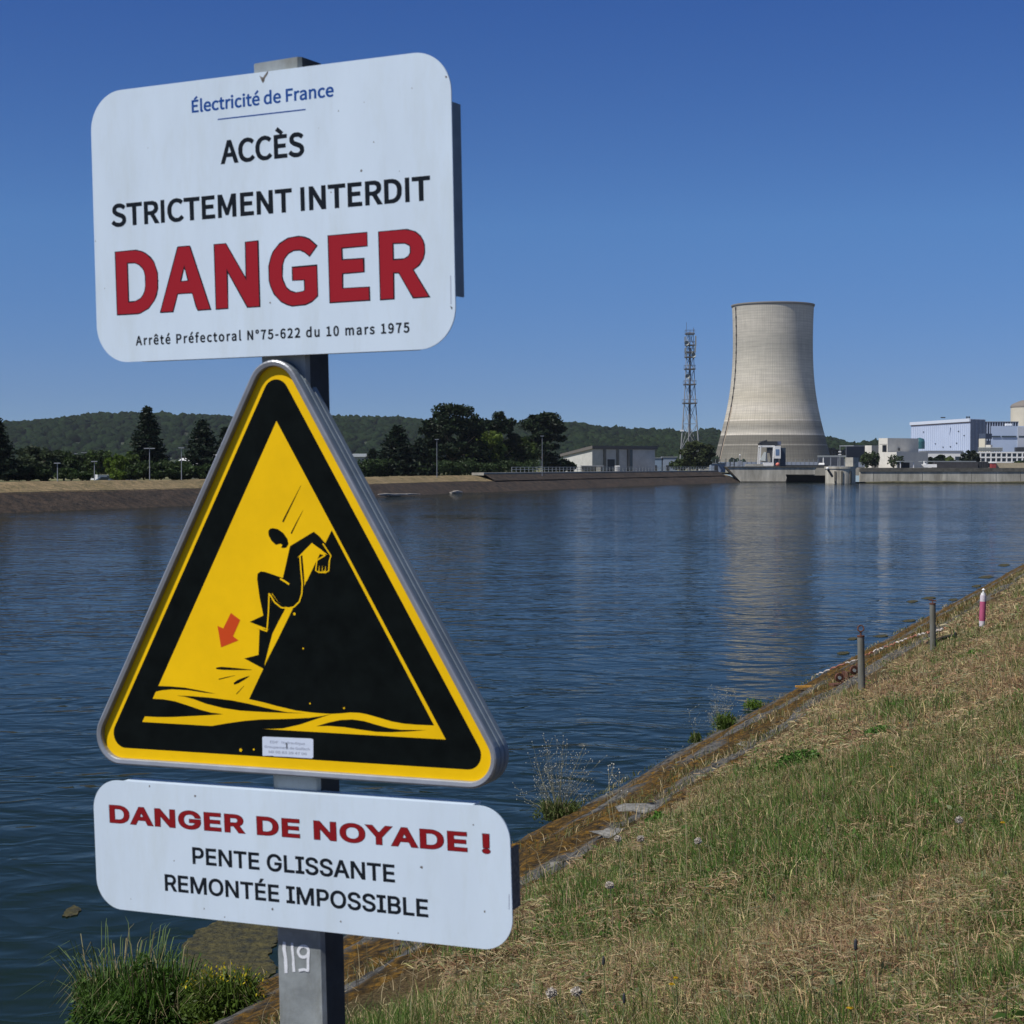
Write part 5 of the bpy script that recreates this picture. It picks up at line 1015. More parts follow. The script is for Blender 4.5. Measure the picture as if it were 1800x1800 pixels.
# letter outlines (thousandths of the letter size): advance, then outer loops counter-clockwise and holes clockwise
GLYPHS = json.loads('''{"A":{"h":[-10,267],"g":{" ":[78,[]],"-":[121,[[7,75,115,75,117,121,7,123]]],"0":[194,[[78,-15,114,-15,142,-4,174,36,188,92,188,167,177,214,163,239,142,260,117,271,97,274,61,266,29,236,13,198,7,167,7,92,21,36,32,17,53,-4],[92,32,74,48,65,70,60,100,60,159,65,189,77,214,89,224,106,224,118,214,132,178,135,100,121,48,108,35]]],"1":[194,[[22,-10,184,-9,183,37,132,38,130,267,91,267,77,259,32,247,33,206,76,205,76,38,22,37]]],"2":[194,[[6,-10,188,-9,186,40,96,41,130,77,155,113,171,149,177,177,174,210,166,233,145,256,125,267,103,273,75,273,53,267,28,254,-1,224,34,190,48,206,73,223,106,220,121,197,118,160,96,119,77,94,5,24]]],"5":[194,[[66,-15,110,-15,141,-4,167,20,181,45,187,64,187,103,170,145,155,160,127,174,73,175,77,218,174,218,174,268,28,267,17,131,46,113,77,129,99,129,123,114,131,98,128,61,113,41,102,35,88,32,55,41,24,68,-5,31,24,2]]],"6":[194,[[86,-15,122,-15,149,-4,176,23,190,59,187,114,173,142,158,157,122,171,97,171,65,159,70,189,81,209,94,218,122,224,141,216,158,199,190,234,172,254,138,271,94,271,61,257,29,223,12,175,9,89,18,53,34,20,52,2],[97,32,86,38,73,53,65,75,62,100,77,116,94,124,113,124,126,117,134,103,137,64,129,45,119,35]]],"7":[194,[[58,-10,111,-10,115,-6,118,66,129,124,157,188,190,235,189,267,7,266,8,217,118,216,93,172,73,119,60,41]]],"9":[194,[[62,-15,101,-15,137,2,158,23,172,48,186,100,186,173,169,225,137,260,120,268,90,274,54,266,40,257,13,225,5,200,8,142,16,123,34,102,54,91,79,85,106,88,130,98,122,61,101,38,81,32,67,35,37,57,5,23,37,-7],[84,132,76,135,61,153,58,195,63,209,76,221,101,224,124,200,133,159,112,138]]],"A":[213,[[-12,-10,41,-10,68,67,143,67,168,-10,225,-9,132,267,78,266],[85,115,98,169,103,185,107,187,128,116]]],"C":[223,[[109,-15,167,-12,203,7,227,31,195,68,161,41,145,35,111,38,82,61,71,84,65,109,68,164,77,186,100,213,122,221,147,221,170,210,189,193,218,228,210,242,186,260,136,274,89,266,47,238,21,198,10,156,10,98,29,42,40,25,67,2]]],"D":[241,[[26,-10,140,-8,179,9,208,38,228,83,231,160,222,194,211,216,193,237,165,256,126,267,25,266],[79,37,78,219,121,217,146,206,161,191,169,174,175,152,172,94,164,72,146,51,121,40]]],"E":[206,[[26,-10,197,-9,196,40,78,41,79,109,178,110,176,159,78,160,78,216,193,217,193,267,25,266]]],"I":[103,[[26,-10,78,-9,76,267,25,266]]],"M":[284,[[26,-10,75,-9,76,142,124,15,161,16,207,142,208,-9,261,-9,260,267,200,266,143,101,83,266,25,266]]],"N":[253,[[26,-10,78,-9,79,159,172,-3,179,-10,231,-9,229,267,175,266,174,98,81,260,74,267,25,266]]],"P":[222,[[26,-10,78,-9,79,90,151,95,182,109,203,130,214,155,217,191,206,227,185,251,137,267,25,266],[79,140,79,220,132,217,156,205,161,191,161,172,146,148,121,140]]],"R":[222,[[26,-10,78,-9,79,98,108,97,168,-10,231,-9,164,105,197,127,211,149,217,169,214,213,200,238,187,251,143,267,25,266],[79,145,79,220,137,217,158,202,161,174,146,154,115,145]]],"S":[209,[[81,-15,129,-15,162,-4,194,25,205,53,202,95,188,120,162,141,90,171,74,186,74,206,90,218,134,218,170,193,199,228,179,252,134,271,84,271,56,260,30,236,19,211,19,173,30,150,65,121,131,93,144,84,149,73,149,59,144,48,117,35,76,41,56,52,37,71,10,45,2,31,17,16,54,-7]]],"T":[210,[[80,-10,134,-9,134,216,210,217,210,267,0,266,2,217,78,216]]],"a":[197,[[56,-15,95,-15,128,2,132,0,134,-12,180,-11,180,142,166,178,151,193,128,204,76,204,34,188,13,173,37,132,70,152,89,157,106,157,117,152,124,139,123,129,73,121,42,107,21,89,13,75,13,23,34,-4],[78,32,70,35,63,45,66,64,84,77,126,85,127,53,101,35]]],"c":[179,[[87,-15,129,-15,162,-1,183,17,156,57,131,38,95,35,74,50,63,75,66,123,81,146,104,157,118,157,131,152,151,135,180,173,162,191,134,204,84,204,45,185,24,161,8,120,8,70,22,31,48,2]]],"d":[217,[[79,-15,115,-15,143,-1,147,-2,148,-12,197,-11,196,291,141,289,140,196,110,207,71,202,33,175,16,148,8,120,8,67,14,45,30,14,43,2],[90,35,69,56,64,73,64,114,69,131,87,152,112,157,141,142,141,53,123,38]]],"e":[194,[[90,-15,143,-12,165,-4,186,11,165,52,134,35,104,32,87,38,66,61,65,77,188,78,191,123,177,167,148,196,112,207,81,204,48,188,16,148,8,120,8,70,24,28,54,-1],[65,121,72,142,93,157,115,157,126,152,138,131,137,121]]],"f":[114,[[28,-10,82,-9,82,152,121,155,121,199,83,201,82,235,89,245,108,245,126,238,137,283,119,292,80,295,53,284,37,269,29,249,26,202,5,201,1,197,1,155,26,152]]],"i":[96,[[21,-10,75,-9,74,201,20,199],[41,217,68,223,81,241,81,260,63,281,35,281,17,263,20,233]]],"l":[99,[[51,-15,84,-15,97,-8,91,31,75,36,75,289,23,291,22,17,27,3]]],"m":[324,[[23,-10,75,-9,75,133,87,145,109,156,123,154,133,144,136,133,137,-10,191,-9,191,133,207,148,223,156,240,154,250,138,252,-9,304,-10,305,147,288,185,273,198,251,206,215,204,179,179,159,198,137,206,98,204,73,187,69,188,68,201,23,201]]],"n":[214,[[23,-10,75,-9,75,133,95,151,112,156,129,154,141,130,141,-9,197,-9,194,149,186,174,168,195,140,206,112,206,70,187,68,201,22,199]]],"o":[212,[[87,-15,126,-15,159,-1,188,28,205,73,205,117,188,161,156,193,115,207,81,204,48,188,19,153,8,120,8,70,16,42,45,4,62,-7],[106,32,83,42,72,53,63,75,66,125,87,152,101,157,126,152,141,136,149,111,149,78,144,59,126,38]]],"r":[136,[[23,-10,75,-9,75,119,83,135,98,151,126,154,137,148,141,152,148,198,132,206,104,206,70,187,68,201,22,199]]],"s":[164,[[59,-15,115,-12,140,2,160,31,163,59,155,84,134,104,78,127,63,139,63,148,73,157,101,157,134,138,163,175,134,196,112,204,78,207,37,193,16,170,10,153,10,128,27,100,59,79,98,66,108,56,108,42,101,35,70,32,48,41,28,57,23,57,-3,23,17,2]]],"t":[132,[[73,-15,112,-15,141,-5,128,43,103,32,95,32,82,42,82,150,131,152,132,200,82,203,81,254,34,254,30,203,-1,198,-1,153,27,150,30,25,38,9,53,-7]]],"u":[213,[[68,-15,107,-15,140,4,145,-12,191,-11,190,202,138,200,138,61,126,46,107,35,87,35,75,50,72,200,19,200,19,42,33,9,48,-7]]],"°":[130,[[48,158,82,158,98,166,116,184,125,203,125,231,119,248,101,269,85,277,57,280,29,269,16,256,5,234,5,201,11,187,23,172],[62,197,50,206,47,226,57,238,73,238,83,226,83,212,73,199]]],"È":[206,[[26,-10,197,-9,196,40,78,41,79,109,178,110,176,159,78,160,78,216,194,219,194,266,135,267,133,272,150,291,79,356,44,316,106,269,25,266]]],"É":[206,[[26,-10,197,-9,196,40,78,41,79,109,178,110,176,159,78,160,79,217,194,219,193,267,119,269,183,316,149,356,78,291,93,267,25,266]]],"é":[194,[[90,-15,143,-12,165,-4,186,11,165,52,134,35,104,32,87,38,72,53,63,70,65,77,188,78,188,139,172,175,137,202,99,209,174,284,137,321,66,239,97,206,73,202,48,188,16,148,8,120,8,70,24,28,54,-1],[65,121,72,142,93,157,115,157,126,152,138,131,137,121]]],"ê":[194,[[90,-15,143,-12,165,-4,186,11,165,52,134,35,104,32,87,38,66,61,65,77,188,78,191,123,177,167,148,196,112,207,81,204,48,188,16,148,8,120,8,70,24,28,54,-1],[65,121,72,142,93,157,115,157,126,152,138,131,137,121],[56,207,104,252,148,207,180,234,123,302,81,302,27,234]]]}},"B":{"h":[-11,269],"g":{"A":[213,[[-14,-11,42,-11,63,46,66,62,70,66,142,66,166,-7,170,-11,227,-10,134,269,81,269,77,265,-15,-7],[86,116,85,123,106,189,127,118]]],"D":[241,[[25,-11,128,-11,142,-9,184,11,213,43,230,87,232,157,221,198,213,215,178,250,156,261,123,269,24,268],[81,39,80,218,120,216,145,205,160,190,168,173,174,151,171,93,160,68,142,50,109,39]]],"E":[206,[[25,-11,199,-10,198,41,80,43,81,108,177,109,175,161,80,162,80,215,195,216,195,269,24,268]]],"G":[241,[[113,-16,174,-13,210,3,228,22,227,145,117,144,119,92,173,91,173,47,163,40,124,37,102,45,87,58,70,91,67,102,67,155,81,191,99,209,124,220,152,220,171,212,196,192,228,230,196,259,160,273,116,273,94,267,55,245,31,219,20,197,9,158,9,99,14,74,26,47,37,30,60,6,91,-10]]],"N":[253,[[25,-11,80,-10,78,161,174,-7,178,-11,230,-10,228,269,174,268,173,103,77,268,24,268]]],"R":[222,[[25,-11,80,-10,81,97,107,96,152,15,170,-11,232,-10,166,104,184,114,202,132,213,151,218,176,218,193,213,218,205,234,186,252,170,261,136,269,24,268],[81,147,81,219,136,216,155,207,160,196,160,173,148,155,123,147]]]}},"Bo":{"h":[-16,273],"g":{"A":[213,[[-20,-16,47,-16,72,62,138,62,142,58,156,5,166,-16,234,-15,140,269,135,273,77,273,73,269,-21,-12],[91,120,105,170,109,166,120,121]]],"D":[241,[[21,-16,129,-16,143,-13,185,6,216,41,228,63,236,96,236,124,239,127,236,133,236,163,219,213,203,235,176,256,160,264,129,273,19,271],[87,45,86,213,121,212,140,203,158,185,164,174,169,152,169,108,164,85,155,69,143,56,118,45]]],"E":[206,[[21,-16,205,-15,204,45,86,46,87,103,183,105,183,166,87,167,86,210,198,212,198,273,19,271]]],"G":[241,[[111,-21,175,-18,203,-7,232,17,231,152,113,150,113,89,167,88,168,47,161,43,131,40,106,49,88,64,74,95,71,109,74,161,82,184,100,204,125,215,153,215,175,204,197,185,235,231,200,263,175,274,147,279,97,274,58,254,26,220,15,197,4,159,4,97,10,72,26,36,58,2,83,-12]]],"N":[253,[[21,-16,83,-15,85,139,172,-15,236,-15,235,273,169,271,168,120,80,271,19,271]]],"R":[222,[[21,-16,86,-15,87,92,105,91,165,-16,241,-15,172,102,196,117,208,133,216,146,222,169,222,202,216,221,205,241,185,259,146,273,19,271],[87,153,87,214,135,212,153,202,155,196,155,174,148,162,132,153]]]}},"C":{"h":[-19,528],"g":{" ":[188,[]],"A":[480,[[-10,-19,99,-19,149,123,329,123,356,55,364,24,369,16,378,-15,382,-19,492,-17,290,528,186,527,122,346,117,338,111,316,106,308,100,285,94,277,89,255,83,246,78,224,72,216,67,194,61,185,56,163,50,155,44,132,39,124,33,102,28,94,22,71,17,63,11,41,6,32,0,10,-6,2],[185,220,183,224,197,257,238,384,242,380,264,313,264,305,294,221]]],"B":[456,[[43,-19,287,-19,290,-16,306,-16,351,-2,376,12,408,41,419,57,433,91,436,119,438,121,438,155,433,182,419,216,408,232,384,256,366,269,397,296,413,330,416,358,419,360,416,405,405,441,394,460,365,492,348,503,320,517,273,528,41,527],[145,78,145,212,259,212,262,209,276,209,306,195,322,180,333,160,336,149,333,116,325,102,306,87,279,78],[145,306,145,431,262,431,293,420,308,405,316,382,316,360,308,338,287,317,259,306]]],"E":[419,[[43,-19,394,-17,393,78,144,80,145,209,375,210,373,306,145,306,144,430,390,431,390,528,41,527]]],"G":[520,[[234,-26,306,-26,309,-23,323,-23,367,-9,403,10,441,42,466,76,485,115,496,162,496,190,499,192,498,277,264,277,263,181,392,180,394,173,385,145,371,120,345,94,317,80,298,74,242,74,220,80,189,96,166,117,146,145,133,178,124,217,127,309,135,340,146,365,166,392,198,419,214,427,245,435,289,435,312,430,342,413,366,390,385,356,391,334,395,330,499,331,491,370,471,420,446,456,420,483,384,508,353,521,292,535,237,535,195,527,153,510,109,480,69,434,41,381,27,334,24,301,21,298,21,209,24,206,24,190,41,128,58,92,83,56,126,16,184,-15]]],"I":[300,[[14,-19,290,-17,290,77,204,80,204,430,290,432,289,528,12,527,12,432,98,430,98,80,12,77]]],"L":[393,[[43,-19,380,-17,379,78,144,80,143,528,41,527]]],"M":[628,[[43,-19,141,-17,143,309,273,-19,354,-19,358,-15,484,309,486,-17,588,-17,587,528,461,527,444,477,427,441,383,319,330,188,315,139,294,202,283,224,280,238,263,274,261,288,238,338,236,352,213,402,211,416,166,527,41,527]]],"N":[523,[[43,-19,144,-17,145,345,372,-15,376,-19,483,-17,481,528,380,527,379,162,150,527,41,527]]],"O":[533,[[231,-26,303,-26,331,-20,381,-1,414,21,455,62,477,95,502,156,510,198,513,287,510,290,508,328,496,370,471,423,449,453,417,485,398,499,362,519,295,535,239,535,198,527,145,505,117,485,80,448,58,415,35,365,21,298,21,209,24,206,27,176,41,128,69,76,109,30,148,2,170,-9],[239,74,220,80,181,102,163,120,146,145,130,187,127,215,124,217,124,290,135,340,152,373,176,402,198,419,231,433,289,435,326,424,348,410,374,384,385,367,396,345,408,303,410,226,396,165,377,128,356,105,337,91,306,77,295,74]]],"P":[445,[[43,-19,144,-17,145,164,276,167,320,178,368,206,391,230,408,255,427,313,427,380,425,382,425,396,416,421,397,458,370,487,351,501,318,517,268,528,41,527],[145,262,145,431,259,431,295,417,311,402,325,366,325,330,316,302,293,276,276,267,248,264,245,262]]],"R":[449,[[43,-19,144,-17,145,178,236,177,340,-19,461,-17,341,199,368,214,405,255,425,302,427,332,430,335,430,369,427,371,427,391,422,413,405,449,373,487,340,509,301,523,270,526,268,528,41,527],[145,276,145,431,262,431,298,417,313,402,325,371,325,332,319,313,298,289,290,284,259,276]]],"S":[447,[[186,-28,263,-28,266,-25,280,-25,319,-14,352,3,372,17,404,51,420,85,429,121,429,157,423,185,406,218,380,247,352,267,319,283,269,300,219,311,172,328,158,336,137,360,134,382,143,404,161,422,183,433,208,439,258,436,294,419,315,393,322,358,423,360,415,421,404,446,379,479,358,497,319,519,269,533,208,536,205,533,169,531,136,519,108,506,91,494,62,465,43,432,34,407,31,357,37,329,54,296,80,267,108,247,158,225,166,225,186,217,205,214,277,192,308,175,323,157,326,129,315,104,294,86,272,75,247,69,202,69,158,83,131,110,126,124,122,156,18,154,18,129,20,126,23,99,29,82,51,43,83,11,99,0,144,-19]]],"T":[449,[[173,-19,277,-17,277,430,436,431,436,528,13,527,14,431,171,430]]],"É":[419,[[43,-19,394,-17,393,78,144,80,145,209,375,210,373,306,145,306,144,430,390,431,390,528,41,527],[162,539,251,539,344,677,226,678,161,544]]]}},"D":{"h":[-27,537],"g":{" ":[188,[]],"!":[196,[[79,-31,116,-31,141,-20,159,-2,170,20,173,45,164,76,141,102,116,113,79,113,60,105,39,87,25,59,25,23,34,3,52,-17],[41,133,156,134,160,535,34,534,34,520,36,517,36,284,39,281]]],"A":[480,[[-21,-27,104,-27,108,-23,144,88,157,115,323,115,376,-27,503,-26,296,537,180,536,89,277,83,269,78,247,72,238,66,216,61,208,55,186,50,177,44,155,39,147,33,124,28,116,22,94,16,86,11,63,5,55,0,33,-6,24,-11,2,-17,-6],[196,226,194,230,225,313,236,355,240,356,283,227]]],"D":[502,[[35,-27,260,-27,315,-16,351,-2,398,29,430,61,450,88,472,136,486,191,486,211,489,213,486,319,472,374,444,430,430,450,398,481,371,501,315,526,276,534,254,534,251,537,33,536],[154,84,153,422,251,423,285,415,315,398,342,372,364,324,369,297,369,272,372,269,372,241,369,238,367,197,358,169,347,147,330,124,293,98,268,90,235,87,232,84]]],"E":[419,[[35,-27,403,-26,401,84,153,86,154,201,383,202,382,315,154,315,153,422,398,423,398,537,33,536]]],"G":[520,[[231,-34,306,-34,309,-31,323,-31,381,-12,418,11,450,40,477,79,500,134,502,162,505,165,504,283,256,283,255,173,381,172,383,162,377,145,366,126,343,102,318,88,281,80,256,80,220,88,198,100,169,126,152,151,138,187,133,215,133,295,138,323,158,368,172,387,209,416,245,427,287,427,323,416,340,405,366,376,377,354,387,322,508,323,497,379,486,409,461,451,440,475,415,497,373,522,334,536,309,541,290,541,287,544,245,544,243,541,223,541,195,536,143,513,104,486,69,448,36,390,19,334,16,301,13,298,13,209,16,207,19,173,33,126,55,82,75,54,112,16,131,2,176,-20]]],"N":[523,[[35,-27,153,-26,154,315,369,-26,492,-26,490,537,372,536,371,193,172,502,155,533,151,537,33,536]]],"O":[533,[[231,-34,304,-34,343,-25,398,0,418,13,450,43,480,84,502,132,519,201,522,276,519,279,519,307,516,309,511,351,500,384,472,437,455,459,426,488,390,513,337,536,309,541,290,541,287,544,248,544,245,541,223,541,198,536,140,511,115,494,75,454,44,407,25,357,16,320,16,301,13,298,13,209,16,207,19,173,36,120,61,73,77,51,109,19,137,0,176,-20],[256,80,254,83,237,83,198,100,166,129,155,145,138,187,133,215,133,295,144,340,158,368,193,405,223,422,245,427,287,427,318,419,345,402,366,382,377,365,388,343,400,304,402,226,400,223,400,207,394,182,386,159,372,134,355,115,315,88,279,80]]],"R":[449,[[35,-27,153,-26,154,170,229,170,233,166,328,-14,337,-27,475,-26,353,194,354,198,371,206,392,224,411,249,425,277,436,319,436,386,425,427,405,463,382,490,346,515,310,529,285,534,265,534,262,537,33,536],[154,284,154,423,260,423,273,420,303,402,317,372,317,333,308,311,293,295,262,284]]],"Y":[472,[[177,-27,295,-26,295,199,505,537,366,537,256,361,238,326,234,327,107,537,-33,536,175,202]]]}},"Do":{"h":[-36,545],"g":{" ":[188,[]],"!":[196,[[79,-40,118,-40,143,-29,169,-3,180,25,180,55,166,89,145,110,123,121,114,122,164,125,164,178,166,180,166,397,169,400,168,546,25,544,25,519,27,517,30,125,83,122,59,115,27,86,16,61,16,22,22,5,37,-15,54,-29]]],"A":[480,[[-34,-36,111,-36,120,-15,134,32,140,40,156,96,163,106,316,106,326,88,369,-36,515,-34,302,545,177,545,173,540,109,360,104,352,98,329,92,321,87,299,81,291,76,268,70,260,65,238,59,229,54,207,48,199,42,177,37,168,31,146,26,138,20,116,15,107,9,85,4,77,-2,54,-8,46,-13,24,-19,16,-24,-7,-30,-15],[208,236,238,331,270,238]]],"D":[502,[[26,-36,262,-36,264,-33,281,-33,306,-28,359,-8,387,9,427,43,455,79,477,124,494,182,496,229,499,232,499,279,496,282,494,327,480,379,452,435,435,457,403,489,376,509,320,534,267,545,24,543],[162,95,160,413,251,414,276,409,301,397,314,386,333,368,352,332,360,296,363,240,360,238,358,199,349,171,338,149,319,127,303,114,281,103,245,95]]],"E":[419,[[26,-36,413,-34,412,95,160,96,162,192,394,193,392,322,162,322,160,413,409,414,409,545,24,543]]],"G":[520,[[231,-43,306,-43,347,-34,389,-18,428,7,463,42,482,70,507,128,513,156,513,175,516,178,514,293,247,293,246,164,370,163,371,156,366,142,342,113,320,99,292,91,247,91,225,96,203,107,177,131,163,150,146,192,143,223,141,225,143,303,154,342,163,359,175,377,195,396,211,407,245,418,286,418,309,413,325,404,352,381,363,364,381,313,518,314,510,364,499,400,488,425,457,470,420,504,389,524,350,541,300,552,231,552,228,549,200,546,167,535,109,502,66,459,43,425,16,359,7,320,7,303,4,300,4,209,7,206,10,173,29,111,52,70,66,50,109,7,134,-9,167,-26]]],"N":[523,[[26,-36,163,-34,164,281,355,-21,367,-36,499,-34,498,545,363,543,362,222,156,545,24,543]]],"O":[533,[[231,-43,303,-43,306,-40,334,-37,378,-21,428,10,466,48,502,106,516,142,527,192,527,211,529,214,529,295,527,298,524,334,507,389,479,442,463,464,431,496,395,521,342,543,300,552,234,552,192,543,139,521,100,493,63,453,35,409,13,348,7,303,4,300,4,209,7,206,10,173,29,111,49,75,71,45,103,13,134,-9,167,-26,200,-37,228,-40],[245,91,225,96,195,113,174,134,163,150,154,167,143,206,141,284,149,325,157,348,177,378,192,393,234,416,286,418,309,413,339,396,357,378,377,348,388,314,391,284,393,281,391,206,379,167,371,150,360,134,339,113,309,96,289,91]]],"R":[449,[[26,-36,160,-34,162,161,223,161,227,157,331,-36,488,-34,366,190,370,197,381,203,408,229,433,271,441,296,444,327,446,329,446,377,433,432,419,460,387,497,351,522,306,539,278,542,276,545,24,543],[162,292,162,414,259,414,278,409,296,396,308,371,308,332,299,313,292,306,278,297,253,292]]],"Y":[472,[[169,-36,304,-34,304,196,487,488,519,545,361,545,236,342,123,529,111,545,-49,543,168,196]]]}},"E":{"h":[-8,267],"g":{" ":[78,[]],"0":[194,[[80,-13,124,-10,141,-2,159,16,179,55,187,102,187,155,173,216,159,241,144,256,113,270,72,268,40,247,20,213,9,166,9,91,20,44,44,6,63,-7],[88,31,70,50,62,75,59,169,67,202,76,216,88,226,105,226,123,211,131,188,137,158,137,102,131,69,120,44,105,31]]],"2":[194,[[6,-8,185,-7,184,36,91,37,124,74,152,112,166,140,174,171,174,201,168,221,160,237,128,264,112,269,67,269,31,253,2,224,34,192,62,219,73,225,100,225,118,210,124,193,121,162,107,132,71,85,5,21]]],"3":[194,[[67,-13,114,-13,144,-2,171,22,185,58,179,100,156,129,143,136,160,150,174,177,176,202,171,225,160,244,142,259,108,270,61,268,28,251,7,233,36,195,56,215,81,226,108,223,124,205,124,183,106,162,54,152,54,113,97,109,117,101,132,83,132,58,126,47,111,34,78,31,50,43,25,65,-1,33,7,19,22,6]]],"4":[194,[[111,-8,158,-8,160,60,193,62,193,104,160,107,158,267,107,265,-1,96,0,61,108,61],[61,106,60,110,108,181,110,107]]],"5":[194,[[66,-13,110,-13,135,-5,164,19,181,50,184,108,170,141,149,162,121,173,94,176,70,172,77,220,171,220,171,265,28,263,20,133,46,115,77,131,110,129,123,119,134,94,131,61,116,40,105,34,77,31,58,37,24,65,-2,30,30,1]]],"6":[194,[[88,-13,124,-13,149,-2,175,25,189,63,186,111,175,136,163,151,129,168,90,168,61,155,67,186,81,211,93,220,124,226,138,220,157,201,186,233,165,256,132,270,99,270,63,256,31,222,14,177,11,88,20,52,46,9,60,-2],[93,31,70,55,61,83,61,102,76,118,93,126,113,126,121,123,136,105,139,63,131,44,121,34]]],"7":[194,[[60,-8,112,-7,114,54,125,118,156,190,187,232,185,267,9,265,10,219,123,218,95,171,75,118,62,40]]],"9":[194,[[61,-13,100,-13,136,4,157,25,168,44,185,108,185,166,174,211,160,236,142,254,106,270,64,268,39,254,15,225,7,200,10,144,21,119,39,101,61,90,94,87,135,102,124,61,103,37,72,31,53,40,36,54,7,22,33,-2],[78,131,63,144,57,155,57,200,75,223,100,226,121,211,132,186,135,158,122,143,103,131]]],"D":[241,[[28,-8,128,-8,151,-3,178,11,210,46,224,79,230,107,227,168,219,196,205,221,167,253,114,267,27,265],[78,36,77,221,120,219,151,206,169,182,177,151,174,93,160,62,139,44,112,36]]],"E":[206,[[28,-8,196,-7,195,36,77,37,78,111,174,112,173,158,77,160,77,218,192,219,192,267,27,265]]],"F":[193,[[28,-8,77,-7,78,106,174,107,173,153,77,154,77,218,192,219,192,267,27,265]]],"G":[241,[[113,-13,161,-13,183,-7,205,4,226,22,224,143,120,141,122,95,176,94,176,44,166,37,122,34,99,43,79,63,67,88,62,127,65,158,76,188,94,209,124,223,152,223,169,218,197,195,226,230,199,254,158,270,105,268,63,248,29,208,12,158,12,100,23,58,34,38,61,9,91,-7]]],"H":[255,[[28,-8,77,-7,78,111,176,111,177,-7,230,-7,228,267,177,265,176,158,78,158,77,265,27,265]]],"a":[197,[[58,-13,94,-13,128,4,134,0,136,-10,179,-9,176,150,157,186,133,201,83,204,41,190,18,175,39,134,69,154,89,159,114,156,126,138,125,129,78,120,44,106,23,88,15,75,15,25,30,1],[75,31,62,41,65,66,83,79,128,87,129,52,105,34]]],"c":[179,[[86,-13,128,-13,161,1,179,16,158,54,128,34,100,31,86,37,71,52,63,72,63,119,81,148,95,156,117,159,136,151,150,137,176,172,156,193,128,204,92,204,56,190,35,172,21,152,10,119,10,72,18,41,42,9,61,-5]]],"d":[217,[[78,-13,114,-13,148,4,150,-10,193,-9,192,287,143,286,142,193,120,204,73,201,35,175,13,133,10,69,16,44,30,19,50,-2],[98,31,84,37,71,50,63,69,60,102,71,138,92,156,114,159,143,144,143,52,120,34]]],"e":[194,[[89,-13,133,-13,158,-5,182,11,164,51,131,31,97,31,71,50,60,75,61,79,188,80,188,130,174,169,150,193,122,204,86,204,50,187,21,152,10,119,10,72,26,27,58,-2],[61,120,71,144,92,159,122,156,135,144,140,130,139,120]]],"f":[114,[[30,-8,78,-7,78,154,120,157,120,199,80,200,78,229,88,247,107,247,125,240,136,282,124,289,74,292,55,283,39,268,31,249,28,201,3,196,3,157,28,154]]],"h":[213,[[25,-8,74,-7,74,135,95,153,111,158,131,156,140,143,143,129,143,-7,193,-7,193,143,188,165,161,197,147,203,106,203,74,187,72,289,24,287]]],"i":[96,[[23,-8,74,-7,73,200,22,199],[43,219,68,225,80,246,74,268,56,280,40,280,29,275,19,262,19,240,24,229]]],"l":[99,[[50,-13,84,-13,96,-6,88,33,74,33,74,286,25,287,24,19,35,-3]]],"m":[324,[[25,-8,74,-7,74,135,86,147,109,158,125,156,138,135,139,-8,188,-7,188,132,206,150,222,158,239,156,252,140,254,-7,303,-8,304,137,290,179,275,194,242,206,211,200,178,175,161,194,128,206,95,200,70,183,67,200,25,200]]],"n":[214,[[25,-8,74,-7,74,135,95,153,111,158,131,156,140,143,143,129,143,-7,193,-7,193,143,182,176,161,197,120,206,97,200,70,183,67,200,24,199]]],"o":[212,[[86,-13,125,-13,158,1,190,36,201,66,204,102,193,150,158,190,125,204,89,204,50,187,24,158,10,119,10,72,26,27,50,4],[97,31,81,40,68,55,60,86,60,105,71,138,86,154,111,159,131,151,149,125,151,77,140,50,128,37]]],"p":[217,[[25,-89,74,-87,75,-2,100,-14,142,-11,164,0,188,24,199,43,207,74,204,138,188,174,153,200,122,206,106,203,72,186,64,200,24,199],[106,31,74,46,74,138,100,156,125,159,142,148,152,132,154,74,149,57,131,36]]],"q":[217,[[145,-89,193,-87,193,199,153,200,148,189,123,203,81,203,48,186,27,163,16,141,10,118,13,54,30,18,62,-8,81,-14,112,-14,143,-1],[100,31,84,36,71,49,63,68,60,104,71,138,87,153,98,159,117,159,143,143,143,52,125,36]]],"r":[136,[[25,-8,74,-7,74,121,82,137,103,156,138,151,146,185,142,200,111,206,92,200,70,183,67,200,24,199]]],"t":[132,[[72,-13,111,-13,137,-3,127,40,108,31,89,31,79,47,79,152,130,154,132,200,80,201,79,252,36,254,32,200,1,197,1,155,29,152,32,27,46,2]]],"u":[213,[[70,-13,106,-13,139,6,143,5,147,-10,190,-9,189,201,140,200,140,61,117,37,100,31,84,34,71,58,71,200,21,200,21,41,40,2]]],"y":[182,[[18,-90,62,-88,76,-79,103,-50,190,199,139,197,96,62,47,194,43,199,-8,197,69,6,67,-17,51,-40,43,-46,11,-42,3,-83]]],"É":[206,[[28,-8,196,-7,195,36,77,37,78,111,174,112,173,158,77,160,78,219,194,221,192,267,116,268,180,315,148,353,80,290,98,267,27,265]]],"é":[194,[[89,-13,133,-13,158,-5,182,11,164,51,131,31,97,31,71,50,60,75,61,79,188,80,188,130,174,169,150,193,122,204,86,204,50,187,21,152,10,119,10,72,26,27,58,-2],[61,120,71,144,92,159,122,156,135,144,140,130,139,120],[97,212,171,283,136,318,68,238]]]}}}''')
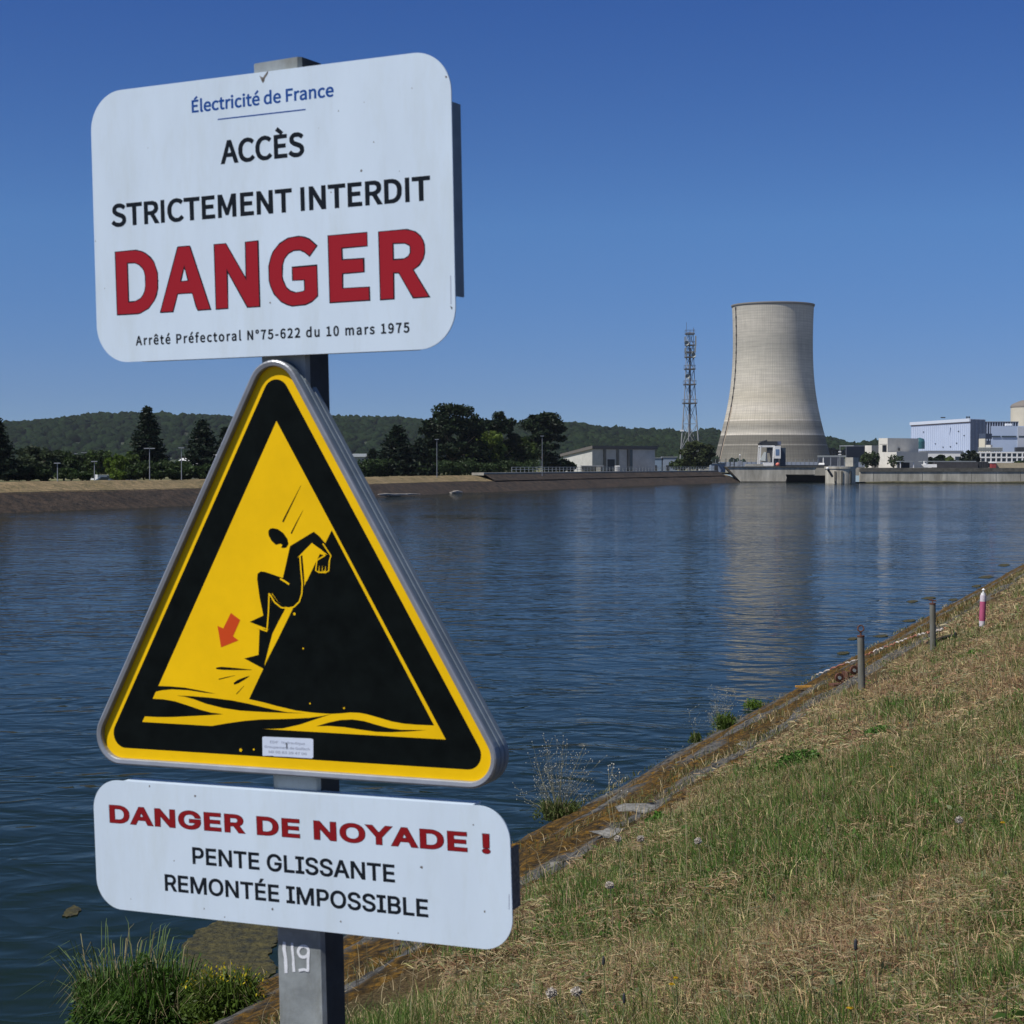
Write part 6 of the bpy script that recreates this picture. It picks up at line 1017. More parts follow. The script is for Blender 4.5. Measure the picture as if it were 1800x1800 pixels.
def text_tris(txt, st, space=0.0):
    G = GLYPHS[st]['g']; x = 0.0; V = []; Fs = []
    for ch in txt:
        adv, loops = G[ch]
        L_ = [np.array(l, float).reshape(-1, 2) / 1000 for l in loops]
        ar = [0.5 * np.sum(l[:, 0] * np.roll(l[:, 1], -1) - np.roll(l[:, 0], -1) * l[:, 1]) for l in L_]
        outer = [l for l, a_ in zip(L_, ar) if a_ > 0]; holes = [l for l, a_ in zip(L_, ar) if a_ <= 0]
        for o_ in outer:
            mine = [h_ for h_ in holes if o_[:, 0].min() < h_[:, 0].mean() < o_[:, 0].max() and o_[:, 1].min() < h_[:, 1].mean() < o_[:, 1].max()]
            P_ = np.concatenate([o_] + mine); n0 = len(V)
            tr = tessellate_polygon([[Vector((q[0], q[1], 0)) for q in l] for l in [o_] + mine])
            V += [(q[0] + x, q[1]) for q in P_]; Fs += [tuple(n0 + i for i in t_) for t_ in tr]
        x += adv / 1000 + space
    return np.array(V), Fs
def lettering(bm, pl, txt, p0, p1, cap_px, off, mt, st='A', space=0.0, outline=None, omt=0):
    """set a line of text on the sign between two traced baseline ends, cap height measured at both ends"""
    a = pl.uv(*p0); c = pl.uv(*p1); h = 0.5 * ((pl.uv(p0[0], p0[1] - cap_px[0]) - a)[1] + (pl.uv(p1[0], p1[1] - cap_px[1]) - c)[1])
    base_v = 0.5 * (a[1] + c[1]); lo, hi = [q / 1000 for q in GLYPHS[st]['h']]
    V, Fs = text_tris(txt, st, space); x0, x1 = V[:, 0].min(), V[:, 0].max()
    sx = (c[0] - a[0]) / (x1 - x0); sy = h / (hi - lo)
    def put(V_, Fs_, o_, m_):
        P_ = [pl.p(a[0] + (q[0] - x0) * sx, base_v + (q[1] - lo) * sy, o_) for q in V_]
        ff = []
        for f in Fs_:
            q = [V_[i] for i in f[:3]]; s_ = (q[1][0] - q[0][0]) * (q[2][1] - q[0][1]) - (q[1][1] - q[0][1]) * (q[2][0] - q[0][0])
            ff.append(f if s_ > 0 else f[::-1])
        bm.add(P_, ff, m_)
    if outline:
        V2, F2 = text_tris(txt, outline, space); put(V2, F2, off, omt); put(V, Fs, off + 0.00008, mt)
    else: put(V, Fs, off, mt)

plT, plA, plP = SignPlane(R(0.50)), SignPlane(R(1.06)), SignPlane(R(1.25))
plPost = SignPlane(R(0.0))
# post: traced along its front left edge, on a plane behind the panels
GAP = 0.019
pu0 = plPost.uv(486.5, 1700, -GAP); pu1 = plPost.uv(443.3, 125, -GAP); pe = plPost.uv(569.5, 1700, -GAP)
axis = (pu1 - pu0) / np.linalg.norm(pu1 - pu0); side = np.array([axis[1], -axis[0]]); pw = float((pe - pu0) @ side)
foot_len = 1.30; base_uv = pu0 - axis * foot_len
base3 = plPost.p(*(base_uv + side * pw / 2), -GAP - .03)
gz = float(prof(*xy2so(base3[0], base3[1])))
SIGN = thing('warning_signpost', (base3[0], base3[1], gz), 'tall grey post carrying two white warning panels and a yellow triangle', 'sign')
b = MB()
topA = plPost.uv(443.5, 112.5, -GAP); topB = plPost.uv(523, 99.5, -GAP); lt = float((topA - pu0) @ axis); rt = float((topB - pu0) @ axis)
ch = 0.005; dpt = 0.062
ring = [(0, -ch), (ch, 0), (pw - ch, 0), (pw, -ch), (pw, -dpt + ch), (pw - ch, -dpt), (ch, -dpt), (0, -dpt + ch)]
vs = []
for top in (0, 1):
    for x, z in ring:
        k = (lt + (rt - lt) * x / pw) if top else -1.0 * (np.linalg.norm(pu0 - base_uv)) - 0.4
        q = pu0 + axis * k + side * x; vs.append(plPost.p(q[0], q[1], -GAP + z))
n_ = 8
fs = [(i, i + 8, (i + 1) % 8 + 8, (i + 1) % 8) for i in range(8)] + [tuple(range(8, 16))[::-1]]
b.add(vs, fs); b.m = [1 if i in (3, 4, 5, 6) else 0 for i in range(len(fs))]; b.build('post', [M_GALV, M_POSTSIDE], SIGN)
# painted number 119
plPx = plPost; b = MB()
def stroke(bm, pl, pts, w_, off, mt=0, taper=None):
    P_ = [np.array(pl.uv(*q, off)) for q in pts]; n_ = len(P_); L_ = []; R_ = []
    for i in range(n_):
        t_ = P_[min(i + 1, n_ - 1)] - P_[max(i - 1, 0)]; t_ = t_ / np.linalg.norm(t_); nn = np.array([-t_[1], t_[0]])
        ww = (w_ if taper is None else w_ * taper[i]) / 2
        L_.append(P_[i] + nn * ww); R_.append(P_[i] - nn * ww)
    V = [pl.p(q[0], q[1], off) for q in L_ + R_]
    bm.add(V, [(i, n_ + i, n_ + i + 1, i + 1) for i in range(n_ - 1)], mt)
Z9 = lambda X_, Y_: (470 + X_ / 10, 1620 + Y_ / 10)
o9 = -GAP + 0.0006
stroke(b, plPost, [Z9(298, 355), Z9(292, 480), Z9(318, 640), Z9(325, 780), Z9(328, 905)], .0056, o9, 0, [.9, 1.1, 1, 1.1, .9])
stroke(b, plPost, [Z9(435, 375), Z9(436, 480), Z9(455, 650), Z9(458, 770), Z9(468, 885)], .0046, o9, 0, [.9, 1, .9, 1.1, 1.1])
loop = [Z9(632 + 92 * math.sin(a), 528 - 98 * math.cos(a)) for a in np.linspace(0, 2 * math.pi, 19)]
stroke(b, plPost, loop, .0048, o9)
stroke(b, plPost, [Z9(722, 560), Z9(712, 700), Z9(714, 840), Z9(706, 880)], .0046, o9 + .0002); stroke(b, plPost, [Z9(710, 862), Z9(640, 842), Z9(550, 858)], .0042, o9 + .0004)
b.build('painted_number', M_CHALK, SIGN)

# upper panel
def panel_sign(name, pl, T_, B_, L_, R_, rad, label, fold_ins, depth=0.027):
    v1 = np.mean([pl.uv(*q)[1] for q in T_]); v0 = np.mean([pl.uv(*q)[1] for q in B_]); u0 = np.mean([pl.uv(*q)[0] for q in L_]); u1 = np.mean([pl.uv(*q)[0] for q in R_])
    m_ = MB(); sheet(m_, pl, rrect(u0, u1, v0, v1, rad), 0.0, 0, 0.0022)
    f = fold_ins; t_ = .002      # edges folded back between the rounded corners
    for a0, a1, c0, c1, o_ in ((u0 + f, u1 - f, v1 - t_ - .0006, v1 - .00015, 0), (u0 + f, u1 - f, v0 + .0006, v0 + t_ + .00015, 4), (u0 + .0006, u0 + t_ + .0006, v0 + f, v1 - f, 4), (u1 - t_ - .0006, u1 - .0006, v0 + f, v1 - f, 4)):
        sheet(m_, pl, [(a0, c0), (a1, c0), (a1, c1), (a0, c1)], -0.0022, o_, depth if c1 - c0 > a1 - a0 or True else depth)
    return m_, u0, u1, v0, v1
mT, u0, u1, v0, v1 = panel_sign('access_panel', plT, [(226, 156), (712, 95.2)], [(220, 637.2), (732, 614)], [(160, 220), (170, 580)], [(792.8, 152), (800.8, 560)], .058, None, .072)
cA = lambda X_, Y_: (140 + .4 * X_, 60 + .4 * Y_)
lettering(mT, plT, 'Électricité de France', cA(493, 345), cA(1117, 275), (.4 * 56, .4 * 58), .00015, 2, 'E')
a, c = plT.uv(*cA(607, 375)), plT.uv(*cA(993, 331)); vm = (a[1] + c[1]) / 2
sheet(mT, plT, [(a[0], vm - .0009), (c[0], vm - .0009), (c[0], vm + .0009), (a[0], vm + .0009)], .00015, 2)
lettering(mT, plT, 'ACCÈS', cA(620, 572), cA(988, 536), (.4 * 104, .4 * 106), .00015, 1, 'A')
lettering(mT, plT, 'STRICTEMENT INTERDIT', cA(140, 843), cA(1542, 736), (.4 * 100, .4 * 109), .00015, 1, 'A')
lettering(mT, plT, 'DANGER', cA(166, 1230), cA(1533, 1155), (.4 * 280, .4 * 295), .00015, 3, 'B', space=.02, outline='Bo', omt=1)
lettering(mT, plT, 'Arrêté Préfectoral N°75-622 du 10 mars 1975', cA(247, 1368), cA(1450, 1312), (.4 * 42, .4 * 45), .00015, 1, 'A', space=.05)
for k in range(14):      # printer's imprint, too small to read
    p = plT.uv(792.2 + k * .05, 486 + k * 3.6); sheet(mT, plT, [(p[0] - .0008, p[1] - .001), (p[0] + .0008, p[1] - .001), (p[0] + .0008, p[1] + .0009), (p[0] - .0008, p[1] + .0009)], .00015, 6)
p = plT.uv(793.3, 541); sheet(mT, plT, [(p[0] - .002, p[1] + .003), (p[0] + .001, p[1] - .003), (p[0] + .002, p[1])], .00015, 1)
chip = [(456, 132.5), (459, 135), (462.5, 136), (466, 131), (468.5, 127.5), (471, 124.5), (471.5, 128), (469, 133), (465.5, 138), (465, 142), (462.5, 146), (460.5, 144), (458.5, 139)]
sheet(mT, plT, [plT.uv(*q) for q in chip], .00015, 5)
def specks(bm, pl, pts, mt, s_=.0022):
    for px, py, k in pts:
        p = pl.uv(px, py); n_ = 7; sheet(bm, pl, [(p[0] + s_ * k * math.cos(6.283 * i / n_) * random.uniform(.5, 1.1), p[1] + s_ * k * math.sin(6.283 * i / n_) * random.uniform(.5, 1.3)) for i in range(n_)], .00015, mt)
specks(mT, plT, [(635, 300, .9), (657, 250, .5), (784, 135, .8), (475, 532, .8), (595, 195, .5), (582, 338, .6), (702, 301, .4), (184, 507, .5), (724, 155, .35), (168, 424, .5), (330, 590, .3), (560, 225, .35), (260, 260, .3), (640, 180, .3)], 5)
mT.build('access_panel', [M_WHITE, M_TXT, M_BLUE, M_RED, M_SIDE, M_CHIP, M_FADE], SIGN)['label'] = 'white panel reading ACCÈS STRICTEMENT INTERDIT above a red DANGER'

# lower panel
mP, u0, u1, v0, v1 = panel_sign('drowning_panel', plP, [(206.7, 1372), (842, 1416.5)], [(228.9, 1601), (851, 1667.8)], [(165.3, 1418.9), (168.9, 1543)], [(895.6, 1476.7), (900.9, 1596.7)], .047, None, .058)
cP = lambda X_, Y_: (140 + .4444 * X_, 1330 + .4444 * Y_)
lettering(mP, plP, 'DANGER DE NOYADE !', cP(120, 262), cP(1625, 383), (.4444 * 70, .4444 * 78), .00015, 3, 'D', space=.03, outline='Do', omt=1)
lettering(mP, plP, 'PENTE GLISSANTE', cP(447, 425), cP(1248, 498), (.4444 * 66, .4444 * 72), .00015, 1, 'C')
lettering(mP, plP, 'REMONTÉE IMPOSSIBLE', cP(338, 532), cP(1380, 635), (.4444 * 66, .4444 * 72), .00015, 1, 'C')
specks(mP, plP, [(263, 1382, .8), (343, 1399, 1), (306, 1513, .6), (741, 1524, 1.1), (479, 1598, 1), (359, 1597, .7), (832, 1450, .6), (852, 1602, .8), (599, 1620, .8), (230, 1580, .4), (700, 1640, .5), (540, 1545, .4), (395, 1612, .6)], 4)
for k in range(9):
    p = plP.uv(895 - k * .02, 1573 + k * 3); sheet(mP, plP, [(p[0] - .0006, p[1] - .001), (p[0] + .0006, p[1] - .001), (p[0] + .0006, p[1] + .001), (p[0] - .0006, p[1] + .001)], .00015, 5)
mP.m = [ (m_) for m_ in mP.m ]
mP.build('drowning_panel', [M_WHITE, M_TXT, M_BLUE, M_DRED, M_CHIP, M_FADE], SIGN)['label'] = 'white panel reading DANGER DE NOYADE in dark red'

# triangle: concentric rounded triangles from the traced sharp inner triangle
IT = [plA.uv(480.8, 740), plA.uv(244.7, 1270.4), plA.uv(779.1, 1301.6)]
side_len = np.mean([np.linalg.norm(IT[i] - IT[i - 1]) for i in range(3)]); cen = (IT[0] + IT[1] + IT[2]) / 3; inr = side_len / (2 * math.sqrt(3))
def rtri(off, r, k=12):
    """triangle whose edges lie `off` outside the inner triangle, corners of radius r"""
    ri = inr + off - r; Rc = ri * 2; out = []
    for a in (90, 210, 330):
        c = cen + Rc * np.array([math.cos(R(a)), math.sin(R(a))])
        out += [tuple(c + r * np.array([math.cos(R(a - 60 + 120 * i / k)), math.sin(R(a - 60 + 120 * i / k))])) for i in range(k + 1)]
    return out
OFB, OFY, OFR = .0415, .0575, .0670          # black border, yellow edge, outer lip
REC = 0.008
mA = MB(); sheet(mA, plA, rtri(OFY + .003, .037), -REC, 0, .002); sheet(mA, plA, rtri(OFB, .022), -REC + .0001, 1)
sheet(mA, plA, IT, -REC + .0002, 0)
c3 = lambda X_, Y_: plA.uv(350 + X_ / 4.5, 850 + Y_ / 4.5); c5 = lambda X_, Y_: plA.uv(230 + X_ / 6.6667, 1180 + Y_ / 6.6667); c6 = lambda X_, Y_: plA.uv(420 + X_ / 4.737, 1220 + Y_ / 4.737)
B3, Y4 = -REC + .0003, -REC + .00045
slope_p = [c3(1027, 372), plA.uv(758.6, 1276.7)] + [c6(*q) for q in ((1450, 262), (1350, 253), (1250, 235), (1150, 205), (1050, 177), (980, 163), (900, 160), (830, 167), (760, 171), (700, 169), (600, 162), (450, 143), (300, 108), (180, 75), (60, 48))] + [c3(485, 1470), c3(724, 985), c3(828, 775), c3(939, 550)]
sheet(mA, plA, slope_p, B3, 1)
for pts in ([(180, 178), (295, 180), (430, 185), (600, 200), (760, 230), (960, 272), (820, 258), (640, 230), (450, 220), (330, 230), (265, 245), (150, 262)],
            [(100, 332), (225, 330), (350, 337), (480, 360), (620, 405), (780, 460), (900, 492), (1050, 512), (900, 522), (700, 532), (450, 545), (280, 545), (130, 537), (40, 545)],
            [(500, 292), (680, 300), (900, 318), (1150, 350), (1350, 390), (1600, 450), (1790, 487), (2013, 503), (1800, 497), (1600, 490), (1250, 470), (1050, 440), (850, 390), (700, 335), (590, 305)]):
    sheet(mA, plA, [c5(*q) for q in pts], B3, 1)
w4 = [plA.uv(362, 1278.3)] + [c5(1100, 618), c5(1300, 590), c5(1500, 573)] + [c6(*q) for q in ((200, 218), (400, 213), (560, 205), (680, 188), (755, 170), (620, 215), (480, 262), (340, 293), (250, 297), (115, 297))] + [plA.uv(441, 1283.2), plA.uv(366, 1278.9)]
sheet(mA, plA, w4, B3, 1)
sheet(mA, plA, [c6(*q) for q in ((620, 275), (720, 245), (820, 223), (920, 218), (1020, 232), (1130, 265), (1230, 292), (1330, 305), (1540, 308), (1400, 318), (1250, 325), (1120, 322), (980, 302), (850, 282), (720, 272))], B3, 1)
# falling figure
head = [(560, 355), (600, 362), (645, 395), (676, 440), (684, 480), (668, 508), (640, 513), (626, 508), (636, 490), (622, 477), (584, 487), (550, 455), (528, 415), (524, 380), (537, 360)]
body = [(697, 497), (885, 383), (930, 420), (980, 480), (1040, 568), (1030, 610), (1024, 692), (1000, 704), (975, 700), (945, 702), (922, 690), (932, 606), (1000, 565), (870, 472), (755, 588), (795, 565), (803, 640), (809, 780), (806, 870), (785, 930), (745, 970), (695, 984), (650, 976), (600, 936), (553, 868), (545, 1000), (530, 1157), (378, 1098), (485, 1048), (455, 900), (436, 760), (440, 715), (465, 698), (500, 702), (640, 750), (665, 640)]
leg2 = [(556, 880), (600, 938), (665, 988), (610, 1090), (560, 1190), (530, 1300), (497, 1440), (487, 1470), (335, 1388), (447, 1360), (455, 1150), (530, 1160)]
OFFB = B3 + .0001
for pl_ in (head, body, leg2): sheet(mA, plA, [c3(*q) for q in pl_], OFFB + (.00004 if pl_ is body else 0), 1)
def s3(pts, w_, off=Y4 + .00012, taper=None, mt=0):
    stroke(mA, plA, [(350 + q[0] / 4.5, 850 + q[1] / 4.5) for q in pts], w_, off, mt, taper)
k3 = 1 / 4.5 / 1193 / .93
s3([(797, 575), (806, 690), (816, 790), (812, 870), (792, 935), (748, 977), (695, 988), (648, 980), (598, 940), (556, 872)], 11 * k3)
s3([(553, 868), (549, 1000), (541, 1110), (535, 1166)], 11 * k3, Y4 + .00016); s3([(537, 1168), (455, 1140)], 11 * k3, Y4 + .00020)
s3([(640, 752), (680, 775), (712, 797)], 14 * k3)
s3([(978, 474), (1012, 525), (1042, 570), (1030, 612), (1025, 690), (1000, 703), (985, 690)], 10 * k3); s3([(945, 548), (998, 567)], 9 * k3, Y4 + .00016); s3([(998, 567), (932, 606), (922, 688), (948, 702), (975, 702), (1003, 704)], 10 * k3, Y4 + .00020)
for xx in (950, 975, 1000): s3([(xx, 650), (xx - 2, 695)], 7 * k3, Y4 + .00024, [.3, 1])
sheet(mA, plA, [c3(*q) for q in ((795, 568), (755, 590), (870, 472), (995, 566), (945, 556), (937, 552), (830, 775), (812, 790), (806, 690))], Y4 + .00006, 0)
sheet(mA, plA, [c3(*q) for q in ((494, 1442), (528, 1305), (558, 1192), (608, 1092), (664, 988), (722, 988), (600, 1238))], Y4 + .00006, 0)
for pts, w_, tp_ in (([(805, 15), (735, 155), (662, 303)], 13, [.15, .6, 1]), ([(822, 210), (775, 300), (728, 395)], 11, [.15, .6, 1]), ([(135, 1461), (180, 1461), (270, 1466), (415, 1473)], 22, [.5, 1, .8, .1]), ([(155, 1548), (220, 1532), (285, 1518)], 7, [1, .8, .2]), ([(275, 1584), (310, 1565), (355, 1543), (398, 1522)], 24, [.6, 1, .7, .1]), ([(295, 1665), (355, 1600)], 6, [1, .3])):
    s3(pts, w_ * k3, OFFB, tp_, 1)
sheet(mA, plA, [c3(*q) for q in ((228, 1027), (302, 1083), (245, 1212), (288, 1245), (150, 1300), (122, 1130), (168, 1150))], OFFB, 2)
for px, py, k in ((512.5, 1080, 1.2), (528, 1141, .7), (540, 1238, .7), (600, 1246, .8), (418, 1320, 1.4), (441, 1319, .8), (490, 1300, .5)):   # scuffs through to the yellow film
    p = plA.uv(px, py); sheet(mA, plA, [(p[0] + .002 * k * math.cos(1.2566 * i), p[1] + .002 * k * math.sin(1.2566 * i)) for i in range(5)], Y4, 0)
tri = mA.build('hazard_triangle', [M_YEL, M_BLK, M_ORNG], SIGN); tri['label'] = 'yellow and black triangle with figure sliding down a slope into water'
# aluminium lip and ribbed deep edge
b = MB()
prof_r = [(OFY, -REC + .0002), (OFY, -.0015), (OFY + .0012, 0.0), (OFR - .003, 0.0012), (OFR - .0008, 0.0), (OFR, -.003), (OFR, -.012), (OFR - .0018, -.0135), (OFR - .0018, -.0155), (OFR, -.017), (OFR, -.025), (OFR - .0018, -.0265), (OFR - .0018, -.0285), (OFR, -.030), (OFR, -.040), (OFR - .004, -.043), (OFR - .02, -.043)]
rings = [[plA.p(q[0], q[1], z) for q in rtri(o_, .035 + (o_ - OFY))] for o_, z in prof_r]; n_ = len(rings[0])
b.add([q for rg in rings for q in rg], [(i * n_ + k, (i + 1) * n_ + k, (i + 1) * n_ + (k + 1) % n_, i * n_ + (k + 1) % n_) for i in range(len(rings) - 1) for k in range(n_)])
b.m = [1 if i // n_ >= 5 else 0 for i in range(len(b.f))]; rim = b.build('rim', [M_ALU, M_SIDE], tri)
b = MB(); sk = [(461.5, 1295.5), (465, 1294.6), (548, 1298.2), (551, 1300), (551, 1331), (548.5, 1333), (531, 1332), (504, 1330.2), (482, 1329.5), (480, 1328.3), (462, 1328.5)]
sheet(b, plA, [plA.uv(*q, -REC) for q in sk], -REC + .0006, 0)
def st_text(txt, p0, p1, cap):
    class PL_:     # text set on the recessed face
        uv = staticmethod(lambda x_, y_: plA.uv(x_, y_, -REC)); p = staticmethod(lambda u_, v_, o_: plA.p(u_, v_, o_ - REC))
    lettering(b, PL_, txt, p0, p1, (cap, cap), .0007, 1, 'E')
Zs = lambda X_, Y_: (440 + X_ / 12.857, 1270 + Y_ / 12.857)
st_text('EDF', Zs(450, 465), Zs(635, 475), 4.4); st_text('Hydraulique', Zs(715, 478), Zs(1240, 505), 4.2); st_text('Groupement de Golfech', Zs(330, 578), Zs(1350, 625), 4.4); st_text('tél 05 63 29 47 00', Zs(415, 690), Zs(1280, 730), 4.2)
p = plA.uv(504.5, 1311, -REC); sheet(b, plA, [(p[0] - .0012, p[1] + .004), (p[0] - .0004, p[1] - .006), (p[0] + .001, p[1] - .001), (p[0] + .0012, p[1] + .004)], -REC + .0009, 2)
b.build('sticker', [M_STICK, M_FADE, M_DARK], tri)
# clamps that carry the panels on the post
for pl_, py in ((plT, 200), (plT, 560), (plA, 700), (plA, 1345), (plP, 1430), (plP, 1610)):
    b = MB(); q0, q1 = pl_.uv(468 + (py - 900) * .028, py, -GAP), pl_.uv(548 + (py - 900) * .028, py, -GAP); vv = (q0[1] + q1[1]) / 2
    sheet(b, pl_, [(q0[0], vv - .011), (q1[0], vv - .011), (q1[0], vv + .011), (q0[0], vv + .011)], -.0126, 0, GAP - .0128); b.build('clamp', M_GALV, SIGN)

# ------------------------------------------------------------------ bollards and small things on the near bank
def upright(px, py_base, py_top, label, rad_px, style):
    q = hit(px, py_base); Y = q[1]; zt_ = zat(py_top, Y); r_ = rad_px / F_PX * Y; lean = {'ring': 0.035, 'hook': 0.02, 'pink': -0.03}[style]
    H = zt_ - q[2]; t = thing('bollard', q, label, 'bollard', 'bollards along the water edge')
    top = np.array([q[0] - lean * H, q[1], zt_])
    low = q - np.array([0, 0, .25])
    lerp = lambda u: tuple(q + (top - q) * u)
    if style == 'pink':
        b = MB(); b.tube([low, lerp(.27)], r_, 20); b.tube([lerp(.82), lerp(1)], r_, 20); b.build('white_band', mat('faded_white_paint', (.62, .56, .60), .6), t, False)
        b = MB(); b.tube([lerp(.27), lerp(.82)], r_ * 1.01, 20); b.build('post', mat('faded_pink_paint', (.43, .085, .17), .6, var=.12, scale=8), t)
        b = MB(); b.tube([lerp(1), lerp(1.06)], r_ * .75, 12); b.tube([lerp(1.05), lerp(1.14)], r_ * .28, 8); b.lathe([(.001, -.02), (.028, 0), (.001, .025)], lerp(1.15), 8); b.build('cap_knob', M_WHT, t)
    else:
        b = MB(); b.tube([low, lerp(1), lerp(1.0)], [r_, r_, r_], 20)
        b.build('post', mat('weathered_steel_post', (.20, .205, .185), .6, metal=.1, var=.35, scale=9, col2=(.13, .125, .095), stretch=(1, 1, .3), bump=.002), t)
        b = MB(); b.tube([lerp(.985), lerp(1.012)], r_ * 1.08, 18); b.build('cap', M_RUST, t)
        b = MB(); c0 = np.array(lerp(1.0))
        if style == 'ring':
            b.tube([c0, c0 + np.array([0, 0, .05])], .009, 6); cc = c0 + np.array([0, 0, .085])
            b.tube([cc + np.array([math.cos(a), 0.15 * math.sin(a), math.sin(a)]) * .034 for a in np.linspace(-1.5, 4.75, 18)], .0085, 6)
        else:
            b.tube([c0, c0 + np.array([0, 0, .04])], .008, 6); b.tube([c0 + np.array([0, 0, .04]), c0 + np.array([-.05, 0, .05]), c0 + np.array([.05, 0, .035])], .009, 6)
        b.build('eye_ring' if style == 'ring' else 'hook', M_RUST, t)
    return q
pA = upright(1516, 1219, 1118, 'grey steel bollard topped with an upright ring', 6.2, 'ring')
pB = upright(1640.5, 1149, 1061, 'grey steel bollard with a small bent hook on top, nearer the pink one', 5.3, 'hook')
pC = upright(1726, 1108, 1046, 'faded pink and white bollard with a white knob', 5.3, 'pink')
q = hit(1678, 1127); t = thing('stake', q, 'short dark wooden stake in the grass between the hook bollard and the pink bollard', 'stake')
b = MB(); b.tube([q - np.array([0, 0, .1]), q + np.array([.01, 0, .13])], .022, 6); b.build('stick', M_DARK, t)
b = MB(); b.tube([q + np.array([-.42, -.1, -.02]), q + np.array([-.2, .05, .03]), q + np.array([.1, .3, .06])], .03, 6); b.build('shadow_strip', mat('cast_shadow_dark', (.03, .026, .02), .9), t)  # added dark strip standing in for the hook bollard's cast shadow
for px, py, lb in ((1475, 1203, 'rusty pulley wheel left of the ring bollard, the one nearer the camera'), (1501, 1190, 'rusty pulley wheel half hidden behind the ring bollard')):
    q = hit(px, py); t = thing('rusty_pulley', q, lb, 'pulley', 'rusty pulley wheels on the slabs'); cc = q + np.array([0, 0, .10])
    rot = R(20)
    def disc(r0, r1, th_):
        m_ = MB(); vs = []; fs = []; ns_ = 24
        for i in range(ns_):
            a = 2 * math.pi * i / ns_
            for r_, y_ in ((r0, -th_), (r1, -th_), (r1, th_), (r0, th_)):
                x_, z_ = r_ * math.cos(a), r_ * math.sin(a); vs.append((cc[0] + x_ * math.cos(rot) - y_ * math.sin(rot), cc[1] + x_ * math.sin(rot) + y_ * math.cos(rot), cc[2] + z_))
        for i in range(ns_):
            for k in range(4): fs.append((i * 4 + k, ((i + 1) % ns_) * 4 + k, ((i + 1) % ns_) * 4 + (k + 1) % 4, i * 4 + (k + 1) % 4))
        m_.add(vs, fs); return m_
    disc(.022, .066, .016).build('wheel', M_RUST, t)
    b = MB(); b.box((cc[0] + .1, cc[1] + .05, cc[2] - .02), (.035, .16, .2), rot); b.box((cc[0] + .02, cc[1], cc[2] - .10), (.30, .14, .03), rot); b.build('bracket', M_RUST, t)
    b = MB(); b.tube([cc + np.array([.0, -.05, 0]), cc + np.array([.0, .06, 0])], .024, 10); b.build('hub', M_GALV, t)
# red and white marker tape lying along the slabs
rp_ = [(1400 + x_ / 4.5, 980 + y_ / 4.5) for x_, y_ in ((160, 935), (250, 900), (360, 855), (470, 822), (560, 777), (640, 738), (720, 715), (800, 680), (880, 652), (950, 628), (1010, 612), (1070, 600), (1130, 590), (1195, 568))]
pts = [hit(*q, lift=.03) + np.array([0, 0, .02]) for q in rp_]
pp_ = []
for a, c in zip(pts[:-1], pts[1:]): pp_ += [a + (c - a) * u + np.array([0, 0, .015 * math.sin(30 * u) + random.random() * .012]) for u in np.linspace(0, 1, 8)[:-1]]
t = thing('marker_rope', pts[6], 'faded red and white marker rope lying along the slabs by the bollards', 'rope')
M_RW = mat('faded_white_rope', (.62, .56, .50), .8); M_RR = mat('faded_red_rope', (.42, .17, .11), .8)
b = MB(); b.tube(pp_, .015, 6); o_ = b.build('rope', [M_RW, M_RR], t)
for i_, p_ in enumerate(o_.data.polygons): p_.material_index = (i_ // 6 // 8) % 2
q0, q1 = hit(1398, 1216, .03), hit(1430, 1201, .03); t = thing('yellow_plank', (q0 + q1) / 2, 'short ochre-yellow plank lying on the mossy slabs left of the pulley wheels', 'plank')
dd = q1 - q0; b = MB(); b.box(tuple((q0 + q1) / 2 + np.array([0, 0, .02])), (float(np.linalg.norm(dd[:2])), .07, .03), math.atan2(dd[1], dd[0])); b.build('board', mat('ochre_wood', (.52, .27, .045), .8, var=.25, scale=6), t)

# floating algae at the water edge
M_ALG = mat('algae_mat', (0.085, 0.072, 0.016), .9, var=.5, scale=7, bump=.07, bscale=16, col2=(0.010, 0.013, 0.008), detail=10)
def algae(pts_px, label, seed):
    rnd = np.random.default_rng(seed); P_ = []
    for px, py in pts_px:
        Y = EYE * F_PX / (py - HOR); P_.append(np.array([xat(px, Y), Y]))
    P_ = np.array(P_); c = P_.mean(0); n_ = len(P_); out = []
    for i in range(n_):
        for u in np.linspace(0, 1, 9)[:-1]: q = P_[i] * (1 - u) + P_[(i + 1) % n_] * u; out.append(c + (q - c) * (1 + rnd.normal() * .06))
    t = tag_obj = None; b = MB(); b.prism([tuple(q) for q in out], -.02, .012); o_ = b.build('algae_patch', M_ALG)
    return tag(o_, label, 'algae patch', 'algae patches floating by the bank')
algae([(316, 1700), (318, 1668), (345, 1640), (395, 1618), (440, 1612), (478, 1615), (490, 1650), (480, 1668), (470, 1690), (485, 1712), (430, 1745), (350, 1770), (310, 1740)], 'large olive algae mat between the leafy clump and the signpost', 1)
algae([(104, 1616), (112, 1604), (125, 1597), (138, 1604), (130, 1614), (112, 1618)], 'small brown algae patch floating alone in the dark water at lower left', 2)
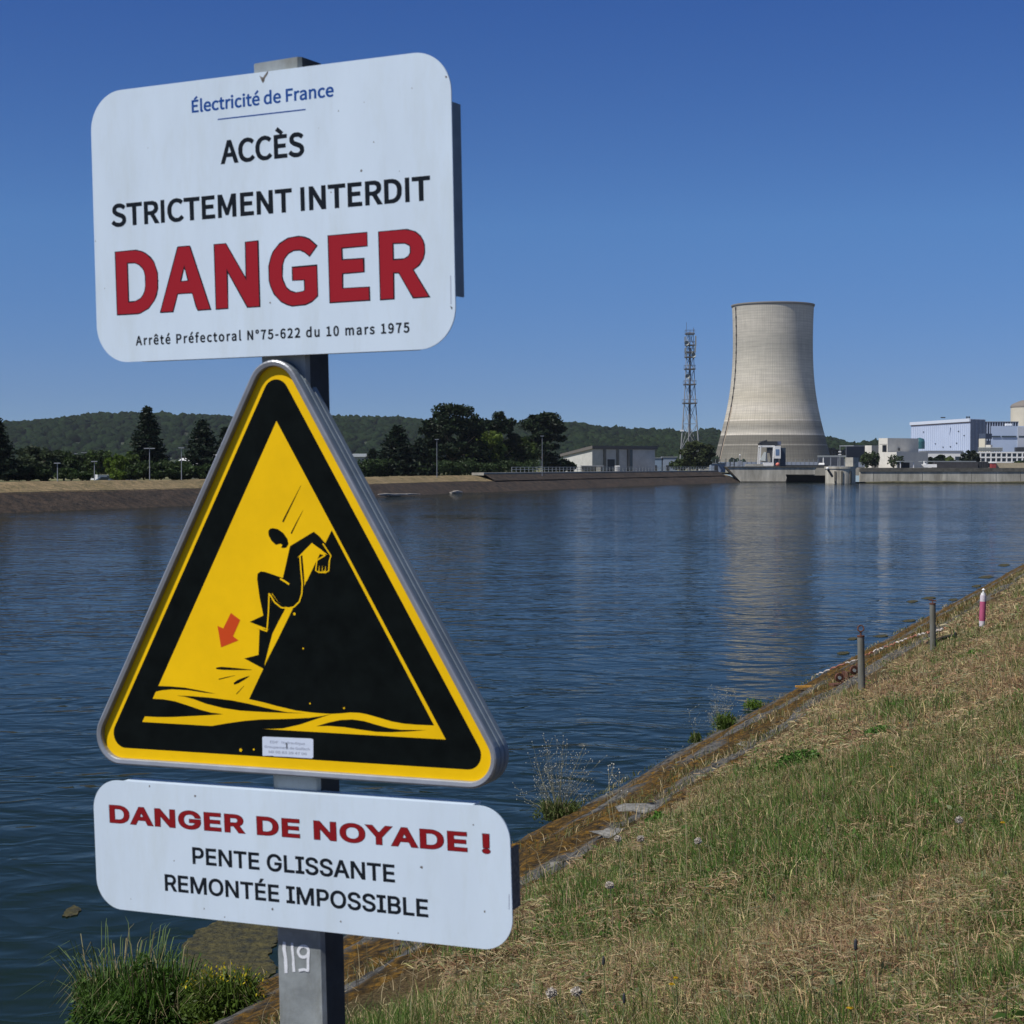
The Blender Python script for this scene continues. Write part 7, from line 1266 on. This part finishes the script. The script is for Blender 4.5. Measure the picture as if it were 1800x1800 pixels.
for i, (px, py, wx, lb) in enumerate(((1484, 1149, 12, 'algae patch in the water just left of the ring bollard'), (1550, 1119, 14, 'algae patch between the ring bollard and the hook bollard'), (1600, 1092, 12, 'algae patch left of the hook bollard, near the slabs'), (1605, 1058, 10, 'small thin algae patch left of the hook bollard top'), (1634, 1052, 13, 'algae patch right behind the hook bollard top'), (1677, 1055, 9, 'algae patch just right of the hook bollard top'), (1735, 1015, 14, 'algae patch out on the water above the pink bollard'), (1718, 1031, 8, 'algae patch closest above the pink bollard'), (1766, 994, 11, 'farthest algae patch close to the right frame edge'), (1500, 1124, 9, 'faint algae patch left above the ring bollard'))):
    algae([(px - wx, py), (px - wx * .3, py - 2.2), (px + wx * .6, py - 2.6), (px + wx, py - .5), (px + wx * .3, py + 2), (px - wx * .5, py + 1.8)], lb, 10 + i)

# ------------------------------------------------------------------ grass
def in_view(x, y, m0=-1.0, m1=6.0):
    px = 900 + F_PX * x / np.maximum(y, .1); return (px > 330) & (x < 0.30 * y + m1)
def blades(S, O, hgt, wid, lean, col, rnd, lift=0.0):
    n_ = len(S); x, y = so2xy(S, O); z = prof(S, O) + lift
    th = rnd.uniform(0, 2 * math.pi, n_); dx, dy = np.cos(th), np.sin(th); fx, fy = -dy, dx
    facing = rnd.uniform(-.6, .6, n_); fx, fy = np.cos(facing), np.sin(facing)      # broad side mostly towards the path
    ln = lean * hgt
    def lvl(h_, l_, w_):
        cx, cy, cz = x + dx * ln * l_, y + dy * ln * l_, z + hgt * h_
        return np.stack([cx - fx * wid * w_, cy - fy * wid * w_, cz], -1), np.stack([cx + fx * wid * w_, cy + fy * wid * w_, cz], -1)
    a0, a1 = lvl(-.05, 0, .5); b0, b1 = lvl(.55, .32, .42); c0, c1 = lvl(1.0 - 0.25 * np.minimum(lean, 2.5), 1.0, .06)
    V = np.stack([a0, a1, b0, b1, c0, c1], 1).reshape(-1, 3); k = np.arange(n_)[:, None] * 6
    Fq = np.concatenate([k + np.array([[0, 1, 3, 2]]), k + np.array([[2, 3, 5, 4]])], 0)
    return V, Fq, np.repeat(col, 6, 0)
STR = np.array((.58, .46, .25)); TAN = np.array((.40, .27, .15)); GRN = np.array((.10, .18, .036)); OLV = np.array((.20, .225, .07)); BRN = np.array((.20, .115, .06)); GGR = np.array((.31, .33, .18))
def make_grass(name, s0, s1, dens, hs, ws, seed, o0=-4.75, o1=1.2):
    rnd = np.random.default_rng(seed); n_ = int((s1 - s0) * (o1 - o0) * dens)
    S = rnd.uniform(s0, s1, n_); O = rnd.uniform(o0, o1, n_)
    # clumps
    ck = rnd.random(n_) < .55; nc = max(10, n_ // 48); cs, cx_ = rnd.uniform(s0, s1, nc), rnd.uniform(o0, o1, nc); pick = rnd.integers(0, nc, n_)
    S = np.where(ck, cs[pick] + rnd.normal(0, .045, n_), S); O = np.where(ck, cx_[pick] + rnd.normal(0, .045, n_), O); tint_ = np.where(ck, rnd.normal(0, .15, nc)[pick], 0); big_ = np.where(ck, (.7 + .9 * rnd.random(nc) ** 2)[pick], .8)
    x, y = so2xy(S, O); ragged = -3.62 + (fbm(S * 1.3, S * 0 + 3, 4) - .47) * 1.5
    bare = fbm(S * 1.1 + 9, O * 1.5, 4)
    k = in_view(x, y) & (y > 2.5) & (O > ragged) & (bare > .22) & (rnd.random(n_) < np.clip((bare - .20) * 6, 0.25, 1))
    S, O, ck, pick, tint_, big_ = S[k], O[k], ck[k], pick[k], tint_[k], big_[k]; n_ = len(S)
    g = .47 + (fbm(S * .55 + 4, O * .75 + 1, 4) - .45) * 1.7 + np.clip((12 - S) / 22, -.20, .10) - np.clip((O + 1.7) * .14, -.05, .3) - np.clip((S - 13) / 60, 0, .12) + .16 * (ck & (pick % 3 == 0)) + .055 + tint_ + rnd.normal(0, .09, n_)
    pal = np.where((g > .60)[:, None], GRN, np.where((g > .50)[:, None], OLV, np.where((g > .40)[:, None], GGR * .9, np.where((g > .30)[:, None], STR, TAN))))
    r_ = rnd.random(n_); pal = np.where((r_ < .15)[:, None], STR, pal); pal = np.where((r_ > .93)[:, None], BRN, pal)
    col = pal * rnd.uniform(.62, 1.35, (n_, 1)) * rnd.normal(1, .07, (n_, 3))
    green = g > .5; tall = (.35 + 1.4 * fbm(S * 1.7, O * 1.7 + 8, 3)) * big_
    h_ = rnd.uniform(*hs, n_) * np.where(green, 1.15, .85) * tall; ln = np.abs(rnd.normal(np.where(green, .6, 1.15), np.where(green, .55, .9)))
    h_ = h_ / (1 + .55 * np.maximum(ln - .6, 0))
    return blades(S, O, h_, rnd.uniform(.6, 1.4, n_) * ws, ln, np.clip(col, .004, 1), rnd)
def thatch(s0, s1, dens, length, wid, seed, o0=-4.6, o1=1.4):
    """matted dead straw lying every way between the living blades"""
    rnd = np.random.default_rng(seed); n_ = int((s1 - s0) * (o1 - o0) * dens); S = rnd.uniform(s0, s1, n_); O = rnd.uniform(o0, o1, n_)
    x, y = so2xy(S, O); edge = -3.8 + (fbm(S * 1.3, S * 0 + 3, 4) - .47) * 1.5; k = in_view(x, y) & (y > 2.5) & (O > edge); S, O = S[k], O[k]; n_ = len(S)
    x, y = so2xy(S, O); z = prof(S, O) + rnd.uniform(.004, .045, n_); th = rnd.uniform(0, 6.283, n_); L = length * rnd.uniform(.4, 1.3, n_); ph = rnd.normal(0, .38, n_)
    d = np.stack([np.cos(th) * np.cos(ph), np.sin(th) * np.cos(ph), np.sin(ph)], 1) * L[:, None]; c = np.stack([x, y, z], 1); w_ = (wid * rnd.uniform(.5, 1.3, n_))[:, None]
    sd = np.cross(d, np.array([0.05, -.75, .65])); sd /= np.linalg.norm(sd, axis=1)[:, None] + 1e-9; bend = np.stack([rnd.normal(0, .1, n_), rnd.normal(0, .1, n_), np.full(n_, .12)], 1) * L[:, None]
    V = np.stack([c - d * .5 - sd * w_, c - d * .5 + sd * w_, c + bend - sd * w_, c + bend + sd * w_, c + d * .5 - sd * w_ * .3, c + d * .5 + sd * w_ * .3], 1).reshape(-1, 3)
    k = np.arange(n_)[:, None] * 6; Fq = np.concatenate([k + np.array([[0, 1, 3, 2]]), k + np.array([[2, 3, 5, 4]])], 0)
    t_ = rnd.random((n_, 1)); col = np.where(t_ < .30, STR, np.where(t_ < .55, TAN, np.where(t_ < .75, BRN, np.where(t_ < .88, OLV, GGR)))) * rnd.uniform(.3, 1.08, (n_, 1)) * rnd.normal(1, .05, (n_, 3))
    return V, Fq, np.repeat(np.clip(col, .004, 1), 6, 0)
parts = [make_grass('a', 2.4, 8, 12000, (.03, .12), .0027, 1), make_grass('b', 8, 14, 6800, (.03, .125), .0036, 2), make_grass('c', 14, 26, 3200, (.035, .13), .006, 3), make_grass('d', 26, 50, 1000, (.045, .15), .012, 4), make_grass('e', 50, 105, 330, (.06, .18), .026, 5),
         make_grass('f', 3, 30, 900, (.05, .14), .008, 6, 1.2, 6.0), make_grass('g', 30, 110, 160, (.08, .2), .03, 7, 1.2, 7.0),
         thatch(2.4, 8, 4200, .085, .0017, 31), thatch(8, 14, 2400, .09, .0022, 32), thatch(14, 26, 1100, .10, .004, 33), thatch(26, 60, 400, .13, .009, 34)]
# thin dry stalks standing above the sward
rnd = np.random.default_rng(21); n_ = 1500; S = 3 + 40 * rnd.random(n_) ** 1.5; O = rnd.uniform(-4.6, .6, n_); x, y = so2xy(S, O); k = in_view(x, y) & (y > 4.2); S, O = S[k], O[k]
parts.append(blades(S, O, rnd.uniform(.15, .38, len(S)), .0022 + S * .00013, np.abs(rnd.normal(.25, .3, len(S))), np.array((.36, .30, .17))[None] * rnd.uniform(.6, 1.25, (len(S), 1)), rnd))
# flattened straw
n_ = 9000; S = 2.6 + 30 * rnd.random(n_) ** 1.6; O = rnd.uniform(-4.6, 1, n_); x, y = so2xy(S, O); k = in_view(x, y); S, O = S[k], O[k]
parts.append(blades(S, O, rnd.uniform(.015, .05, len(S)), .003 + S * .0002, rnd.uniform(2.5, 6, len(S)), np.array((.40, .32, .19))[None] * rnd.uniform(.5, 1.25, (len(S), 1)), rnd, .02))
# sparse grass rooted in the slab joints
n_ = 16000; S = 7 + 55 * rnd.random(n_) ** 1.4; O = np.where(rnd.random(n_) < .10, -8.3 + np.abs(rnd.normal(0, .12, n_)), -4.0 - np.abs(rnd.normal(0, 1.1, n_))); cl = fbm(S * 1.1, O * 2, 4); k = (cl > .53) & (O > -8.45); S, O = S[k], O[k]
parts.append(blades(S, O, rnd.uniform(.03, .13, len(S)), .003 + S * .0002, np.abs(rnd.normal(.8, .5, len(S))), np.where((rnd.random(len(S)) < .75)[:, None], OLV * .7, STR) * rnd.uniform(.5, 1.2, (len(S), 1)), rnd))
rnd = np.random.default_rng(77); nr = 420; S = 2.8 + 26 * rnd.random(nr) ** 1.5; O = rnd.uniform(-3.9, .9, nr); x, y = so2xy(S, O); k = in_view(x, y) & (y > 4); S, O, x, y = S[k], O[k], x[k], y[k]; nr = len(S)
sz_ = rnd.uniform(.03, .085, nr) * (1 + S / 40); m_ = 16; d = rnd.normal(size=(nr, m_, 3)); d[..., 2] = np.abs(d[..., 2]) * .45; d /= np.linalg.norm(d, axis=2)[..., None]
C_ = np.stack([x, y, prof(S, O) + .02], 1)[:, None] + d * (sz_[:, None] * rnd.uniform(.4, 1, (nr, m_)))[..., None]; v_, f_ = rhombi(C_.reshape(-1, 3), .019, rnd, .5)
hue_ = np.where((rnd.random(nr) < .75)[:, None], np.array((.075, .15, .03)), np.array((.17, .19, .10))) * rnd.uniform(.6, 1.3, (nr, 1)); parts.append((v_, f_, np.repeat(np.repeat(hue_, m_, 0), 4, 0)))
V = []; Fq = []; Cc = []; n0 = 0
for v_, f_, c_ in parts: V.append(v_); Fq.append(f_ + n0); Cc.append(c_); n0 += len(v_)
tag(np_mesh('grass', np.concatenate(V), np.concatenate(Fq), 4, M_GRASS, cols=np.concatenate(Cc)), kind='stuff')

# ------------------------------------------------------------------ plants that stand out
def leafy(name, px, py, w_, h_, col, label, cat, n=2600, grassy=0.0, flowers=None, group=None, seed=0, spread=1.0, leaf=.022):
    rnd = np.random.default_rng(seed + 500); q = hit(px, py); W = w_ / F_PX * q[1]; H = h_ / F_PX * q[1]
    if q[2] < 0.02: q[2] = 0.02
    t = thing(name, q, label, cat, group)
    if grassy < 1:
        m_ = int(n * (1 - grassy)); d = rnd.normal(size=(m_, 3)); d /= np.linalg.norm(d, axis=1)[:, None]; d *= (rnd.random(m_) ** .4)[:, None]
        lump = .40 + 1.1 * fbm(d[:, 0] * 3.1 + seed, d[:, 1] * 3.1, 3)
        C = q + np.stack([d[:, 0] * W, d[:, 1] * W * spread, np.abs(d[:, 2]) * H * lump], 1)
        V, Fq = rhombi(C, leaf, rnd, .3); cc = np.array(col) * rnd.uniform(.5, 1.5, (m_, 1))
        np_mesh('foliage', V, Fq, 4, M_LEAF, parent=t, cols=np.repeat(cc, 4, 0))
    if grassy > 0:
        m_ = int(n * grassy * .35); th = rnd.uniform(0, 6.283, m_); rr_ = W * .55 * np.sqrt(rnd.random(m_)); base_ = q + np.stack([np.cos(th) * rr_, np.sin(th) * rr_ * spread, np.zeros(m_)], 1)
        out = rnd.uniform(.15, .95, m_) * W * .8; hh = H * rnd.uniform(.5, 1.15, m_); th2 = th + rnd.normal(0, .5, m_); dv = np.stack([np.cos(th2), np.sin(th2)], 1); wd = .0035 + .00006 * q[1] * 4
        lv = []
        dr = rnd.random(m_) ** 1.5
        for u, hu, hd in ((0, 0, 0), (.35, .62, .55), (.7, .95, .72), (1.0, 1.0, .42)):
            c = base_.copy(); c[:, :2] += dv * (out * (.5 + .9 * dr) * u ** 1.5)[:, None]; c[:, 2] += hh * (hu * (1 - dr) + hd * dr); ww = wd * (1 - u * .85)
            lv += [c - np.array([1, 0, 0]) * ww, c + np.array([1, 0, 0]) * ww]
        V = np.stack(lv, 1).reshape(-1, 3); k = np.arange(m_)[:, None] * 8; Fq = np.concatenate([k + np.array([[2 * i, 2 * i + 1, 2 * i + 3, 2 * i + 2]]) for i in range(3)], 0)
        cc = np.where((rnd.random(m_) < .18)[:, None], np.array((.24, .21, .11)), np.array(col) * 1.1) * rnd.uniform(.6, 1.4, (m_, 1))
        np_mesh('blades', V, Fq, 4, M_LEAF, parent=t, cols=np.repeat(cc, 8, 0))
    if flowers:
        m_ = flowers; d = rnd.uniform(-1, 1, (m_, 2)); C = q + np.stack([d[:, 0] * W * .9, d[:, 1] * W * .5, H * (.8 + .3 * rnd.random(m_) - .3 * d[:, 0] ** 2)], 1)
        V, Fq = rhombi(C, .013, rnd, 1.5); fo_ = np_mesh('flowers', V, Fq, 4, M_LEAF, parent=t, cols=np.repeat(np.array((.62, .50, .02)) * rnd.uniform(.6, 1.1, (m_, 1)), 4, 0)); fo_['kind'] = 'stuff'
    return t
GB = (.040, .085, .012)
leafy('leafy_clump', 280, 1830, 115, 150, GB, 'large dark green leafy clump with long arching grass at the lower left corner', 'plant', n=11000, grassy=.14, seed=1, leaf=.024, spread=.8)
leafy('leafy_clump', 195, 1826, 85, 125, (.05, .10, .016), 'low green leafy clump at the bottom left beside the larger clump', 'plant', n=4200, grassy=.3, seed=2, leaf=.024, spread=.8)
leafy('flowering_clump', 395, 1785, 82, 80, (.065, .105, .016), 'green clump with small yellow flowers left of the signpost', 'plant', n=4500, grassy=.25, flowers=170, seed=3, leaf=.02, spread=.8)
leafy('edge_weed', 985, 1440, 55, 36, (.075, .10, .03), 'low green weed at the water edge under the tall dry seed stalks', 'plant', n=1500, grassy=.5, seed=4, leaf=.022)
leafy('edge_weed', 1275, 1281, 26, 30, (.07, .11, .02), 'small green weed at the water edge right of the dry seed stalks', 'plant', n=900, grassy=.3, seed=5)
leafy('edge_weed', 1325, 1246, 22, 16, (.09, .15, .02), 'tiny bright green weed at the water edge below the far tower reflection', 'plant', n=600, grassy=.2, seed=6)
leafy('edge_weed', 1222, 1305, 14, 18, (.075, .11, .025), 'little grassy weed on the slab edge between two larger edge weeds', 'plant', n=500, grassy=.5, seed=7)
leafy('clover_patch', 1415, 1352, 52, 34, (0.085, 0.170, 0.034), 'dark green clover patch in the grass at the slab border', 'plant', n=3000, seed=8, leaf=.018)
leafy('clover_patch', 1160, 1448, 16, 22, (0.085, 0.204, 0.027), 'small round green tuft beside the grey slab', 'plant', n=900, seed=9, leaf=.014)
leafy('clover_patch', 1725, 1152, 26, 9, (0.093, 0.221, 0.027), 'bright green patch in dry grass below the pink bollard', 'plant', n=1400, seed=10, leaf=.025)
leafy('clover_patch', 1745, 1372, 36, 16, (0.085, 0.170, 0.043), 'green patch in brown grass near the right frame edge', 'plant', n=1600, seed=11, leaf=.018)
leafy('clover_patch', 1590, 1243, 26, 12, (0.085, 0.187, 0.037), 'green patch in grass right below the ring bollard', 'plant', n=1200, seed=12, leaf=.02)
leafy('clover_patch', 1560, 1290, 40, 14, (0.093, 0.187, 0.041), 'wider green patch in the grass below the ring bollard', 'plant', n=1700, seed=13, leaf=.02)
leafy('grass_tuft', 215, 1800, 150, 150, (.10, .15, .05), 'loose tuft of long arching pale grass leaning over the water at the lower left', 'plant', n=480, grassy=1.0, seed=16, spread=.6)

def stalks(px, py, tops, label, rad, seed, heads=True, hcol=None):
    rnd = np.random.default_rng(seed); rad = rad * .72; tops = tops + [(a_ + rnd.normal() * 14, b_ + abs(rnd.normal()) * 26) for a_, b_ in tops for _ in range(2 if len(tops) > 5 else 0)]; q = hit(px, py); t = thing('dry_seed_weed', q, label, 'plant', 'dry weeds with seed heads'); b = MB(); hd = MB()
    for tx, ty in tops:
        e = np.array([q[0] + (tx - px) / F_PX * q[1], q[1] + rnd.normal() * .12, q[2] + (py - ty) / F_PX * q[1]]); m_ = (q * .5 + e * .5) + np.array([rnd.normal() * .02, rnd.normal() * .02, .04])
        b.tube([q + rnd.normal(size=3) * .02, m_, e], [rad, rad * .8, rad * .5], 4)
        for k in range(5):
            u = rnd.uniform(.35, .95); s_ = q + (e - q) * u + np.array([0, 0, .04]) * (1 - u); f = s_ + np.array([rnd.normal() * .07, rnd.normal() * .05, rnd.uniform(.03, .12)])
            b.tube([s_, f], rad * .45, 4)
            if heads: hd.lathe([(.0006, -.007), (.006, 0), (.0006, .007)], tuple(f), 5)
        if heads: hd.lathe([(.0006, -.009), (.0075, 0), (.0006, .009)], tuple(e), 5)
    b.build('stem', M_STEM, t)
    if heads: hd.build('seed_head', mat('pale_seed_head', hcol or (.50, .48, .42), .8), t)
stalks(980, 1442, [(955, 1284), (935, 1305), (940, 1335), (963, 1300), (990, 1292), (997, 1300), (985, 1320), (1025, 1308), (1030, 1318), (1028, 1350), (1005, 1330), (940, 1370), (960, 1350), (1035, 1362), (975, 1345), (1010, 1368), (905, 1385)], 'wiry dry weed with many pale seed heads at the water edge, beside the signs', .0032, 1)
stalks(1262, 1283, [(1252, 1205), (1262, 1215), (1275, 1205), (1285, 1222), (1290, 1240), (1240, 1250), (1270, 1228), (1248, 1236)], 'smaller wiry dry weed at the water edge left of the bollards', .0032, 2)
stalks(1078, 1462, [(1082, 1352), (1072, 1362), (1090, 1360)], 'pair of slim dry grass stems over the slabs', .0028, 3)
stalks(1225, 1312, [(1208, 1245), (1222, 1262), (1170, 1330)], 'few thin dry stems on the slab edge', .0028, 4)
def flower(kind, px, py, py_base, dx, label, Y=None):
    """one flower head on its stem, rooted where its stem meets the turf"""
    q = hit(px + dx, py_base); d = ray(px, py); k = q[1] / d[1]; h_ = np.array([0, 0, EYE]) + d * k
    t = thing(kind, q, label, 'flower', {'dandelion_clock': 'faded dandelion heads in the near grass', 'plantain': 'dark plantain heads in the near grass', 'yellow_flower': 'yellow flowers in the grass'}[kind])
    b = MB(); m_ = (q + h_) / 2 + np.array([.008, .0, .0]); b.tube([q - np.array([0, 0, .02]), m_, h_], [.0022, .002, .0018], 6); b.build('stem', M_STEM if kind == 'dandelion_clock' else M_GSTEM, t)
    rnd = np.random.default_rng(int(px)); s_ = .021 if kind == 'dandelion_clock' else .011
    if kind == 'plantain':
        b = MB(); b.lathe([(.001, -.006), (.0055, 0), (.0065, .012), (.005, .028), (.001, .036)], tuple(h_), 9); b.build('head', M_DARK, t); return
    n_ = 420 if kind == 'dandelion_clock' else 120; dv = rnd.normal(size=(n_, 3)); dv /= np.linalg.norm(dv, axis=1)[:, None]
    if kind == 'yellow_flower': dv[:, 2] = np.abs(dv[:, 2]) * .4
    C = h_ + dv * s_ * rnd.uniform(.3, 1, (n_, 1)) * np.array([1, 1, .85]); V, Fq = rhombi(C, s_ * .28, rnd)
    col = (.62, .57, .50) if kind == 'dandelion_clock' else (.68, .45, .02)
    np_mesh('head', V, Fq, 4, M_LEAF, parent=t, cols=np.repeat(np.array(col) * rnd.uniform(.6, 1.2, (n_, 1)), 4, 0))
flower('dandelion_clock', 969, 1745, 1860, 60, 'largest fluffy grey dandelion clock near the bottom, right of the signpost')
flower('dandelion_clock', 1013, 1743, 1850, 45, 'smaller ragged dandelion clock right of the largest one')
flower('dandelion_clock', 1086, 1474, 1580, 6, 'pinkish grey seed head below the pale grey slab, left one of two')
flower('dandelion_clock', 1126, 1474, 1570, 4, 'brownish seed head below the pale grey slab, right one of two')
flower('dandelion_clock', 1072, 1556, 1660, 4, 'grey seed head standing in the sward right of the lower white panel')
flower('dandelion_clock', 1686, 1441, 1500, -8, 'pale seed head among brown grass at the right of the bank')
flower('dandelion_clock', 1227, 1478, 1560, 4, 'rusty brown seed head in the middle of the bank')
flower('plantain', 1097, 1762, 1860, -12, 'dark plantain head on a leaning stalk at the bottom')
flower('plantain', 1504, 1668, 1790, 4, 'dark plantain head in the lower right grass')
flower('plantain', 1061, 1695, 1780, -2, 'small plantain head above the dandelion clocks')
flower('yellow_flower', 1188, 1719, 1800, -4, 'orange-yellow flower right of the dark plantain head, upper of two')
flower('yellow_flower', 1181, 1730, 1800, 2, 'yellow flower just below the orange-yellow one')
flower('yellow_flower', 1763, 1446, 1530, -6, 'bright yellow flower on a tall stem near the right frame edge')
flower('yellow_flower', 1494, 1772, 1850, 4, 'ochre yellow flower at the bottom right')
flower('yellow_flower', 1468, 1265, 1290, 1, 'small yellow flower below the ring bollard')
flower('yellow_flower', 1582, 1271, 1295, 1, 'small yellow flower right of the green patch under the bollard')
flower('yellow_flower', 1567, 1348, 1380, 1, 'small orange flower in the middle grass')
M_STONE = mat('lichened_stone', (.27, .265, .245), .95, var=.5, scale=14, bump=.02, bscale=40, col2=(.10, .10, .09), detail=9)
# pale slab stones lying at the border of turf and concrete
for px, py, wx, hy, lb in ((1085, 1463, 34, 9, 'pale flat grey slab at the turf border'), (1140, 1420, 40, 16, 'dark broken slab stone above the pale slab'), (985, 1520, 20, 12, 'grey lump of stone near the lower white panel'), (1425, 1250, 10, 4, 'small pale stone left of the ring bollard'), (1690, 1092, 11, 3, 'pale flat stone left of the pink bollard'), (1796, 1220, 16, 12, 'grey gravelly stone at the right frame edge'), (1310, 1305, 14, 4, 'pale flat stone at the slab border in mid bank')):
    q = hit(px, py); W = wx / F_PX * q[1]; rnd = np.random.default_rng(px); v_ = BV.copy() * (1 + rnd.normal(0, .24, (len(BV), 1))); v_ = v_ * np.array([W, W * 1.3, .012 + .05 * W]) + q + np.array([0, 0, -.01])
    o_ = np_mesh('stone', v_, BF, 3, M_STONE if 'pale' in lb else M_CONCD); tag(o_, lb, 'stone', 'stones at the turf border')

# ------------------------------------------------------------------ the air between here and the hills
hz = bpy.data.materials.new('summer_haze'); hz.use_nodes = True; hn = hz.node_tree.nodes; hn.remove(hn['Principled BSDF'])
pv = hn.new('ShaderNodeVolumePrincipled'); pv.inputs['Color'].default_value = (0.80, 0.88, 1.0, 1); pv.inputs['Density'].default_value = 4.2e-5; pv.inputs['Anisotropy'].default_value = 0.2
hz.node_tree.links.new(pv.outputs[0], hn['Material Output'].inputs['Volume'])
b = MB(); b.box((0, 1600, 96), (3600, 3700, 206)); tag(b.build('haze', hz), kind='stuff')
